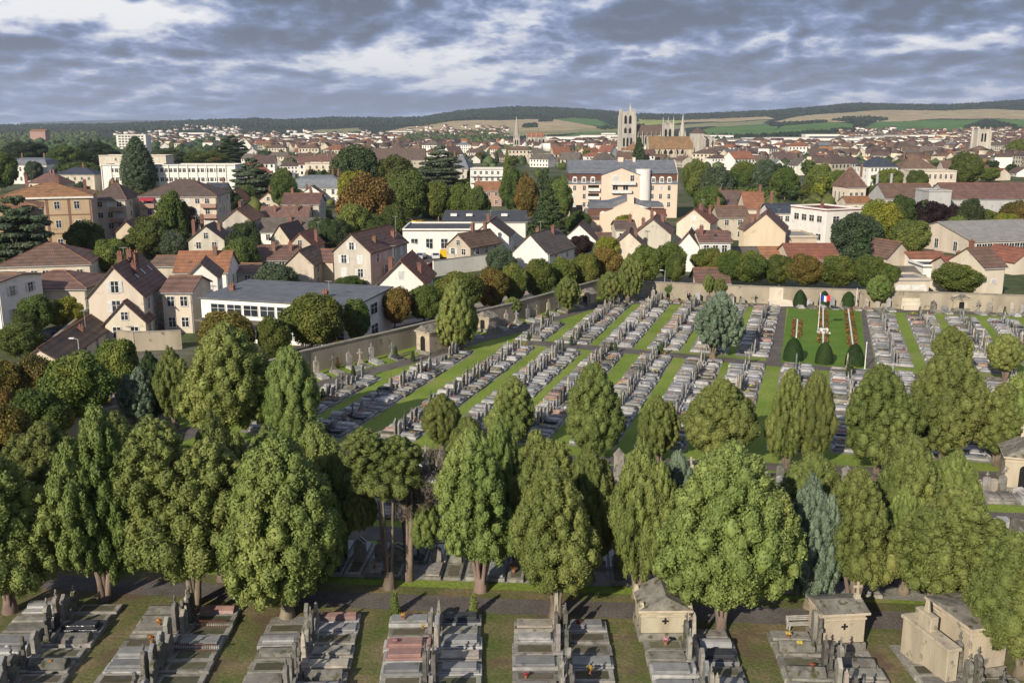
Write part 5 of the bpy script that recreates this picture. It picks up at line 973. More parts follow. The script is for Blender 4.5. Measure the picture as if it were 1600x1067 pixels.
for ph, x0, x1, yb, n in ZONES:
    items = []
    for k in range(n):
        px = x0 + (x1 - x0) * (k + rr.uniform(.2, .8)) / n; X, Y = P(px, yb + rr.uniform(-3, 3))
        if any(abs(X - a) < (c * .5 + 7) and abs(Y - b_) < c * .5 + 9 for a, b_, c in HOUSES): continue
        v = rr.randrange(9); wc = rr.choices(list(WC), list(WC.values()))[0]; rc = rr.choices(list(RC), list(RC.values()))[0]; items.append((X, Y, v, wc, rc, px)); HOUSES.append((X, Y, 10))
    items.sort(key=lambda q: q[5])
    for i, (X, Y, v, wc, rc, px) in enumerate(items):
        root = ob('town_house', None, None, (X, Y, 0), rr.choice((0, 0, .25, -.3, 1.4, -1.3, .6, -.6)) + rr.uniform(-.1, .1)); sc_ = rr.uniform(.85, 1.2); root.scale = (sc_, sc_, sc_ * rr.uniform(.9, 1.15))
        for nm, me in zip(('wall', 'roof'), far_house(v, wc, rc)): ob(nm, me, root)
        rn = {'brown': 'brown', 'darkbrown': 'dark brown', 'orange': 'orange', 'red': 'red', 'greybrown': 'grey brown', 'slate': 'slate'}[rc]
        tag(root, f'{wc} house, {rn} roof, {ordw(i)} from left {ph}', 'house', 'houses of the old town'); nfh += 1
# everything farther: one mass of roofs
vs, fs, mm, at_ = [], [], [], []; o = 0; SM = [WALL['cream'], WALL['white'], WALL['grey'], ROOF['brown'], ROOF['darkbrown'], ROOF['orange'], GLASS, WALL['beige']]
tri = [[triarr(q.mesh('t', GLASS)) for q in v] for v in FHV]
def far_patch(x0, x1, y0, y1, n, f=None, white=.35):
    global o
    for k in range(n):
        px, py = rr.uniform(x0, x1), y0 + (y1 - y0) * rr.random() ** .8
        if f and not f(px, py): continue
        X, Y, Z = terr(px, py) if py < Y0T - 1 else (*P(px, py), 0); v = rr.randrange(9); s_ = rr.uniform(.8, 1.15); a = rr.uniform(-.8, .8) + rr.choice((0, 0, 1.57)); ca, sa = math.cos(a) * s_, math.sin(a) * s_
        wm_ = rr.choices([0, 1, 2, 7], [1, white * 4, 1, 1])[0]; rm_ = rr.choices([3, 4, 5], [3, 3, 1.2])[0]; rv = rr.random()
        for j, (V_, T_) in enumerate(tri[v][:2]):
            nv = np.stack([V_[:, 0] * ca - V_[:, 1] * sa + X, V_[:, 0] * sa + V_[:, 1] * ca + Y, V_[:, 2] * s_ + Z - (1.5 if Z else 0)], 1); vs.append(nv); fs.append(T_ + o); mm.append(np.full(len(T_), wm_ if j == 0 else rm_)); at_.append(np.full(len(nv), rv)); o += len(nv)
def flush_far(label):
    global vs, fs, mm, at_, o
    q = ob('distant_houses', npmesh('distant_houses', np.concatenate(vs), np.zeros((0, 4), int), np.concatenate(fs), SM, tm=np.concatenate(mm), attr=np.concatenate(at_))); tag(q, label, 'houses', None, 'stuff'); vs, fs, mm, at_, o = [], [], [], [], 0
far_patch(380, 1620, 226, 238, 560); far_patch(1110, 1620, 234, 262, 120); flush_far('packed roofs and walls of the far part of the old town')
far_patch(1310, 1640, 203, 216, 330, white=.7); far_patch(1310, 1640, 215, 227, 160, white=.8); flush_far('rows of small white houses on the slope below the right fields')
far_patch(180, 640, 205, 228, 300, white=1.2); far_patch(640, 800, 198, 216, 120, white=.8); far_patch(270, 380, 196, 204, 60, white=1); flush_far('scattered white houses on the plain at the left')
r2 = random.Random(5); b = MB()
i = 0
for x0, x1, y0, y1, n in ((860, 1000, 213, 228, 10), (1100, 1330, 216, 228, 13), (260, 640, 208, 222, 14), (1290, 1460, 214, 228, 8)):
    for k in range(n):
        px, py = x0 + (x1 - x0) * (k + .5) / n, r2.uniform(y0, y1); X, Y, Z = terr(px, py) if py < Y0T - 1 else (*P(px, py), 0); w, d, hh = r2.uniform(14, 40), 25, r2.uniform(6, 10)
        wb = MB(); wb.box(-w, w, 0, d, -6, hh); rb = MB(); rb.box(-w - .3, w + .3, -.3, d + .3, hh, hh + .5); wb.box(-w * .8, w * .8, -.1, -.0, hh * .3, hh * .55, 1)
        root = ob('warehouse', None, None, (X, Y, Z)); ob('wall', wb.mesh('wall', [WALL['white'], GLASS]), root); ob('roof', rb.mesh('roof', ROOF[r2.choice(('flatgrey', 'flatgrey', 'slate', 'greybrown'))]), root)
        z = ['behind the cathedral', 'beyond the abbey church', 'on the plain at left', 'below the right hillside houses'][(0 if x0 == 860 else 1 if x0 == 1100 else 2 if x0 == 260 else 3)]
        tag(root, f'long low white shed, {ordw(k)} from left among those {z}', 'warehouse', 'white industrial sheds beyond the town')
# ------------------------------------------------------------------ trees
T = tree
def thuja(label, x0, x1, yt, yc, xb, yb, var, mt='thuja', tk='multi', **k): return T(label, x0, x1, yt, yc, xb, yb, 'thuja', mt, var, tk, 'tree', 'thuja trees of the cemetery', 'thuja_tree', **k)
thuja('dark thuja cut by the left edge of the photo', -70, 72, 715, 925, 15, 955, 'g', rz=.3)
thuja('yellowish thuja at the far left with flat broken top', 12, 112, 662, 795, 76, 885, 'c', tk='fork')
thuja('tall thuja on two thin stems, second big crown from left', 92, 212, 642, 905, 162, 938, 'c', tk='fork', rz=.4)
thuja('thuja hidden behind the two stemmed thuja at left', 150, 240, 648, 800, 200, 850, 'b')
thuja('very wide many peaked thuja on a leaning trunk beside graves', 203, 370, 662, 895, 308, 945, 'f', tk='fork', rz=.1)
thuja('thuja behind the very wide one with thick short trunk', 300, 392, 650, 860, 345, 905, 'b')
thuja('broad egg shaped thuja on one thick trunk left of centre', 356, 520, 685, 942, 452, 962, 'd', rz=.5)
thuja('narrow thuja crown rising behind the broad egg shaped one', 447, 545, 664, 905, 500, 890, 'a')
thuja('small thuja crown behind, between the two left centre trees', 384, 470, 668, 800, 425, 850, 'b')
thuja('open thuja with two peaks held on bare leaning stems', 545, 650, 672, 775, 612, 918, 'f', rz=.2, thick=.9)
T('withered brown thuja crown with bare twigs', 622, 690, 700, 815, 640, 905, 'sparse', 'dead', 0, 'fork', 'tree', None, 'withered_thuja')
thuja('low hanging green clump right of the withered thuja', 640, 686, 780, 855, 660, 905, 'a', tk=None)
thuja('low green clumps left of the bare leaning stems', 540, 585, 758, 828, 575, 905, 'b', tk=None)
thuja('tall thuja right of the bare stems on several trunks', 694, 800, 672, 880, 754, 922, 'g', rz=1.2)
thuja('thuja peak rising behind the tall centre left thuja', 700, 765, 652, 800, 735, 850, 'a')
thuja('darker thuja behind the centre left pair', 752, 812, 655, 820, 785, 845, 'b', 'thuja')
thuja('pointed egg shaped thuja at the centre of the front row', 810, 924, 733, 925, 872, 962, 'i')
thuja('round topped thuja behind the pointed centre one', 808, 902, 677, 850, 860, 895, 'h')
thuja('slim leaning thuja right behind the pointed centre one', 886, 964, 698, 880, 915, 905, 'b', rz=.4)
thuja('thuja on splayed trunks left of the cream mausoleum', 962, 1052, 690, 905, 995, 932, 'b', rz=-.6)
thuja('blue green narrow thuja between the two right centre trees', 1032, 1085, 706, 860, 1055, 905, 'a', 'thujablue')
thuja('largest thuja, a huge rounded crown right of centre', 1048, 1232, 700, 948, 1122, 985, 'd', rz=-.3, thick=.8)
thuja('blue green slim thuja right of the largest one', 1232, 1312, 748, 932, 1266, 948, 'b', 'thujablue')
thuja('thuja top rising behind the blue green slim one', 1226, 1312, 708, 860, 1262, 890, 'a', 'thuja')
thuja('olive thuja behind the second cream mausoleum', 1298, 1396, 735, 912, 1330, 950, 'g', rz=.6)
thuja('tall thuja behind, left peak of the right group', 1378, 1472, 686, 880, 1420, 905, 'i')
thuja('thuja behind, right peak of the right group', 1452, 1526, 707, 850, 1490, 890, 'a', rz=2.)
thuja('lower green thuja filling below the right group peaks', 1384, 1450, 760, 900, 1415, 925, 'b', 'thuja')
thuja('two lobed olive thuja at the right end of the front row', 1408, 1566, 768, 935, 1450, 965, 'c', rz=.05)
thuja('large thuja cut by the right edge of the photo', 1535, 1680, 838, 1025, 1600, 1055, 'h')
# middle line
M_ = [('big dark domed thuja left of the small grave plots', 297, 416, 508, 672, 352, 706, 'd', 'thuja'), ('pointed dense thuja beside the long stained wall', 417, 492, 543, 688, 455, 708, 'a', 'thuja'), ('small round topped thuja on a thin trunk among graves', 664, 716, 616, 692, 692, 702, 'a', 'thuja'),
 ('yellow green narrow thuja in the middle line', 767, 829, 590, 690, 798, 706, 'i', 'thuja'), ('conical thuja left of the middle in the grave field', 891, 966, 570, 702, 928, 715, 'i', 'thuja'), ('slim small thuja between two larger middle ones', 1003, 1059, 618, 708, 1030, 722, 'b', 'thuja'),
 ('wide domed thuja in the middle line right of centre', 1078, 1176, 590, 712, 1128, 726, 'h', 'thuja'), ('left one of the touching pair below the memorial lawn', 1204, 1256, 578, 712, 1232, 730, 'i', 'thuja'), ('right one of the touching pair below the memorial lawn', 1246, 1300, 583, 712, 1268, 732, 'a', 'thuja'),
 ('wide rounded thuja right of the touching pair', 1327, 1424, 575, 718, 1372, 738, 'g', 'thuja'), ('tall pointed thuja with narrow top near the right edge', 1434, 1530, 545, 702, 1472, 722, 'd', 'thuja'), ('thuja with bare lower trunk at the right edge', 1530, 1602, 600, 705, 1556, 728, 'i', 'thuja'), ('thuja crown cut by the right edge of the middle line', 1575, 1660, 570, 700, 1612, 728, 'e', 'thuja')]
for i, (l, a, b_, c, d, e, f_, v, m_) in enumerate(M_): thuja(l, a, b_, c, d, e, f_, v, m_, 'fork', rz=i * 1.3)
thuja('pale thuja rising behind the tall pointed right one', 1464, 1516, 510, 572, 1490, 590, 'b', tk='fork')
thuja('small rounded thuja on dark trunk near the right path', 1549, 1596, 522, 578, 1572, 598, 'a', tk='fork')
thuja('blue green many stemmed cypress alone on the grave field', 1091, 1154, 457, 543, 1108, 557, 'c', 'thujablue', rz=.2)
thuja('pointed cypress right of the small left mausoleum', 685, 741, 438, 538, 700, 548, 'd', 'thuja', tk='fork')
thuja('small wall side cypress right of the left path', 870, 906, 432, 478, 884, 490, 'b', tk='fork'); thuja('dense cypress left of the corner path', 936, 970, 424, 468, 952, 474, 'a', tk='fork'); thuja('taller pale cypress at the wall corner', 969, 1002, 398, 460, 978, 474, 'b', tk='fork')
thuja('pale pine like tree in front of the far wall garages', 1358, 1392, 430, 468, 1372, 482, 'a', tk='fork'); thuja('left of two tiny wall side cypresses behind the big cypress', 1100, 1118, 428, 455, 1109, 470, 'b', tk='fork'); thuja('right of two tiny wall side cypresses behind the big cypress', 1116, 1134, 434, 458, 1124, 471, 'a', tk='fork')
thuja('small cypress beside the left wall monuments', 788, 814, 464, 492, 802, 500, 'a', tk='fork')
thuja('blueish conifer clump inside the wall at far left', 190, 240, 575, 655, 215, 672, 'c', 'thujablue'); thuja('tall conifer behind the blueish clump at far left', 215, 262, 552, 650, 240, 665, 'b', 'thujadark'); thuja('dark conifer right of the blueish clump', 246, 298, 545, 650, 272, 668, 'b', 'thuja')
def lind(label, x0, x1, yt, yc, yb, mt='linden', var=0, grp='linden trees along the wall streets', kind='round', xb=None, **k): return T(label, x0, x1, yt, yc, xb or (x0 + x1) / 2, yb, kind, mt, var, 'single', 'tree', grp, 'linden_tree', **k)
L_ = [('large round linden in front of the long white building', 446, 532, 458, 540, 560, 'linden', 0), ('upright narrow linden at the white building right end', 538, 576, 468, 528, 545, 'linden', 1), ('reddish green round linden by the white gable end', 596, 640, 449, 504, 522, 'lindenold', 0), ('dense green round linden right of the white gable end', 638, 690, 446, 498, 514, 'linden', 1),
 ('linden behind the pointed cypress', 684, 752, 424, 478, 506, 'linden', 0), ('fourth wall side linden with autumn tint', 744, 792, 418, 478, 492, 'lindenold', 1), ('linden in the dense wall side row left of the white house', 786, 824, 412, 468, 484, 'linden', 0), ('light green linden in front of the big white house', 820, 866, 405, 462, 476, 'linden', 1),
 ('dark linden right of the big white house', 858, 900, 402, 452, 466, 'linden', 0), ('linden with yellow tint near the wall corner', 894, 936, 396, 446, 460, 'linden', 1), ('bright linden at the wall corner', 926, 972, 386, 438, 452, 'lindenold', 0),
 ('rounded linden right of the wall corner', 985, 1034, 384, 438, 450, 'linden', 1), ('tall linden left of the white cottage', 1028, 1072, 380, 432, 448, 'linden', 0), ('young linden in front of the corner street', 1042, 1070, 398, 438, 452, 'linden', 1),
 ('first linden right of the white cottage behind the far wall', 1084, 1130, 388, 428, 440, 'linden', 0), ('linden behind the small brown shed', 1122, 1164, 392, 438, 448, 'linden', 1), ('wide pale linden right of the brown shed', 1146, 1202, 394, 440, 450, 'linden', 0),
 ('dark linden left of the memorial lawn behind the wall', 1196, 1238, 398, 442, 452, 'linden', 1), ('autumn tinted linden behind the memorial lawn', 1232, 1286, 398, 444, 454, 'lindenold', 0), ('broad linden behind the memorial lawn right side', 1282, 1338, 400, 446, 456, 'linden', 1),
 ('dark dense linden behind the pale pine', 1334, 1382, 398, 448, 458, 'linden', 0), ('second dark dense linden left of the garages', 1370, 1404, 412, 446, 460, 'linden', 1), ('very round clipped tree behind the far wall at right', 1464, 1532, 412, 455, 462, 'linden', 0),
 ('shadowed linden behind the big dark domed thuja', 315, 392, 488, 560, 580, 'lindenold', 1), ('small green tree left of the large round linden', 404, 452, 496, 558, 575, 'linden', 0), ('leafy tree beside the long low brown roof', 152, 212, 530, 610, 632, 'linden', 1)]
for q in L_: lind(*q[:6], q[6], q[7])
L2 = [('brown tinted tree at the left edge above the street', -40, 42, 562, 640, 690, 'lindenold', 0), ('golden brown tree left of the long low house', 22, 92, 556, 650, 680, 'lindenold', 1), ('dark green tree in front of the white low gable', 72, 168, 556, 660, 690, 'linden', 0), ('dark tree mass at the lower left edge', -50, 40, 630, 740, 800, 'lindenold', 1), ('shaded tree between golden tree and street', 20, 104, 610, 700, 740, 'linden', 0), ('yellow leaved low tree at far left behind thujas', -30, 30, 600, 700, 735, 'lindenold', 0)]
for q in L2: lind(*q[:6], q[6], q[7], grp=None)
BT = [ # label, x0,x1,yt,ybase,kind,mt,var
 ('giant sequoia before the white ribbed building', 190, 239, 214, 303, 'sequoia', 'cedar', 0), ('big loose conifer at the left edge by the brick building', -22, 72, 308, 432, 'cedar', 'cedar', 0), ('pale green tree at the left edge above the mansion', -20, 24, 240, 300, 'broad', 'linden', 0), ('tree between mansion and cream villa', 40, 64, 252, 288, 'broad', 'cedar', 1),
 ('young tree before the brick building corner', 104, 158, 345, 408, 'broad', 'broad', 0), ('tree standing before the two cream apartment blocks', 246, 292, 300, 398, 'broad', 'broad', 1), ('dark purple tree right of the apartment tree', 276, 308, 320, 372, 'broad', 'purple', 0), ('olive tree above the hipped brown roof', 148, 202, 374, 432, 'broad', 'linden', 1),
 ('round tree beside the small yellow building', 206, 262, 340, 405, 'broad', 'broad', 2), ('purple brown small tree at the yellow building', 194, 222, 352, 385, 'broad', 'purple', 1), ('yellow leaved bush tree by the beige walled building', 72, 128, 466, 512, 'broad', 'yellow', 0), ('dark garden tree left of the yellow leaved one', 28, 84, 462, 520, 'broad', 'broad', 1),
 ('dark shrub tree in the left garden', 0, 62, 505, 560, 'broad', 'broad', 2), ('garden tree below the left street wall', 20, 60, 485, 540, 'broad', 'broad', 0), ('large orange brown plane tree left of centre', 532, 612, 272, 372, 'broad', 'rust', 0), ('yellow green tree behind the orange brown tree', 530, 580, 268, 330, 'broad', 'yellow', 1),
 ('dark brown tall tree behind the orange brown one', 520, 592, 228, 310, 'broad', 'far', 2), ('rounded deep green tree behind the yard', 588, 652, 244, 310, 'broad', 'broad', 0), ('bright green rounded tree above the warehouse', 607, 670, 268, 345, 'broad', 'broad', 1), ('grey green cedar with tiered branches', 660, 716, 228, 300, 'cedar', 'cedar', 1),
 ('yellow green bush tree beside the yellow vans', 628, 660, 302, 345, 'broad', 'yellow', 0), ('light green tree group left piece above the warehouse', 664, 706, 284, 345, 'broad', 'linden', 1), ('light green tree group right piece above the warehouse', 700, 742, 286, 345, 'broad', 'linden', 2), ('dark green tree in the gap above the warehouse', 728, 764, 292, 348, 'broad', 'broad', 0),
 ('small green tree below the orange brown tree', 524, 562, 330, 382, 'broad', 'broad', 1), ('low tree right of the orange brown tree', 560, 600, 335, 378, 'broad', 'broad', 2), ('slim poplar behind the white balconies', 784, 800, 232, 300, 'conifer', 'broad', 0), ('tall green tree right of the balcony flats', 782, 818, 262, 335, 'broad', 'broad', 1),
 ('orange brown tree left of the dark spruce', 806, 842, 278, 345, 'broad', 'rust', 1), ('dark spruce left of the peach block', 826, 888, 285, 385, 'conifer', 'thujadark', 1), ('green tree against the peach block left corner', 858, 892, 278, 350, 'broad', 'broad', 2), ('bright bush at the peach block garage', 884, 922, 330, 372, 'broad', 'broad', 0),
 ('yellow green young tree before the lower peach building', 958, 990, 336, 375, 'broad', 'yellow', 1), ('conical dark green tree before the abbey church', 986, 1010, 213, 262, 'conifer', 'thujadark', 2), ('tree right of the peach block end wall', 1068, 1110, 250, 318, 'broad', 'broad', 0), ('pale park tree right of the peach block', 1096, 1142, 262, 325, 'broad', 'cedar', 1),
 ('park tree beside the dormer house', 1086, 1128, 290, 345, 'broad', 'broad', 2), ('large pale green park tree right of centre', 1140, 1182, 252, 300, 'broad', 'linden', 0), ('second pale green park tree right of centre', 1178, 1216, 250, 302, 'broad', 'cedar', 1), ('third park tree with light crown', 1206, 1246, 262, 312, 'broad', 'linden', 2),
 ('dark round park tree left of the pavilion', 1262, 1298, 256, 300, 'broad', 'broad', 0), ('light yellow green park tree left of the pavilion', 1296, 1326, 266, 308, 'broad', 'linden', 1), ('low dark park tree before the maroon roof', 1252, 1294, 284, 316, 'broad', 'broad', 2), ('small green tree beside the pavilion', 1340, 1364, 290, 318, 'broad', 'broad', 0),
 ('big grey green tree below the maroon roof building', 1302, 1376, 334, 412, 'broad', 'cedar', 1), ('tall yellow green tree left of the school', 1344, 1404, 314, 388, 'broad', 'yellow', 2), ('narrow dome shaped green tree before the school', 1390, 1432, 306, 368, 'broad', 'broad', 0), ('large dark purple tree before the school wall', 1424, 1478, 314, 368, 'broad', 'purple', 1),
 ('smaller purple tree right of the large purple one', 1474, 1506, 320, 370, 'broad', 'purple', 2), ('green tree below the smaller purple one', 1476, 1510, 338, 376, 'broad', 'broad', 0), ('weeping green tree right of the yellow green tree', 1396, 1450, 344, 402, 'broad', 'broad', 1), ('tall dark tree left of the church tower', 1488, 1532, 238, 292, 'broad', 'broad', 2),
 ('tree behind the hotel right side', 1366, 1408, 264, 300, 'broad', 'linden', 0), ('tree before the classical building', 1418, 1448, 266, 302, 'broad', 'broad', 1), ('tree behind the hall at right edge', 1575, 1605, 218, 248, 'broad', 'broad', 2), ('tree right of the slate villa', 420, 462, 268, 312, 'broad', 'broad', 0),
 ('dark tree left of the slate villa', 424, 464, 272, 330, 'broad', 'broad', 1), ('grey green big conifer right of the white ribbed building', 366, 424, 248, 320, 'cedar', 'cedar', 0), ('garden tree in front of the rust roof house', 352, 402, 372, 430, 'broad', 'broad', 2), ('green trees between the two gables left', 500, 526, 342, 378, 'broad', 'yellow', 0),
 ('bush before the tall pale stone house', 520, 570, 432, 462, 'broad', 'broad', 1), ('leafy garden tree before the windowless gable', 400, 462, 412, 462, 'broad', 'cedar', 2), ('slim grey green tree before the white wall', 762, 806, 385, 440, 'broad', 'cedar', 0), ('bare purple tree before the white house gable', 884, 924, 368, 402, 'broad', 'purple', 0),
 ('yellow tree behind the corner lindens', 930, 966, 370, 420, 'broad', 'yellow', 1), ('park tree far right beyond the school', 1532, 1560, 262, 285, 'broad', 'linden', 1), ('dark tree row piece behind the white mansion', 76, 128, 228, 272, 'broad', 'broad', 1), ('tree between sequoia and cream villa', 100, 156, 252, 290, 'broad', 'broad', 2),
 ('dark trees left of the high rise', 120, 182, 222, 262, 'broad', 'far', 0), ('round tree on the left park edge', 8, 70, 222, 262, 'broad', 'far', 1), ('broad tree right of the high rise', 236, 290, 232, 262, 'broad', 'far', 2), ('yellowish broad tree before the white gabled house', 290, 352, 236, 262, 'broad', 'linden', 1), ('dark evergreen near the white gabled house', 340, 382, 212, 258, 'cedar', 'far', 0)]
for l, x0, x1, yt, yb, kd, m_, v in BT:
    T(l, x0, x1, yt, yt + (yb - yt) * (.93 if kd in ('conifer', 'sequoia', 'cedar') else .84), (x0 + x1) / 2, yb, kd, m_, v, 'single', 'tree', None, 'conifer_tree' if kd in ('conifer', 'sequoia', 'cedar') else 'broadleaf_tree')
TZ = [('before the old town roofs on the left', 400, 640, 300, 13), ('in gardens left of the peach block', 560, 880, 300, 13), ('in park right of the peach block', 1090, 1330, 312, 16), ('between the roofs at right', 1130, 1600, 270, 15), ('between the roofs left of the cathedral', 400, 960, 254, 22), ('around the large cream block', 120, 400, 330, 10), ('behind the brick building', 0, 200, 282, 12), ('in back gardens left', 200, 400, 402, 8), ('around the grey roofed hall', 1380, 1600, 374, 9), ('in gardens behind the far wall', 1060, 1390, 420, 12), ('behind the tall pale stone house', 480, 640, 385, 8), ('on the wooded left rise', 0, 380, 246, 18)]
for ph, x0, x1, yb, n in TZ:
    for k in range(n):
        px = x0 + (x1 - x0) * (k + rr.uniform(.15, .85)) / n; py = yb + rr.uniform(-7, 7); X, Y = P(px, py); s = mpp(Y); wpx = rr.uniform(5, 8.5) / s; hpx = rr.uniform(5, 9.5) / s; cone = rr.random() < .14
        if any(abs(X - a) < c * .5 + 2 and -2 < Y - b_ < c + 3 for a, b_, c in HOUSES): continue
        mt = rr.choices(['broad', 'far', 'linden', 'cedar', 'yellow', 'rust', 'thujadark'], [5, 4, 3, 2, 1, .7, 2])[0]; dsc = {'broad': 'green', 'far': 'dark green', 'linden': 'olive green', 'cedar': 'grey green', 'yellow': 'yellow green', 'rust': 'rust brown', 'thujadark': 'deep green'}[mt]
        T(f'{dsc} {"conical" if cone else "rounded"} tree, {ordw(k)} from left {ph}', px - wpx * (.3 if cone else .5), px + wpx * (.3 if cone else .5), py - hpx * 1.15, py - hpx * .15, px, py, 'lowcone' if cone else ('low' if yb < 320 else 'broad'), 'thujadark' if cone else mt, rr.randrange(3) if yb >= 320 and not cone else rr.randrange(2), 'single', 'tree', 'trees among the town houses', 'broadleaf_tree' if not cone else 'conifer_tree')
# topiary
for l, x0, x1, yt, yb in (('clipped yew cone at the back left of the memorial lawn', 1240, 1260, 452, 482), ('clipped yew cone behind the flag on the memorial lawn', 1279, 1297, 454, 483), ('clipped yew cone at the back right of the memorial lawn', 1315, 1337, 455, 484), ('clipped yew cone at the front left of the memorial lawn', 1225, 1255, 527, 566), ('clipped yew cone at the front centre of the memorial lawn', 1275, 1302, 534, 571), ('clipped yew cone at the front right of the memorial lawn', 1322, 1350, 536, 574)):
    T(l, x0, x1, yt, yb - 4, (x0 + x1) / 2, yb - 4, 'topiary', 'topiary', 0, None, 'topiary', 'clipped yews round the memorial lawn', 'clipped_yew')
for i, (px, yb, hh) in enumerate(((617, 960, 38), (740, 962, 36), (545, 572, 14), (552, 590, 20), (505, 628, 22), (618, 560, 20), (645, 565, 18), (826, 532, 14), (893, 540, 16), (962, 552, 18), (955, 548, 14), (1033, 556, 22), (1028, 553, 14), (856, 496, 13), (848, 505, 12), (929, 474, 12), (1033, 466, 10), (1086, 474, 10), (1074, 470, 12), (1157, 474, 12), (1430, 482, 9), (1570, 490, 12), (1497, 484, 8), (527, 575, 18), (1328, 590, 30), (560, 562, 12))):
    rust = i == 23
    T((['slim dwarf cypress at the near path, left of two', 'slim dwarf cypress at the near path, right of two'] + [''] * 30)[i] or ('orange withered dwarf cypress by the left wall graves' if rust else f'dwarf cypress among the graves, {ordw(i - 2)} of the small ones'), px - hh * .2, px + hh * .2, yb - hh, yb - 1, px, yb, 'cypress', 'rust' if rust else 'thujadark' if i > 1 else 'thuja', i % 2, None, 'shrub', 'dwarf cypresses between the graves', 'dwarf_cypress')
# ------------------------------------------------------------------ mausoleums and monuments
FOOT = []
STC = mat('mausoleum stone', (.50, .43, .31), (.34, .29, .21), 1.1, .9, .08, .4, 9, dirt=((.16, .145, .12), 1.3, .6), streak=True, det=9)
STL = mat('lichen stone', (.27, .25, .21), (.13, .12, .10), 1.6, .95, .1, .6, 10, dirt=((.075, .07, .03), 2.2, .55), det=9)
def mauso(label, xl, xr, yb, ye, yr, dep, rot, ridge='y', cross=True, ped=True, door=False, hole=True, m=STC, block=.0, wins=False):
    xm = (xl + xr) / 2; X, Y = P(xm, yb); s = mpp(Y, 1.5); w = (xr - xl) * s / math.cos(R(rot)); hw = zat(ye, Y); hr = max(zat(yr, Y + (0 if ridge == 'y' else dep * .5)) - hw, .35)
    root = ob('mausoleum', None, None, (X, Y, 0), R(rot)); tag(root, label, 'mausoleum', 'family mausoleums'); cx, cy = X - math.sin(R(rot)) * dep / 2, Y + math.cos(R(rot)) * dep / 2; FOOT.append((cx, cy, max(w, dep) / 2 + .35))
    b = MB(); b.box(-w / 2, w / 2, 0, dep, .5, hw); ob('wall', bevel(b.mesh('wall', m), .03, 1), root)
    b = MB(); b.box(-w / 2 - .14, w / 2 + .14, -.14, dep + .14, -.05, .5, tp=.97); ob('plinth', bevel(b.mesh('plinth', STL), .03, 1), root)
    b = MB(); b.box(-w / 2 - .06, w / 2 + .06, -.06, dep + .06, hw - .34, hw - .22); b.box(-w / 2 - .2, w / 2 + .2, -.2, dep + .2, hw, hw + .16); ob('cornice', bevel(b.mesh('cornice', m), .02, 1), root)
    b = MB(); z = hw + .16
    if ridge == 'y': b.prism([(-w / 2 - .18, z), (w / 2 + .18, z), (0, z + hr)], -.16, dep + .16, 'y')
    else: b.prism([(-.18, z), (dep + .18, z), (dep * .5, z + hr)], -w / 2 - .16, w / 2 + .16, 'x')
    ob('roof', b.mesh('roof', STL), root)
    if ped:
        b = MB()
        for sx in (-1, 1):
            for yy in (-.05, dep - .3): b.box(sx * (w / 2) - .17, sx * (w / 2) + .17, yy, yy + .34, z, z + .42, tp=.6)
        ob('acroterion', b.mesh('acroterion', m), root)
    if hole:
        b = MB(); zz = hw * .68; b.box(-.06, .06, -.012, .0, zz - .2, zz + .2); b.box(-.2, -.06, -.012, 0, zz - .06, zz + .06); b.box(.06, .2, -.012, 0, zz - .06, zz + .06); ob('cross_opening', b.mesh('cross_opening', DARK), root)
    if cross:
        b = MB(); yy = dep * .93 if ridge == 'y' else dep * .5; zz = z + hr; xx = 0 if ridge == 'y' else w * .46; b.box(xx - .2, xx + .2, yy - .15, yy + .15, zz - .15, zz + .25, tp=.7); b.box(xx - .06, xx + .06, yy - .06, yy + .06, zz + .25, zz + 1.0); b.box(xx - .26, xx + .26, yy - .055, yy + .055, zz + .65, zz + .78); ob('cross', b.mesh('cross', m), root)
    if door:
        b = MB(); dw = .42; dh = min(hw * .72, 2.1); b.prism([(-dw, .1), (dw, .1)] + [(dw * math.cos(k * math.pi / 8), dh + dw * math.sin(k * math.pi / 8)) for k in range(9)], -.03, .0, 'y'); ob('door', b.mesh('door', DARK), root)
    if wins:
        b = MB(); b.prism([(w * .1, 1.6), (w * .1 + .3, 1.6), (w * .1 + .3, 2.1), (w * .1 + .15, 2.4), (w * .1, 2.1)], -.02, 0, 'y'); ob('arched_opening', b.mesh('arched_opening', DARK), root)
    return root
mauso('cream mausoleum with pediment and cross hole, beside the near path', 1001, 1076, 1000, 955, 934, 2.5, 1, 'y', False)
mauso('cream mausoleum with ridged roof and cross hole beside the bench', 1283, 1350, 1016, 960, 945, 2.1, 6, 'x', True, False)
rt = mauso('large cream mausoleum with arched opening at the lower right', 1506, 1572, 1056, 980, 958, 3.6, 14, 'x', True, False, hole=False, wins=True)
b = MB(); b.box(-3.0, -2.3, -.5, 3.4, 0, 2.2); b.box(-3.1, -2.2, -.6, 3.5, 2.2, 2.4); b.box(-2.9, -2.4, 1.2, 2.6, 2.4, 3.3); b.box(-2.75, -2.55, 1.7, 2.1, 3.3, 4.0, tp=.6); b.box(-2.3, -1.7, 0.4, 3.3, 0, 2.0); ob('side_block', bevel(b.mesh('side_block', STC), .03, 1), rt)
mauso('cream gabled mausoleum with cross, cut by the right edge', 1570, 1625, 772, 718, 700, 3.2, -20, 'y', True, False, hole=False, door=True)
mauso('cream mausoleum with dark arched door at the left wall', 650, 672, 553, 519, 509, 4.2, -38, 'y', False, False, hole=False, door=True)
mauso('small temple shaped mausoleum at the right of the far wall', 1489, 1514, 486, 468, 460, 2, 0, 'y', False, False, hole=False, door=True)
mauso('small pillared mausoleum along the left wall', 744, 764, 518, 496, 488, 1.8, -38, 'y', False, False, hole=False, door=True)
mauso('second small mausoleum along the left wall near the corner', 906, 922, 477, 459, 452, 1.8, -38, 'y', False, False, hole=False, door=True)
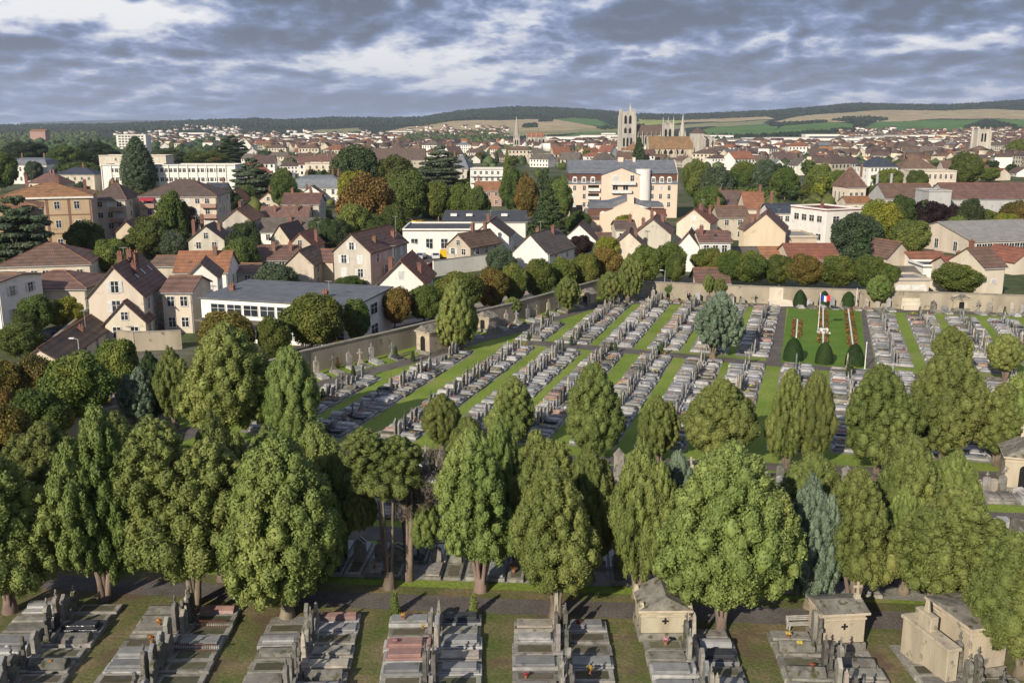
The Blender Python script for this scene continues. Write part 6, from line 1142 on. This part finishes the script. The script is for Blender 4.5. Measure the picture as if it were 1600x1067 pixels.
# broad white family monument at the far wall
X, Y = P(1424, 484); s = mpp(Y); root = ob('monument', None, None, (X, Y, 0), R(-4)); tag(root, 'wide cream family monument with steps against the far wall', 'monument'); w = 21 * s; b = MB()
b.box(-w, w, 1.2, 1.6, 0, 3.2); b.box(-w * .7, w * .7, .3, 1.2, 0, 1.3); b.box(-w * .6, w * .6, -.3, .3, 0, .7); b.box(-w * .65, w * .65, .5, .8, 1.3, 1.9); ob('stonework', bevel(b.mesh('stonework', WALL['cream']), .05, 1), root)
X, Y = P(1216, 476); root = ob('monument', None, None, (X, Y, 0)); tag(root, 'white plastered niche with sloping steps in the far wall', 'monument'); b = MB(); b.box(-1.5, 1.5, .5, .9, 0, 2.9); b.prism([(-1.5, 0), (.5, 0), (.5, .9)], -1.7, 2.3, 'x'); ob('stonework', b.mesh('stonework', WALL['cream']), root)
# steles along the walls
def wallstele(px, py, k, lab, grp, ang):
    X, Y = P(px, py); root = ob('wall_monument', None, None, (X, Y, 0), ang); tag(root, lab, 'gravestone', grp); m = GR[('old', 'cream', 'grey', 'cream', 'moss', 'old', 'light')[k % 7]]
    kd = ('gable', 'tall', 'round', 'gable', 'cross', 'wide')[k % 6]; me = WS.get((kd, m.name)) or bevel(hs_shape(kd).mesh('headstone', m), .02, 1); WS[(kd, m.name)] = me
    ob('headstone', me, root, (0, 0, 0), 0, (1.2, 1.15, 1.15 + (k % 3) * .12)); s2 = PM[k % 14]; ob('kerb', s2[0][1], root, (.2, 0, 0)); ob('slab', s2[1][1], root, (.2, 0, 0))
WS = {}
k = 0
for i, px in enumerate(np.arange(1002, 1600, 17.5)):
    if any(a < px < b_ for a, b_ in ((1190, 1240), (1396, 1452), (1480, 1520))): continue
    y = np.interp(px, [1000, 1200, 1600], [468, 476, 491]); wallstele(px, y, k * 5 + 2, f'upright gravestone {ordw(k)} from left against the far wall', 'gravestones standing against the far wall', -math.pi / 2 - .03); k += 1
lwp = [(494, 590), (520, 584), (545, 577), (562, 573), (580, 568), (612, 562), (685, 540), (716, 534), (735, 528), (775, 516), (790, 512), (806, 509), (824, 504), (838, 500), (856, 494), (872, 489), (895, 482)]
for i, (px, py) in enumerate(lwp): wallstele(px, py - 4, i * 3 + 1, f'upright gravestone {ordw(i)} from left along the left wall', 'gravestones along the left wall', R(-52))
for lab, px, yb, yt, hk, mt in (('grey stele topped by a cross seen left of the bare stems', 520, 722, 690, 'tall', 'moss'), ('tall pale rounded stele in front of the second path', 688, 757, 700, 'tall', 'old'), ('stone cross beside the tall pale stele', 665, 712, 694, 'cross', 'old'), ('ornate double stele with cross right of the pointed thuja', 966, 752, 698, 'gable', 'old'),
    ('small white cross gravestone before the second path', 1079, 730, 712, 'cross', 'cream'), ('pale pointed stele left of the right thuja group', 1241, 750, 720, 'gable', 'cream'), ('white rounded stele near the right edge', 1550, 772, 746, 'round', 'cream'), ('dark stone cross beside the white rounded stele', 1572, 765, 738, 'cross', 'moss'), ('white marble block with cross seen left of centre', 492, 975, 938, 'obelisk', 'cream'),
    ('tall thin old stele at the near path, centre row', 684, 990, 935, 'obelisk', 'old'), ('tall dark stone pair by the pointed thuja trunk', 866, 995, 945, 'tall', 'moss'), ('thin cream stele right of the first mausoleum', 1080, 1012, 955, 'obelisk', 'cream'), ('tall leaning stele top of the second row at left', 292, 965, 920, 'tall', 'cream')):
    X, Y = P(px, yb); root = ob('gravestone', None, None, (X, Y, 0), -math.pi / 2 if yb < 800 else 0); tag(root, lab, 'gravestone'); hh = zat(yt, Y); base = {'tall': 1.95, 'cross': 1.65, 'gable': 1.62, 'obelisk': 2.15, 'round': .95}[hk]
    me = WS.get((hk, GR[mt].name)) or bevel(hs_shape(hk).mesh('headstone', GR[mt]), .02, 1); WS[(hk, GR[mt].name)] = me; ob('headstone', me, root, (0, 0, 0), 0, (max(1, hh / base * .6), max(1, hh / base * .6), hh / base))
# bench
X, Y = P(1253, 984); root = ob('bench', None, None, (X, Y, 0), R(4)); tag(root, 'pale wooden bench beside the second cream mausoleum', 'bench'); PB = mat('weathered pale wood', (.42, .40, .35), (.3, .28, .24), 5)
b = MB(); [b.box(-.95, .95, -.2 + i * .12, -.11 + i * .12, .43, .46) for i in range(4)]; ob('seat', b.mesh('seat', PB), root); b = MB(); [b.box(-.95, .95, .27, .3, .55 + i * .12, .63 + i * .12) for i in range(3)]; ob('backrest', b.mesh('backrest', PB), root)
for sx in (-.85, .85): b = MB(); b.box(sx - .04, sx + .04, -.2, -.12, 0, .43); b.box(sx - .04, sx + .04, .2, .27, 0, .9); b.box(sx - .04, sx + .04, -.12, .2, .36, .43); ob('leg', b.mesh('leg', PB), root)
# memorial lawn
X, Y = P(1287, 520); root = ob('war_memorial', None, None, (X, Y, 0)); tag(root, 'small white stone block in the middle of the memorial lawn', 'memorial'); b = MB(); b.box(-.85, .85, -.6, .6, 0, .2); b.box(-.6, .6, -.4, .4, .2, .75, tp=.92); ob('block', bevel(b.mesh('block', TRIM), .04, 1), root); b = MB(); b.box(-.3, .3, -.408, -.4, .35, .6); b.box(-.3, .3, -.22, .22, .75, .765); ob('plaque', b.mesh('plaque', MATS['stone grey']), root)
for lab, (ax, ay), (bx, by), ks in (('short left flower bed with white line on the memorial lawn', (1246, 500), (1244, 528), 2), ('middle flower bed with white line on the memorial lawn', (1286, 481), (1286, 537), 5), ('right flower bed with white line on the memorial lawn', (1325, 482), (1333, 543), 5)):
    A_, B_ = Vector(P(ax, ay)), Vector(P(bx, by)); root = ob('flower_bed', None, None, (A_.x, A_.y, 0)); tag(root, lab, 'flower bed', 'flower beds of the memorial lawn'); d = B_ - A_; L2 = d.length; u = d.normalized(); n_ = Vector((u.y, -u.x))
    b = MB(); nseg = max(2, int(L2 / 1.0))
    for i in range(nseg):
        t0_ = L2 * i / nseg; c = u * (t0_ + .45); vs = [c + u * a * .40 + n_ * e * .1 for a, e in ((-1, -1), (1, -1), (1, 1), (-1, 1))]; b.add([(v.x, v.y, 0) for v in vs] + [(v.x, v.y, .22) for v in vs], [(0, 3, 2, 1), (4, 5, 6, 7), (0, 1, 5, 4), (1, 2, 6, 5), (2, 3, 7, 6), (3, 0, 4, 7)])
    ob('white_markers', b.mesh('white_markers', TRIM), root)
    r4 = np.random.default_rng(ks); nn = int(L2 * 34); tt = r4.uniform(0, L2, nn); ee = r4.choice([-1, 1], nn) * r4.uniform(.22, .75, nn); Pt = np.stack([u.x * tt + n_.x * ee, u.y * tt + n_.y * ee, r4.uniform(.05, .4, nn)], 1); V_, Q_ = leafset(Pt, np.tile([0, 0, 1.], (nn, 1)), .26, .2, .6, .2, r4)
    isf = r4.random(nn) < .3; ob('plants', npmesh('plants', V_, Q_, np.zeros((0, 3), int), [LF['flower'], LF['rust']], qm=(~isf).astype(int)), root)
def pole(label, px, yb, yt, name='flagpole', r_=.05):
    X, Y = P(px, yb); root = ob(name, None, None, (X, Y, 0)); tag(root, label, 'pole'); hh = zat(yt, Y); b = MB(); b.tube([(0, 0, 0), (0, 0, hh)], [r_ * 1.3, r_], 8); b.tube([(0, 0, hh), (0, 0, hh + .15)], [r_ * 1.6, .02], 8); ob('pole', b.mesh('pole', TRIM), root); b = MB(); b.box(-.2, .2, -.2, .2, 0, .12); ob('base', b.mesh('base', MATS['stone light']), root); return root, hh, Y
rt, hh, Y = pole('white flagpole flying a tricolour flag on the memorial lawn', 1278, 518, 458, r_=.05)
V_ = []; Fq = []; W_, H_ = 1.35, .85
for i in range(13):
    for j in range(2): V_.append((.1 + W_ * i / 12, .1 * math.sin(i * .9), hh - .35 - H_ * j + .08 * math.sin(i * .7)))
Fq = [(2 * i, 2 * i + 1, 2 * i + 3, 2 * i + 2) for i in range(12)]
me = bpy.data.meshes.new('flag'); me.from_pydata(V_, [], Fq); [me.materials.append(mat('flag ' + n, c, c, 3, .7, 0)) for n, c in (('blue', (.01, .05, .30)), ('white', (.8, .8, .8)), ('red', (.6, .02, .03)))]
for i, pq in enumerate(me.polygons): pq.material_index = i // 4
fo = ob('flag', me, rt); sm = fo.modifiers.new('s', 'SOLIDIFY'); sm.thickness = .02
pole('bare white pole at the front right of the memorial lawn', 1351, 577, 535, r_=.06); pole('bare white pole at the back right of the memorial lawn', 1337, 483, 451, r_=.06)
def lamp(label, px, yb, yt):
    X, Y = P(px, yb); root = ob('street_lamp', None, None, (X, Y, 0)); tag(root, label, 'street lamp'); hh = zat(yt, Y); b = MB(); b.tube([(0, 0, 0), (0, 0, hh), (-.5, 0, hh + .15)], [.09, .06, .05], 7); ob('pole', b.mesh('pole', METAL), root); b = MB(); b.box(-1.0, -.4, -.14, .14, hh + .1, hh + .22); ob('lamp_head', b.mesh('lamp_head', TRIM), root)
lamp('grey street lamp beside the long low striped roof', 130, 610, 530); lamp('street lamp behind the lindens by the big white house', 858, 452, 397); lamp('street lamp at the corner street behind the wall', 1038, 458, 423)
# cars
def car(label, px, py, colr, rz, grp='cars parked in the streets', van=False):
    X, Y = P(px, py); root = ob('van' if van else 'parked_car', None, None, (X, Y, .03), R(rz)); tag(root, label, 'van' if van else 'car', grp); m = mat('paint ' + colr[0], colr[1], colr[1], 2, .25, .02, spec=.6); b = MB(); g = MB()
    if van: pr = [(-2.3, .35), (2.3, .35), (2.35, .95), (1.9, 1.1), (1.35, 1.9), (-2.3, 1.95)]; gl = [(1.3, 1.15), (1.78, 1.15), (1.32, 1.78), (.4, 1.78), (.4, 1.15)]
    else: pr = [(-2.1, .3), (2.1, .3), (2.15, .7), (1.9, .85), (1.0, .98), (.35, 1.42), (-1.15, 1.45), (-1.85, 1.0), (-2.12, .92)]; gl = [(-1.6, 1.0), (.85, 1.0), (.3, 1.36), (-1.1, 1.38)]
    b.prism([(u, z) for u, z in pr], -.85, .85, 'y'); me = bevel(b.mesh('body', m), .07, 2); ob('body', me, root)
    g.prism(gl, -.865, .865, 'y')
    if not van: g.add([(.42, -.7, 1.39), (1.02, -.74, 1.0), (1.02, .74, 1.0), (.42, .7, 1.39), (.36, -.7, 1.33), (.96, -.74, .95), (.96, .74, .95), (.36, .7, 1.33)], [(0, 1, 2, 3), (7, 6, 5, 4), (0, 4, 5, 1), (1, 5, 6, 2), (2, 6, 7, 3), (3, 7, 4, 0)]); g.add([(-1.2, -.7, 1.43), (-1.88, -.7, 1.03), (-1.88, .7, 1.03), (-1.2, .7, 1.43), (-1.15, -.7, 1.37), (-1.83, -.7, .98), (-1.83, .7, .98), (-1.15, .7, 1.37)], [(0, 3, 2, 1), (4, 5, 6, 7), (0, 1, 5, 4), (1, 2, 6, 5), (2, 3, 7, 6), (3, 0, 4, 7)])
    ob('windows', g.mesh('windows', GLASS), root)
    for sx in (-1.3, 1.35):
        for sy in (-.8, .8): w_ = MB(); w_.tube([(sx, sy - .1, .32), (sx, sy + .1, .32)], .32, 12); ob('wheel', w_.mesh('wheel', DARK), root)
    for sy in (-.6, .6): w_ = MB(); w_.box(2.02, 2.14, sy - .16, sy + .16, .6, .74); ob('headlight', w_.mesh('headlight', TRIM), root)
WH, YE, BL, GY, RD, BK = ('white', (.6, .6, .6)), ('yellow', (.65, .42, .01)), ('blue', (.02, .08, .3)), ('silver', (.35, .36, .38)), ('red', (.35, .02, .02)), ('black', (.03, .03, .035))
car('dark grey car on the yard before the curved white building', 659, 404, GY, 80); car('white car right of the dark grey car on the yard', 680, 404, WH, 100); car('red car on the yard beside the white wall', 679, 418, RD, 175); car('black car left of the red car on the yard', 648, 415, BK, 170); car('yellow van partly behind the beige house', 694, 402, YE, 90, van=True)
for i, (x, y) in enumerate(((645, 353), (655, 350), (664, 352), (650, 358))): car(f'yellow mail van {ordw(i)} from left on the warehouse yard' if i < 3 else 'yellow mail van nearest, below the other three', x, y + 4, YE, 20 + 30 * i, 'yellow vans on the warehouse yard', True)
car('white car on the street at the left edge', 10, 584, WH, 35); car('silver car halfway along the narrow left street', 66, 545, GY, 52); car('dark blue car farther up the narrow left street', 82, 531, ('dark blue', (.02, .03, .08)), 52); car('blue car under the dark trees at lower left', 127, 672, BL, 22); car('white car behind the leafy tree by the yard', 208, 583, WH, 80)
car('yellow car under the linden at the stained wall', 538, 548, YE, 52); car('silver car below the big grey green tree', 1370, 399, GY, 10); car('dark car beside the white maroon roofed building', 1241, 372, BK, 80); car('yellow car beneath the shaded linden', 139, 633, YE, 30)
for i, (x, y) in enumerate(((1184, 306), (1210, 308), (1236, 309), (1160, 305))): car(f'{("white", "dark", "silver", "red")[i]} car parked under the park trees', x, y, (WH, BK, GY, RD)[i], 90, 'cars under the park trees')
# ------------------------------------------------------------------ place the tombs
for q in bpy.data.objects:
    if q.get('category') == 'tree' and q.type == 'EMPTY' and q.location.y < 135: FOOT.append((q.location.x, q.location.y, .75 if q.location.y > 60 else .9))
TS = [t for t in tomb_specs if not any((t[0] + 1.1 * math.cos(t[2]) - a) ** 2 + (t[1] + 1.1 * math.sin(t[2]) - b_) ** 2 < (c + .35) ** 2 for a, b_, c in FOOT)]
TS.sort(key=lambda t: t[0] ** 2 + t[1] ** 2 + (0 if t[7][0] == 'front' or -40 < 0 else 0)); near, farT = TS[:288], TS[288:]
sec = {}
for t in near: sec.setdefault(t[7], []).append(t)
ROOTS = {}
def tomb_root(pk):
    if pk in ROOTS: return copy_tree(ROOTS[pk])
    root = ob('tomb', None, None); [ob(n, me, root) for n, me in PM[pk]]; ROOTS[pk] = root; return root
for key, lst in sec.items():
    s_, ri, side = key; lst.sort(key=lambda t: t[8] if False else t[8] if len(t) > 8 else 0)
NB = ['behind the near path', 'between the far thujas', 'before the second path']; rows_l = sorted({k_[1] for k_ in sec if k_[0] == 'lower'}); rows_u = sorted({k_[1] for k_ in sec if k_[0] == 'upper'})
for key, lst in sec.items():
    s_, ri, side = key; lst.sort(key=lambda t: t[8] if s_ != 'front' else -t[8])
    if s_ == 'front': lst.sort(key=lambda t: t[8])
    sd = 'left' if side < 0 else 'right'
    for i, t in enumerate(lst):
        if s_ == 'front': w_ = f'{sd} side of {ordw(ri)} foreground row, {ordw(i)} from path'
        elif s_ == 'band': w_ = f'{ordw(i)} from left in {"front" if side > 0 else "back"} row {NB[ri]}'
        else: w_ = f'{sd} side of {ordw(rows_l.index(ri) if s_ == "lower" else rows_u.index(ri))} {"middle" if s_ == "lower" else "upper"} row, {ordw(i)} upward'
        root = tomb_root(t[6]); root.location = (t[0], t[1], .02); root.rotation_euler = (0, 0, t[2]); root.scale = (t[3], t[4], t[5]); tag(root, f'{LOOK[t[6]]}, {w_}', 'tomb', 'tombs in the cemetery rows')
vs, fs, mm, at_ = [], [], [], []; o = 0; mats_ = list(GR.values()); mix_ = {m.name: i for i, m in enumerate(mats_)}
for t in farT:
    ca, sa = math.cos(t[2]), math.sin(t[2]); rv = rr.random()
    for (V_, T_), m_ in PT[t[6]]:
        x = V_[:, 0] * t[3]; y = V_[:, 1] * t[4]; vs.append(np.stack([x * ca - y * sa + t[0], x * sa + y * ca + t[1], V_[:, 2] * t[5] + .02], 1)); fs.append(T_ + o); mm.append(np.full(len(T_), mix_[m_.name])); at_.append(np.full(len(V_), rv)); o += len(V_)
q = ob('tombs', npmesh('tombs', np.concatenate(vs), np.zeros((0, 4), int), np.concatenate(fs), mats_, tm=np.concatenate(mm), attr=np.concatenate(at_))); tag(q, 'farther rows of grey granite and stone tombs across the cemetery', 'tombs', None, 'stuff')
# flowers on the tombs
FLM = {}
for i, (nm, c1, c2) in enumerate((('red', (.28, .03, .03), (.4, .08, .06)), ('yellow', (.5, .38, .05), (.55, .45, .12)), ('pink', (.42, .15, .2), (.55, .32, .35)), ('white', (.55, .55, .5), (.6, .58, .5)), ('orange', (.45, .18, .04), (.5, .28, .08)))):
    M_ = leafmat('petals ' + nm, c1, c2, 6, .2, .3); lb = [[.1 * math.cos(k * 2.4), .1 * math.sin(k * 2.4), .34 + .05 * (k % 3), .11, .11, .09] for k in range(7)]; FLM[nm] = crown('petals', lb, 130, .08, .06, .7, .2, M_, i)
b = MB(); b.tube([(0, 0, 0), (0, 0, .22)], [.1, .14], 9); POT = b.mesh('pot', ROOF['orange'])
fl = [t for t in near]; rr.shuffle(fl); cols_ = list(FLM)
for i, t in enumerate(fl[:55]):
    u = rr.uniform(.45, 1.7) * t[3]; v = rr.uniform(-.32, .32); ca, sa = math.cos(t[2]), math.sin(t[2]); nm = rr.choice(cols_); root = ob('flower_pot', None, None, (t[0] + u * ca - v * sa, t[1] + u * sa + v * ca, .02 + (.34 if u < 2 else .24) * t[5])); sc_ = rr.uniform(.6, 1.05); root.scale = (sc_,) * 3
    ob('pot', POT, root); ob('petals', FLM[nm], root); a_, b_ = pix(t[0], t[1]); FL_L = f'{nm} flowers on a {LOOK[t[6]].split(",")[0].replace("tombs", "tomb")}'; root['_px'] = a_; tag(root, None, 'flower pot', 'flower pots on tombs'); root['lab'] = FL_L
pots = [q for q in bpy.data.objects if 'lab' in q]; pots.sort(key=lambda q: q['_px']); cnt = {}
for q in pots: k_ = q['lab']; cnt[k_] = cnt.get(k_, 0) + 1
seen = {}
for q in pots:
    k_ = q['lab']; i = seen.get(k_, 0); seen[k_] = i + 1; q['label'] = k_ + (f', {ordw(i)} such from left' if cnt[k_] > 1 else ''); LABELS.setdefault(q['label'], []).append(q.name); del q['lab']; del q['_px']
vs, qs, qm = [], [], []; o = 0
r5 = np.random.default_rng(9)
for t in farT:
    if rr.random() > .3: continue
    ca, sa = math.cos(t[2]), math.sin(t[2]); u, v = rr.uniform(.4, 1.9) * t[3], rr.uniform(-.35, .35); n = 16; k_ = rr.randrange(5); sz = rr.uniform(.1, .22)
    Pt = r5.normal(0, sz, (n, 3)) * [1, 1, .5] + [t[0] + u * ca - v * sa, t[1] + u * sa + v * ca, .5 * t[5] + .1]; V_, Q_ = leafset(Pt, np.tile([0, 0, 1.], (n, 1)), .17, .14, .6, .2, r5); vs.append(V_); qs.append(Q_ + o); o += len(V_); qm.append(np.full(n, k_))
q = ob('flowers', npmesh('flowers', np.concatenate(vs), np.concatenate(qs), np.zeros((0, 3), int), [FLM[k_].materials[0] for k_ in FLM], qm=np.concatenate(qm))); tag(q, 'small bunches of flowers scattered over the farther tombs', 'flowers', None, 'stuff')
for lab, px, yb, yt, w_ in (('green ivy hanging over the far wall left of the tiny cypresses', 1045, 467, 442, 13),):
    X, Y = P(px, yb); root = ob('ivy', cv('bush', 0, 'broad'), None, (X, Y, 0), 0, (w_ * mpp(Y) / 2, .35, zat(yt, Y))); tag(root, lab, 'ivy')
# iron grave railing
for lab, (ax, ay), (bx, by) in (('rusty low iron railing round a grave in the second row', (306, 986), (356, 986)), ('second rusty iron railing nearer the camera in the second row', (272, 1022), (338, 1024))):
    A_, B_ = Vector(P(ax, ay)), Vector(P(bx, by)); L2 = (B_ - A_).length; root = ob('grave_railing', None, None, (A_.x, A_.y, .2), math.atan2(B_.y - A_.y, B_.x - A_.x)); tag(root, lab, 'railing'); b = MB(); b.box(0, L2, -.02, .02, .5, .54); b.box(0, L2, -.02, .02, .12, .15); ob('rail', b.mesh('rail', RUST), root); b = MB(); [b.box(x, x + .025, -.012, .012, 0, .62) for x in np.arange(0, L2, .13)]; ob('bars', b.mesh('bars', RUST), root)
# ------------------------------------------------------------------ haze
b = MB(); b.box(-6800, 6800, -80, 12500, -70, 520); hz = ob('haze', b.mesh('haze', [nt('haze')[0]])); hz['kind'] = 'stuff'
m = hz.data.materials[0]; N, L = m.node_tree.nodes, m.node_tree.links; N.remove(N['Principled BSDF']); v = N.new('ShaderNodeVolumePrincipled'); v.inputs['Color'].default_value = (.80, .88, 1, 1); v.inputs['Density'].default_value = 6e-5; v.inputs['Anisotropy'].default_value = .2; L.new(v.outputs[0], N['Material Output'].inputs['Volume'])
tag(hz, 'thin blue haze over the distant plain and hills', 'haze')
# ------------------------------------------------------------------ camera, sun, sky
cam = bpy.data.cameras.new('camera'); co = bpy.data.objects.new('camera', cam); COL.objects.link(co); co.location = (0, 0, H); co.rotation_euler = (math.pi / 2 - PIT, 0, 0)
cam.sensor_width = 36; cam.lens = F / 1600 * 36; cam.clip_start = .5; cam.clip_end = 40000; scene.camera = co
AZ, EL = R(30), R(26); sd = Vector((math.sin(AZ) * math.cos(EL), math.cos(AZ) * math.cos(EL), -math.sin(EL)))
sl = bpy.data.lights.new('sun', 'SUN'); sl.energy = 5.; sl.angle = R(.5); sl.color = (1, .91, .77); so = bpy.data.objects.new('sun', sl); COL.objects.link(so); so.rotation_euler = sd.to_track_quat('-Z', 'Y').to_euler()
w = bpy.data.worlds.new('World'); scene.world = w; w.use_nodes = True; N, L = w.node_tree.nodes, w.node_tree.links; bg = N['Background']
sky = N.new('ShaderNodeTexSky'); sky.sky_type = 'NISHITA'; sky.sun_disc = False; sky.sun_elevation = EL; sky.sun_rotation = math.pi + AZ
def nd(t, **k):
    q = N.new(t)
    for a, b_ in k.items(): setattr(q, a, b_)
    return q
def M(op, a, b_=None, c=None):
    q = nd('ShaderNodeMath', operation=op)
    for i, x in enumerate((a, b_, c)):
        if x is None: continue
        if isinstance(x, (int, float)): q.inputs[i].default_value = x
        else: L.new(x, q.inputs[i])
    return q.outputs[0]
tc = nd('ShaderNodeTexCoord'); sx = nd('ShaderNodeSeparateXYZ'); L.new(tc.outputs['Generated'], sx.inputs[0])
az = M('ARCTAN2', sx.outputs[0], sx.outputs[1]); hyp = M('SQRT', M('ADD', M('MULTIPLY', sx.outputs[0], sx.outputs[0]), M('MULTIPLY', sx.outputs[1], sx.outputs[1]))); el = M('ARCTAN2', sx.outputs[2], hyp)
ev = M('LOGARITHM', M('ADD', M('MAXIMUM', el, -.03), .085), 2.718)
def cvn(sa, sv, off_, det, dist=0., rough=.55):
    c = nd('ShaderNodeCombineXYZ'); L.new(M('MULTIPLY', az, sa), c.inputs[0]); L.new(M('MULTIPLY', ev, sv), c.inputs[1]); c.inputs[2].default_value = off_
    n = nd('ShaderNodeTexNoise'); n.inputs['Scale'].default_value = 1; n.inputs['Detail'].default_value = det; n.inputs['Roughness'].default_value = rough; n.inputs['Distortion'].default_value = dist; L.new(c.outputs[0], n.inputs['Vector']); return n.outputs[0]
def dens_at(du, dv):
    def nz(sa, sv, z_, det, rough, dist):
        c = nd('ShaderNodeCombineXYZ'); L.new(M('MULTIPLY_ADD', az, sa, du * sa), c.inputs[0]); L.new(M('MULTIPLY_ADD', ev, sv, dv * sv), c.inputs[1]); c.inputs[2].default_value = z_
        n = nd('ShaderNodeTexNoise'); n.inputs['Scale'].default_value = 1; n.inputs['Detail'].default_value = det; n.inputs['Roughness'].default_value = rough; n.inputs['Distortion'].default_value = dist; L.new(c.outputs[0], n.inputs['Vector']); return n.outputs[0]
    return M('ADD', M('MULTIPLY', nz(6.5, 3.3, 5.3, 4, .52, .1), .72), M('MULTIPLY', M('MULTIPLY_ADD', M('ABSOLUTE', M('MULTIPLY_ADD', nz(17, 7.0, 8.4, 5, .52, .0), 2., -1.)), -1.5, .78), .25))
D0 = dens_at(0, 0); D1 = dens_at(-.012, .05)
relief = M('MULTIPLY', M('SUBTRACT', D0, D1), 2.3)
dens = M('ADD', M('MULTIPLY_ADD', D0, 1.05, -.035), relief)
def blob(px, py, wx, wy, amp):        # broad cloud masses, placed by azimuth and elevation
    a0 = math.atan((px - 800) / 1539.); e0 = math.atan((195 - py) / 1539.) ; u = M('MULTIPLY', M('SUBTRACT', az, a0), 1539. / wx); v = M('MULTIPLY', M('SUBTRACT', el, e0), 1539. / wy)
    return M('MULTIPLY', M('EXPONENT', M('MULTIPLY', M('ADD', M('MULTIPLY', u, u), M('MULTIPLY', v, v)), -1.)), amp)
br = None
for q in ((1250, 20, 120, 30, -.03), (1190, 60, 60, 14, .08), (1460, 75, 120, 16, .08), (930, 60, 90, 30, -.05), (420, 70, 120, 22, -.10), (380, 100, 120, 16, .08), (90, 35, 150, 45, .15), (250, 40, 90, 30, .13), (640, 100, 110, 28, .19), (770, 60, 60, 25, .06), (740, 130, 90, 16, .12), (830, 45, 70, 20, .13), (1010, 95, 60, 14, .06), (500, 20, 180, 26, -.09), (330, 115, 260, 22, -.02), (1050, 40, 150, 40, -.10), (1480, 20, 160, 35, -.10), (1400, 112, 240, 22, -.09), (1200, 150, 60, 10, .10), (1340, 150, 60, 9, .10), (1290, 45, 60, 30, .06), (1580, 45, 50, 30, .06), (550, 165, 260, 22, -.10), (60, 85, 140, 14, -.12), (180, 150, 260, 10, .02), (1560, 147, 60, 8, .08)):
    x = blob(*q); br = x if br is None else M('ADD', br, x)
tot = M('ADD', M('MULTIPLY_ADD', dens, .85, .085), M('MULTIPLY', M('MULTIPLY', br, D0), 5.0)); cr = nd('ShaderNodeValToRGB'); L.new(tot, cr.inputs[0]); e = cr.color_ramp.elements
e[0].position = .2; e[0].color = (.10, .12, .18, 1); e[1].position = .98; e[1].color = (.90, .89, .90, 1)
for p_, c_ in ((.40, (.145, .185, .31)), (.51, (.21, .265, .45)), (.62, (.33, .385, .57)), (.75, (.60, .63, .73))): x = e.new(p_); x.color = (*c_, 1)
# pale blue veil close to the horizon
hzv = M('MULTIPLY', M('EXPONENT', M('MULTIPLY', M('MAXIMUM', el, 0.), -55.)), .75); mh = nd('ShaderNodeMix', data_type='RGBA'); L.new(hzv, mh.inputs[0]); L.new(cr.outputs[0], mh.inputs[6]); mh.inputs[7].default_value = (.27, .34, .50, 1)
mx = nd('ShaderNodeMix', data_type='RGBA'); mx.inputs[0].default_value = .94; sc2 = nd('ShaderNodeVectorMath', operation='SCALE'); L.new(sky.outputs[0], sc2.inputs[0]); sc2.inputs['Scale'].default_value = .1; L.new(sc2.outputs[0], mx.inputs[6]); L.new(mh.outputs[2], mx.inputs[7])
L.new(mx.outputs[2], bg.inputs['Color']); bg.inputs['Strength'].default_value = 1.
scene.view_settings.view_transform = 'Standard'; scene.view_settings.look = 'None'; scene.view_settings.exposure = .18; scene.view_settings.gamma = 1
scene.cycles.max_bounces = 5; scene.cycles.diffuse_bounces = 2; scene.cycles.transparent_max_bounces = 4; scene.cycles.volume_bounces = 0; scene.cycles.volume_max_steps = 16
dup = {k: v for k, v in LABELS.items() if len(v) > 1}
if dup: print('DUPLICATE LABELS', list(dup.items())[:20])
lw_ = [k for k in LABELS if not 4 <= len(k.split()) <= 16]
if lw_: print('LABEL LENGTH', lw_[:20])
print('houses', nfh, 'tombs', len(near), len(farT))
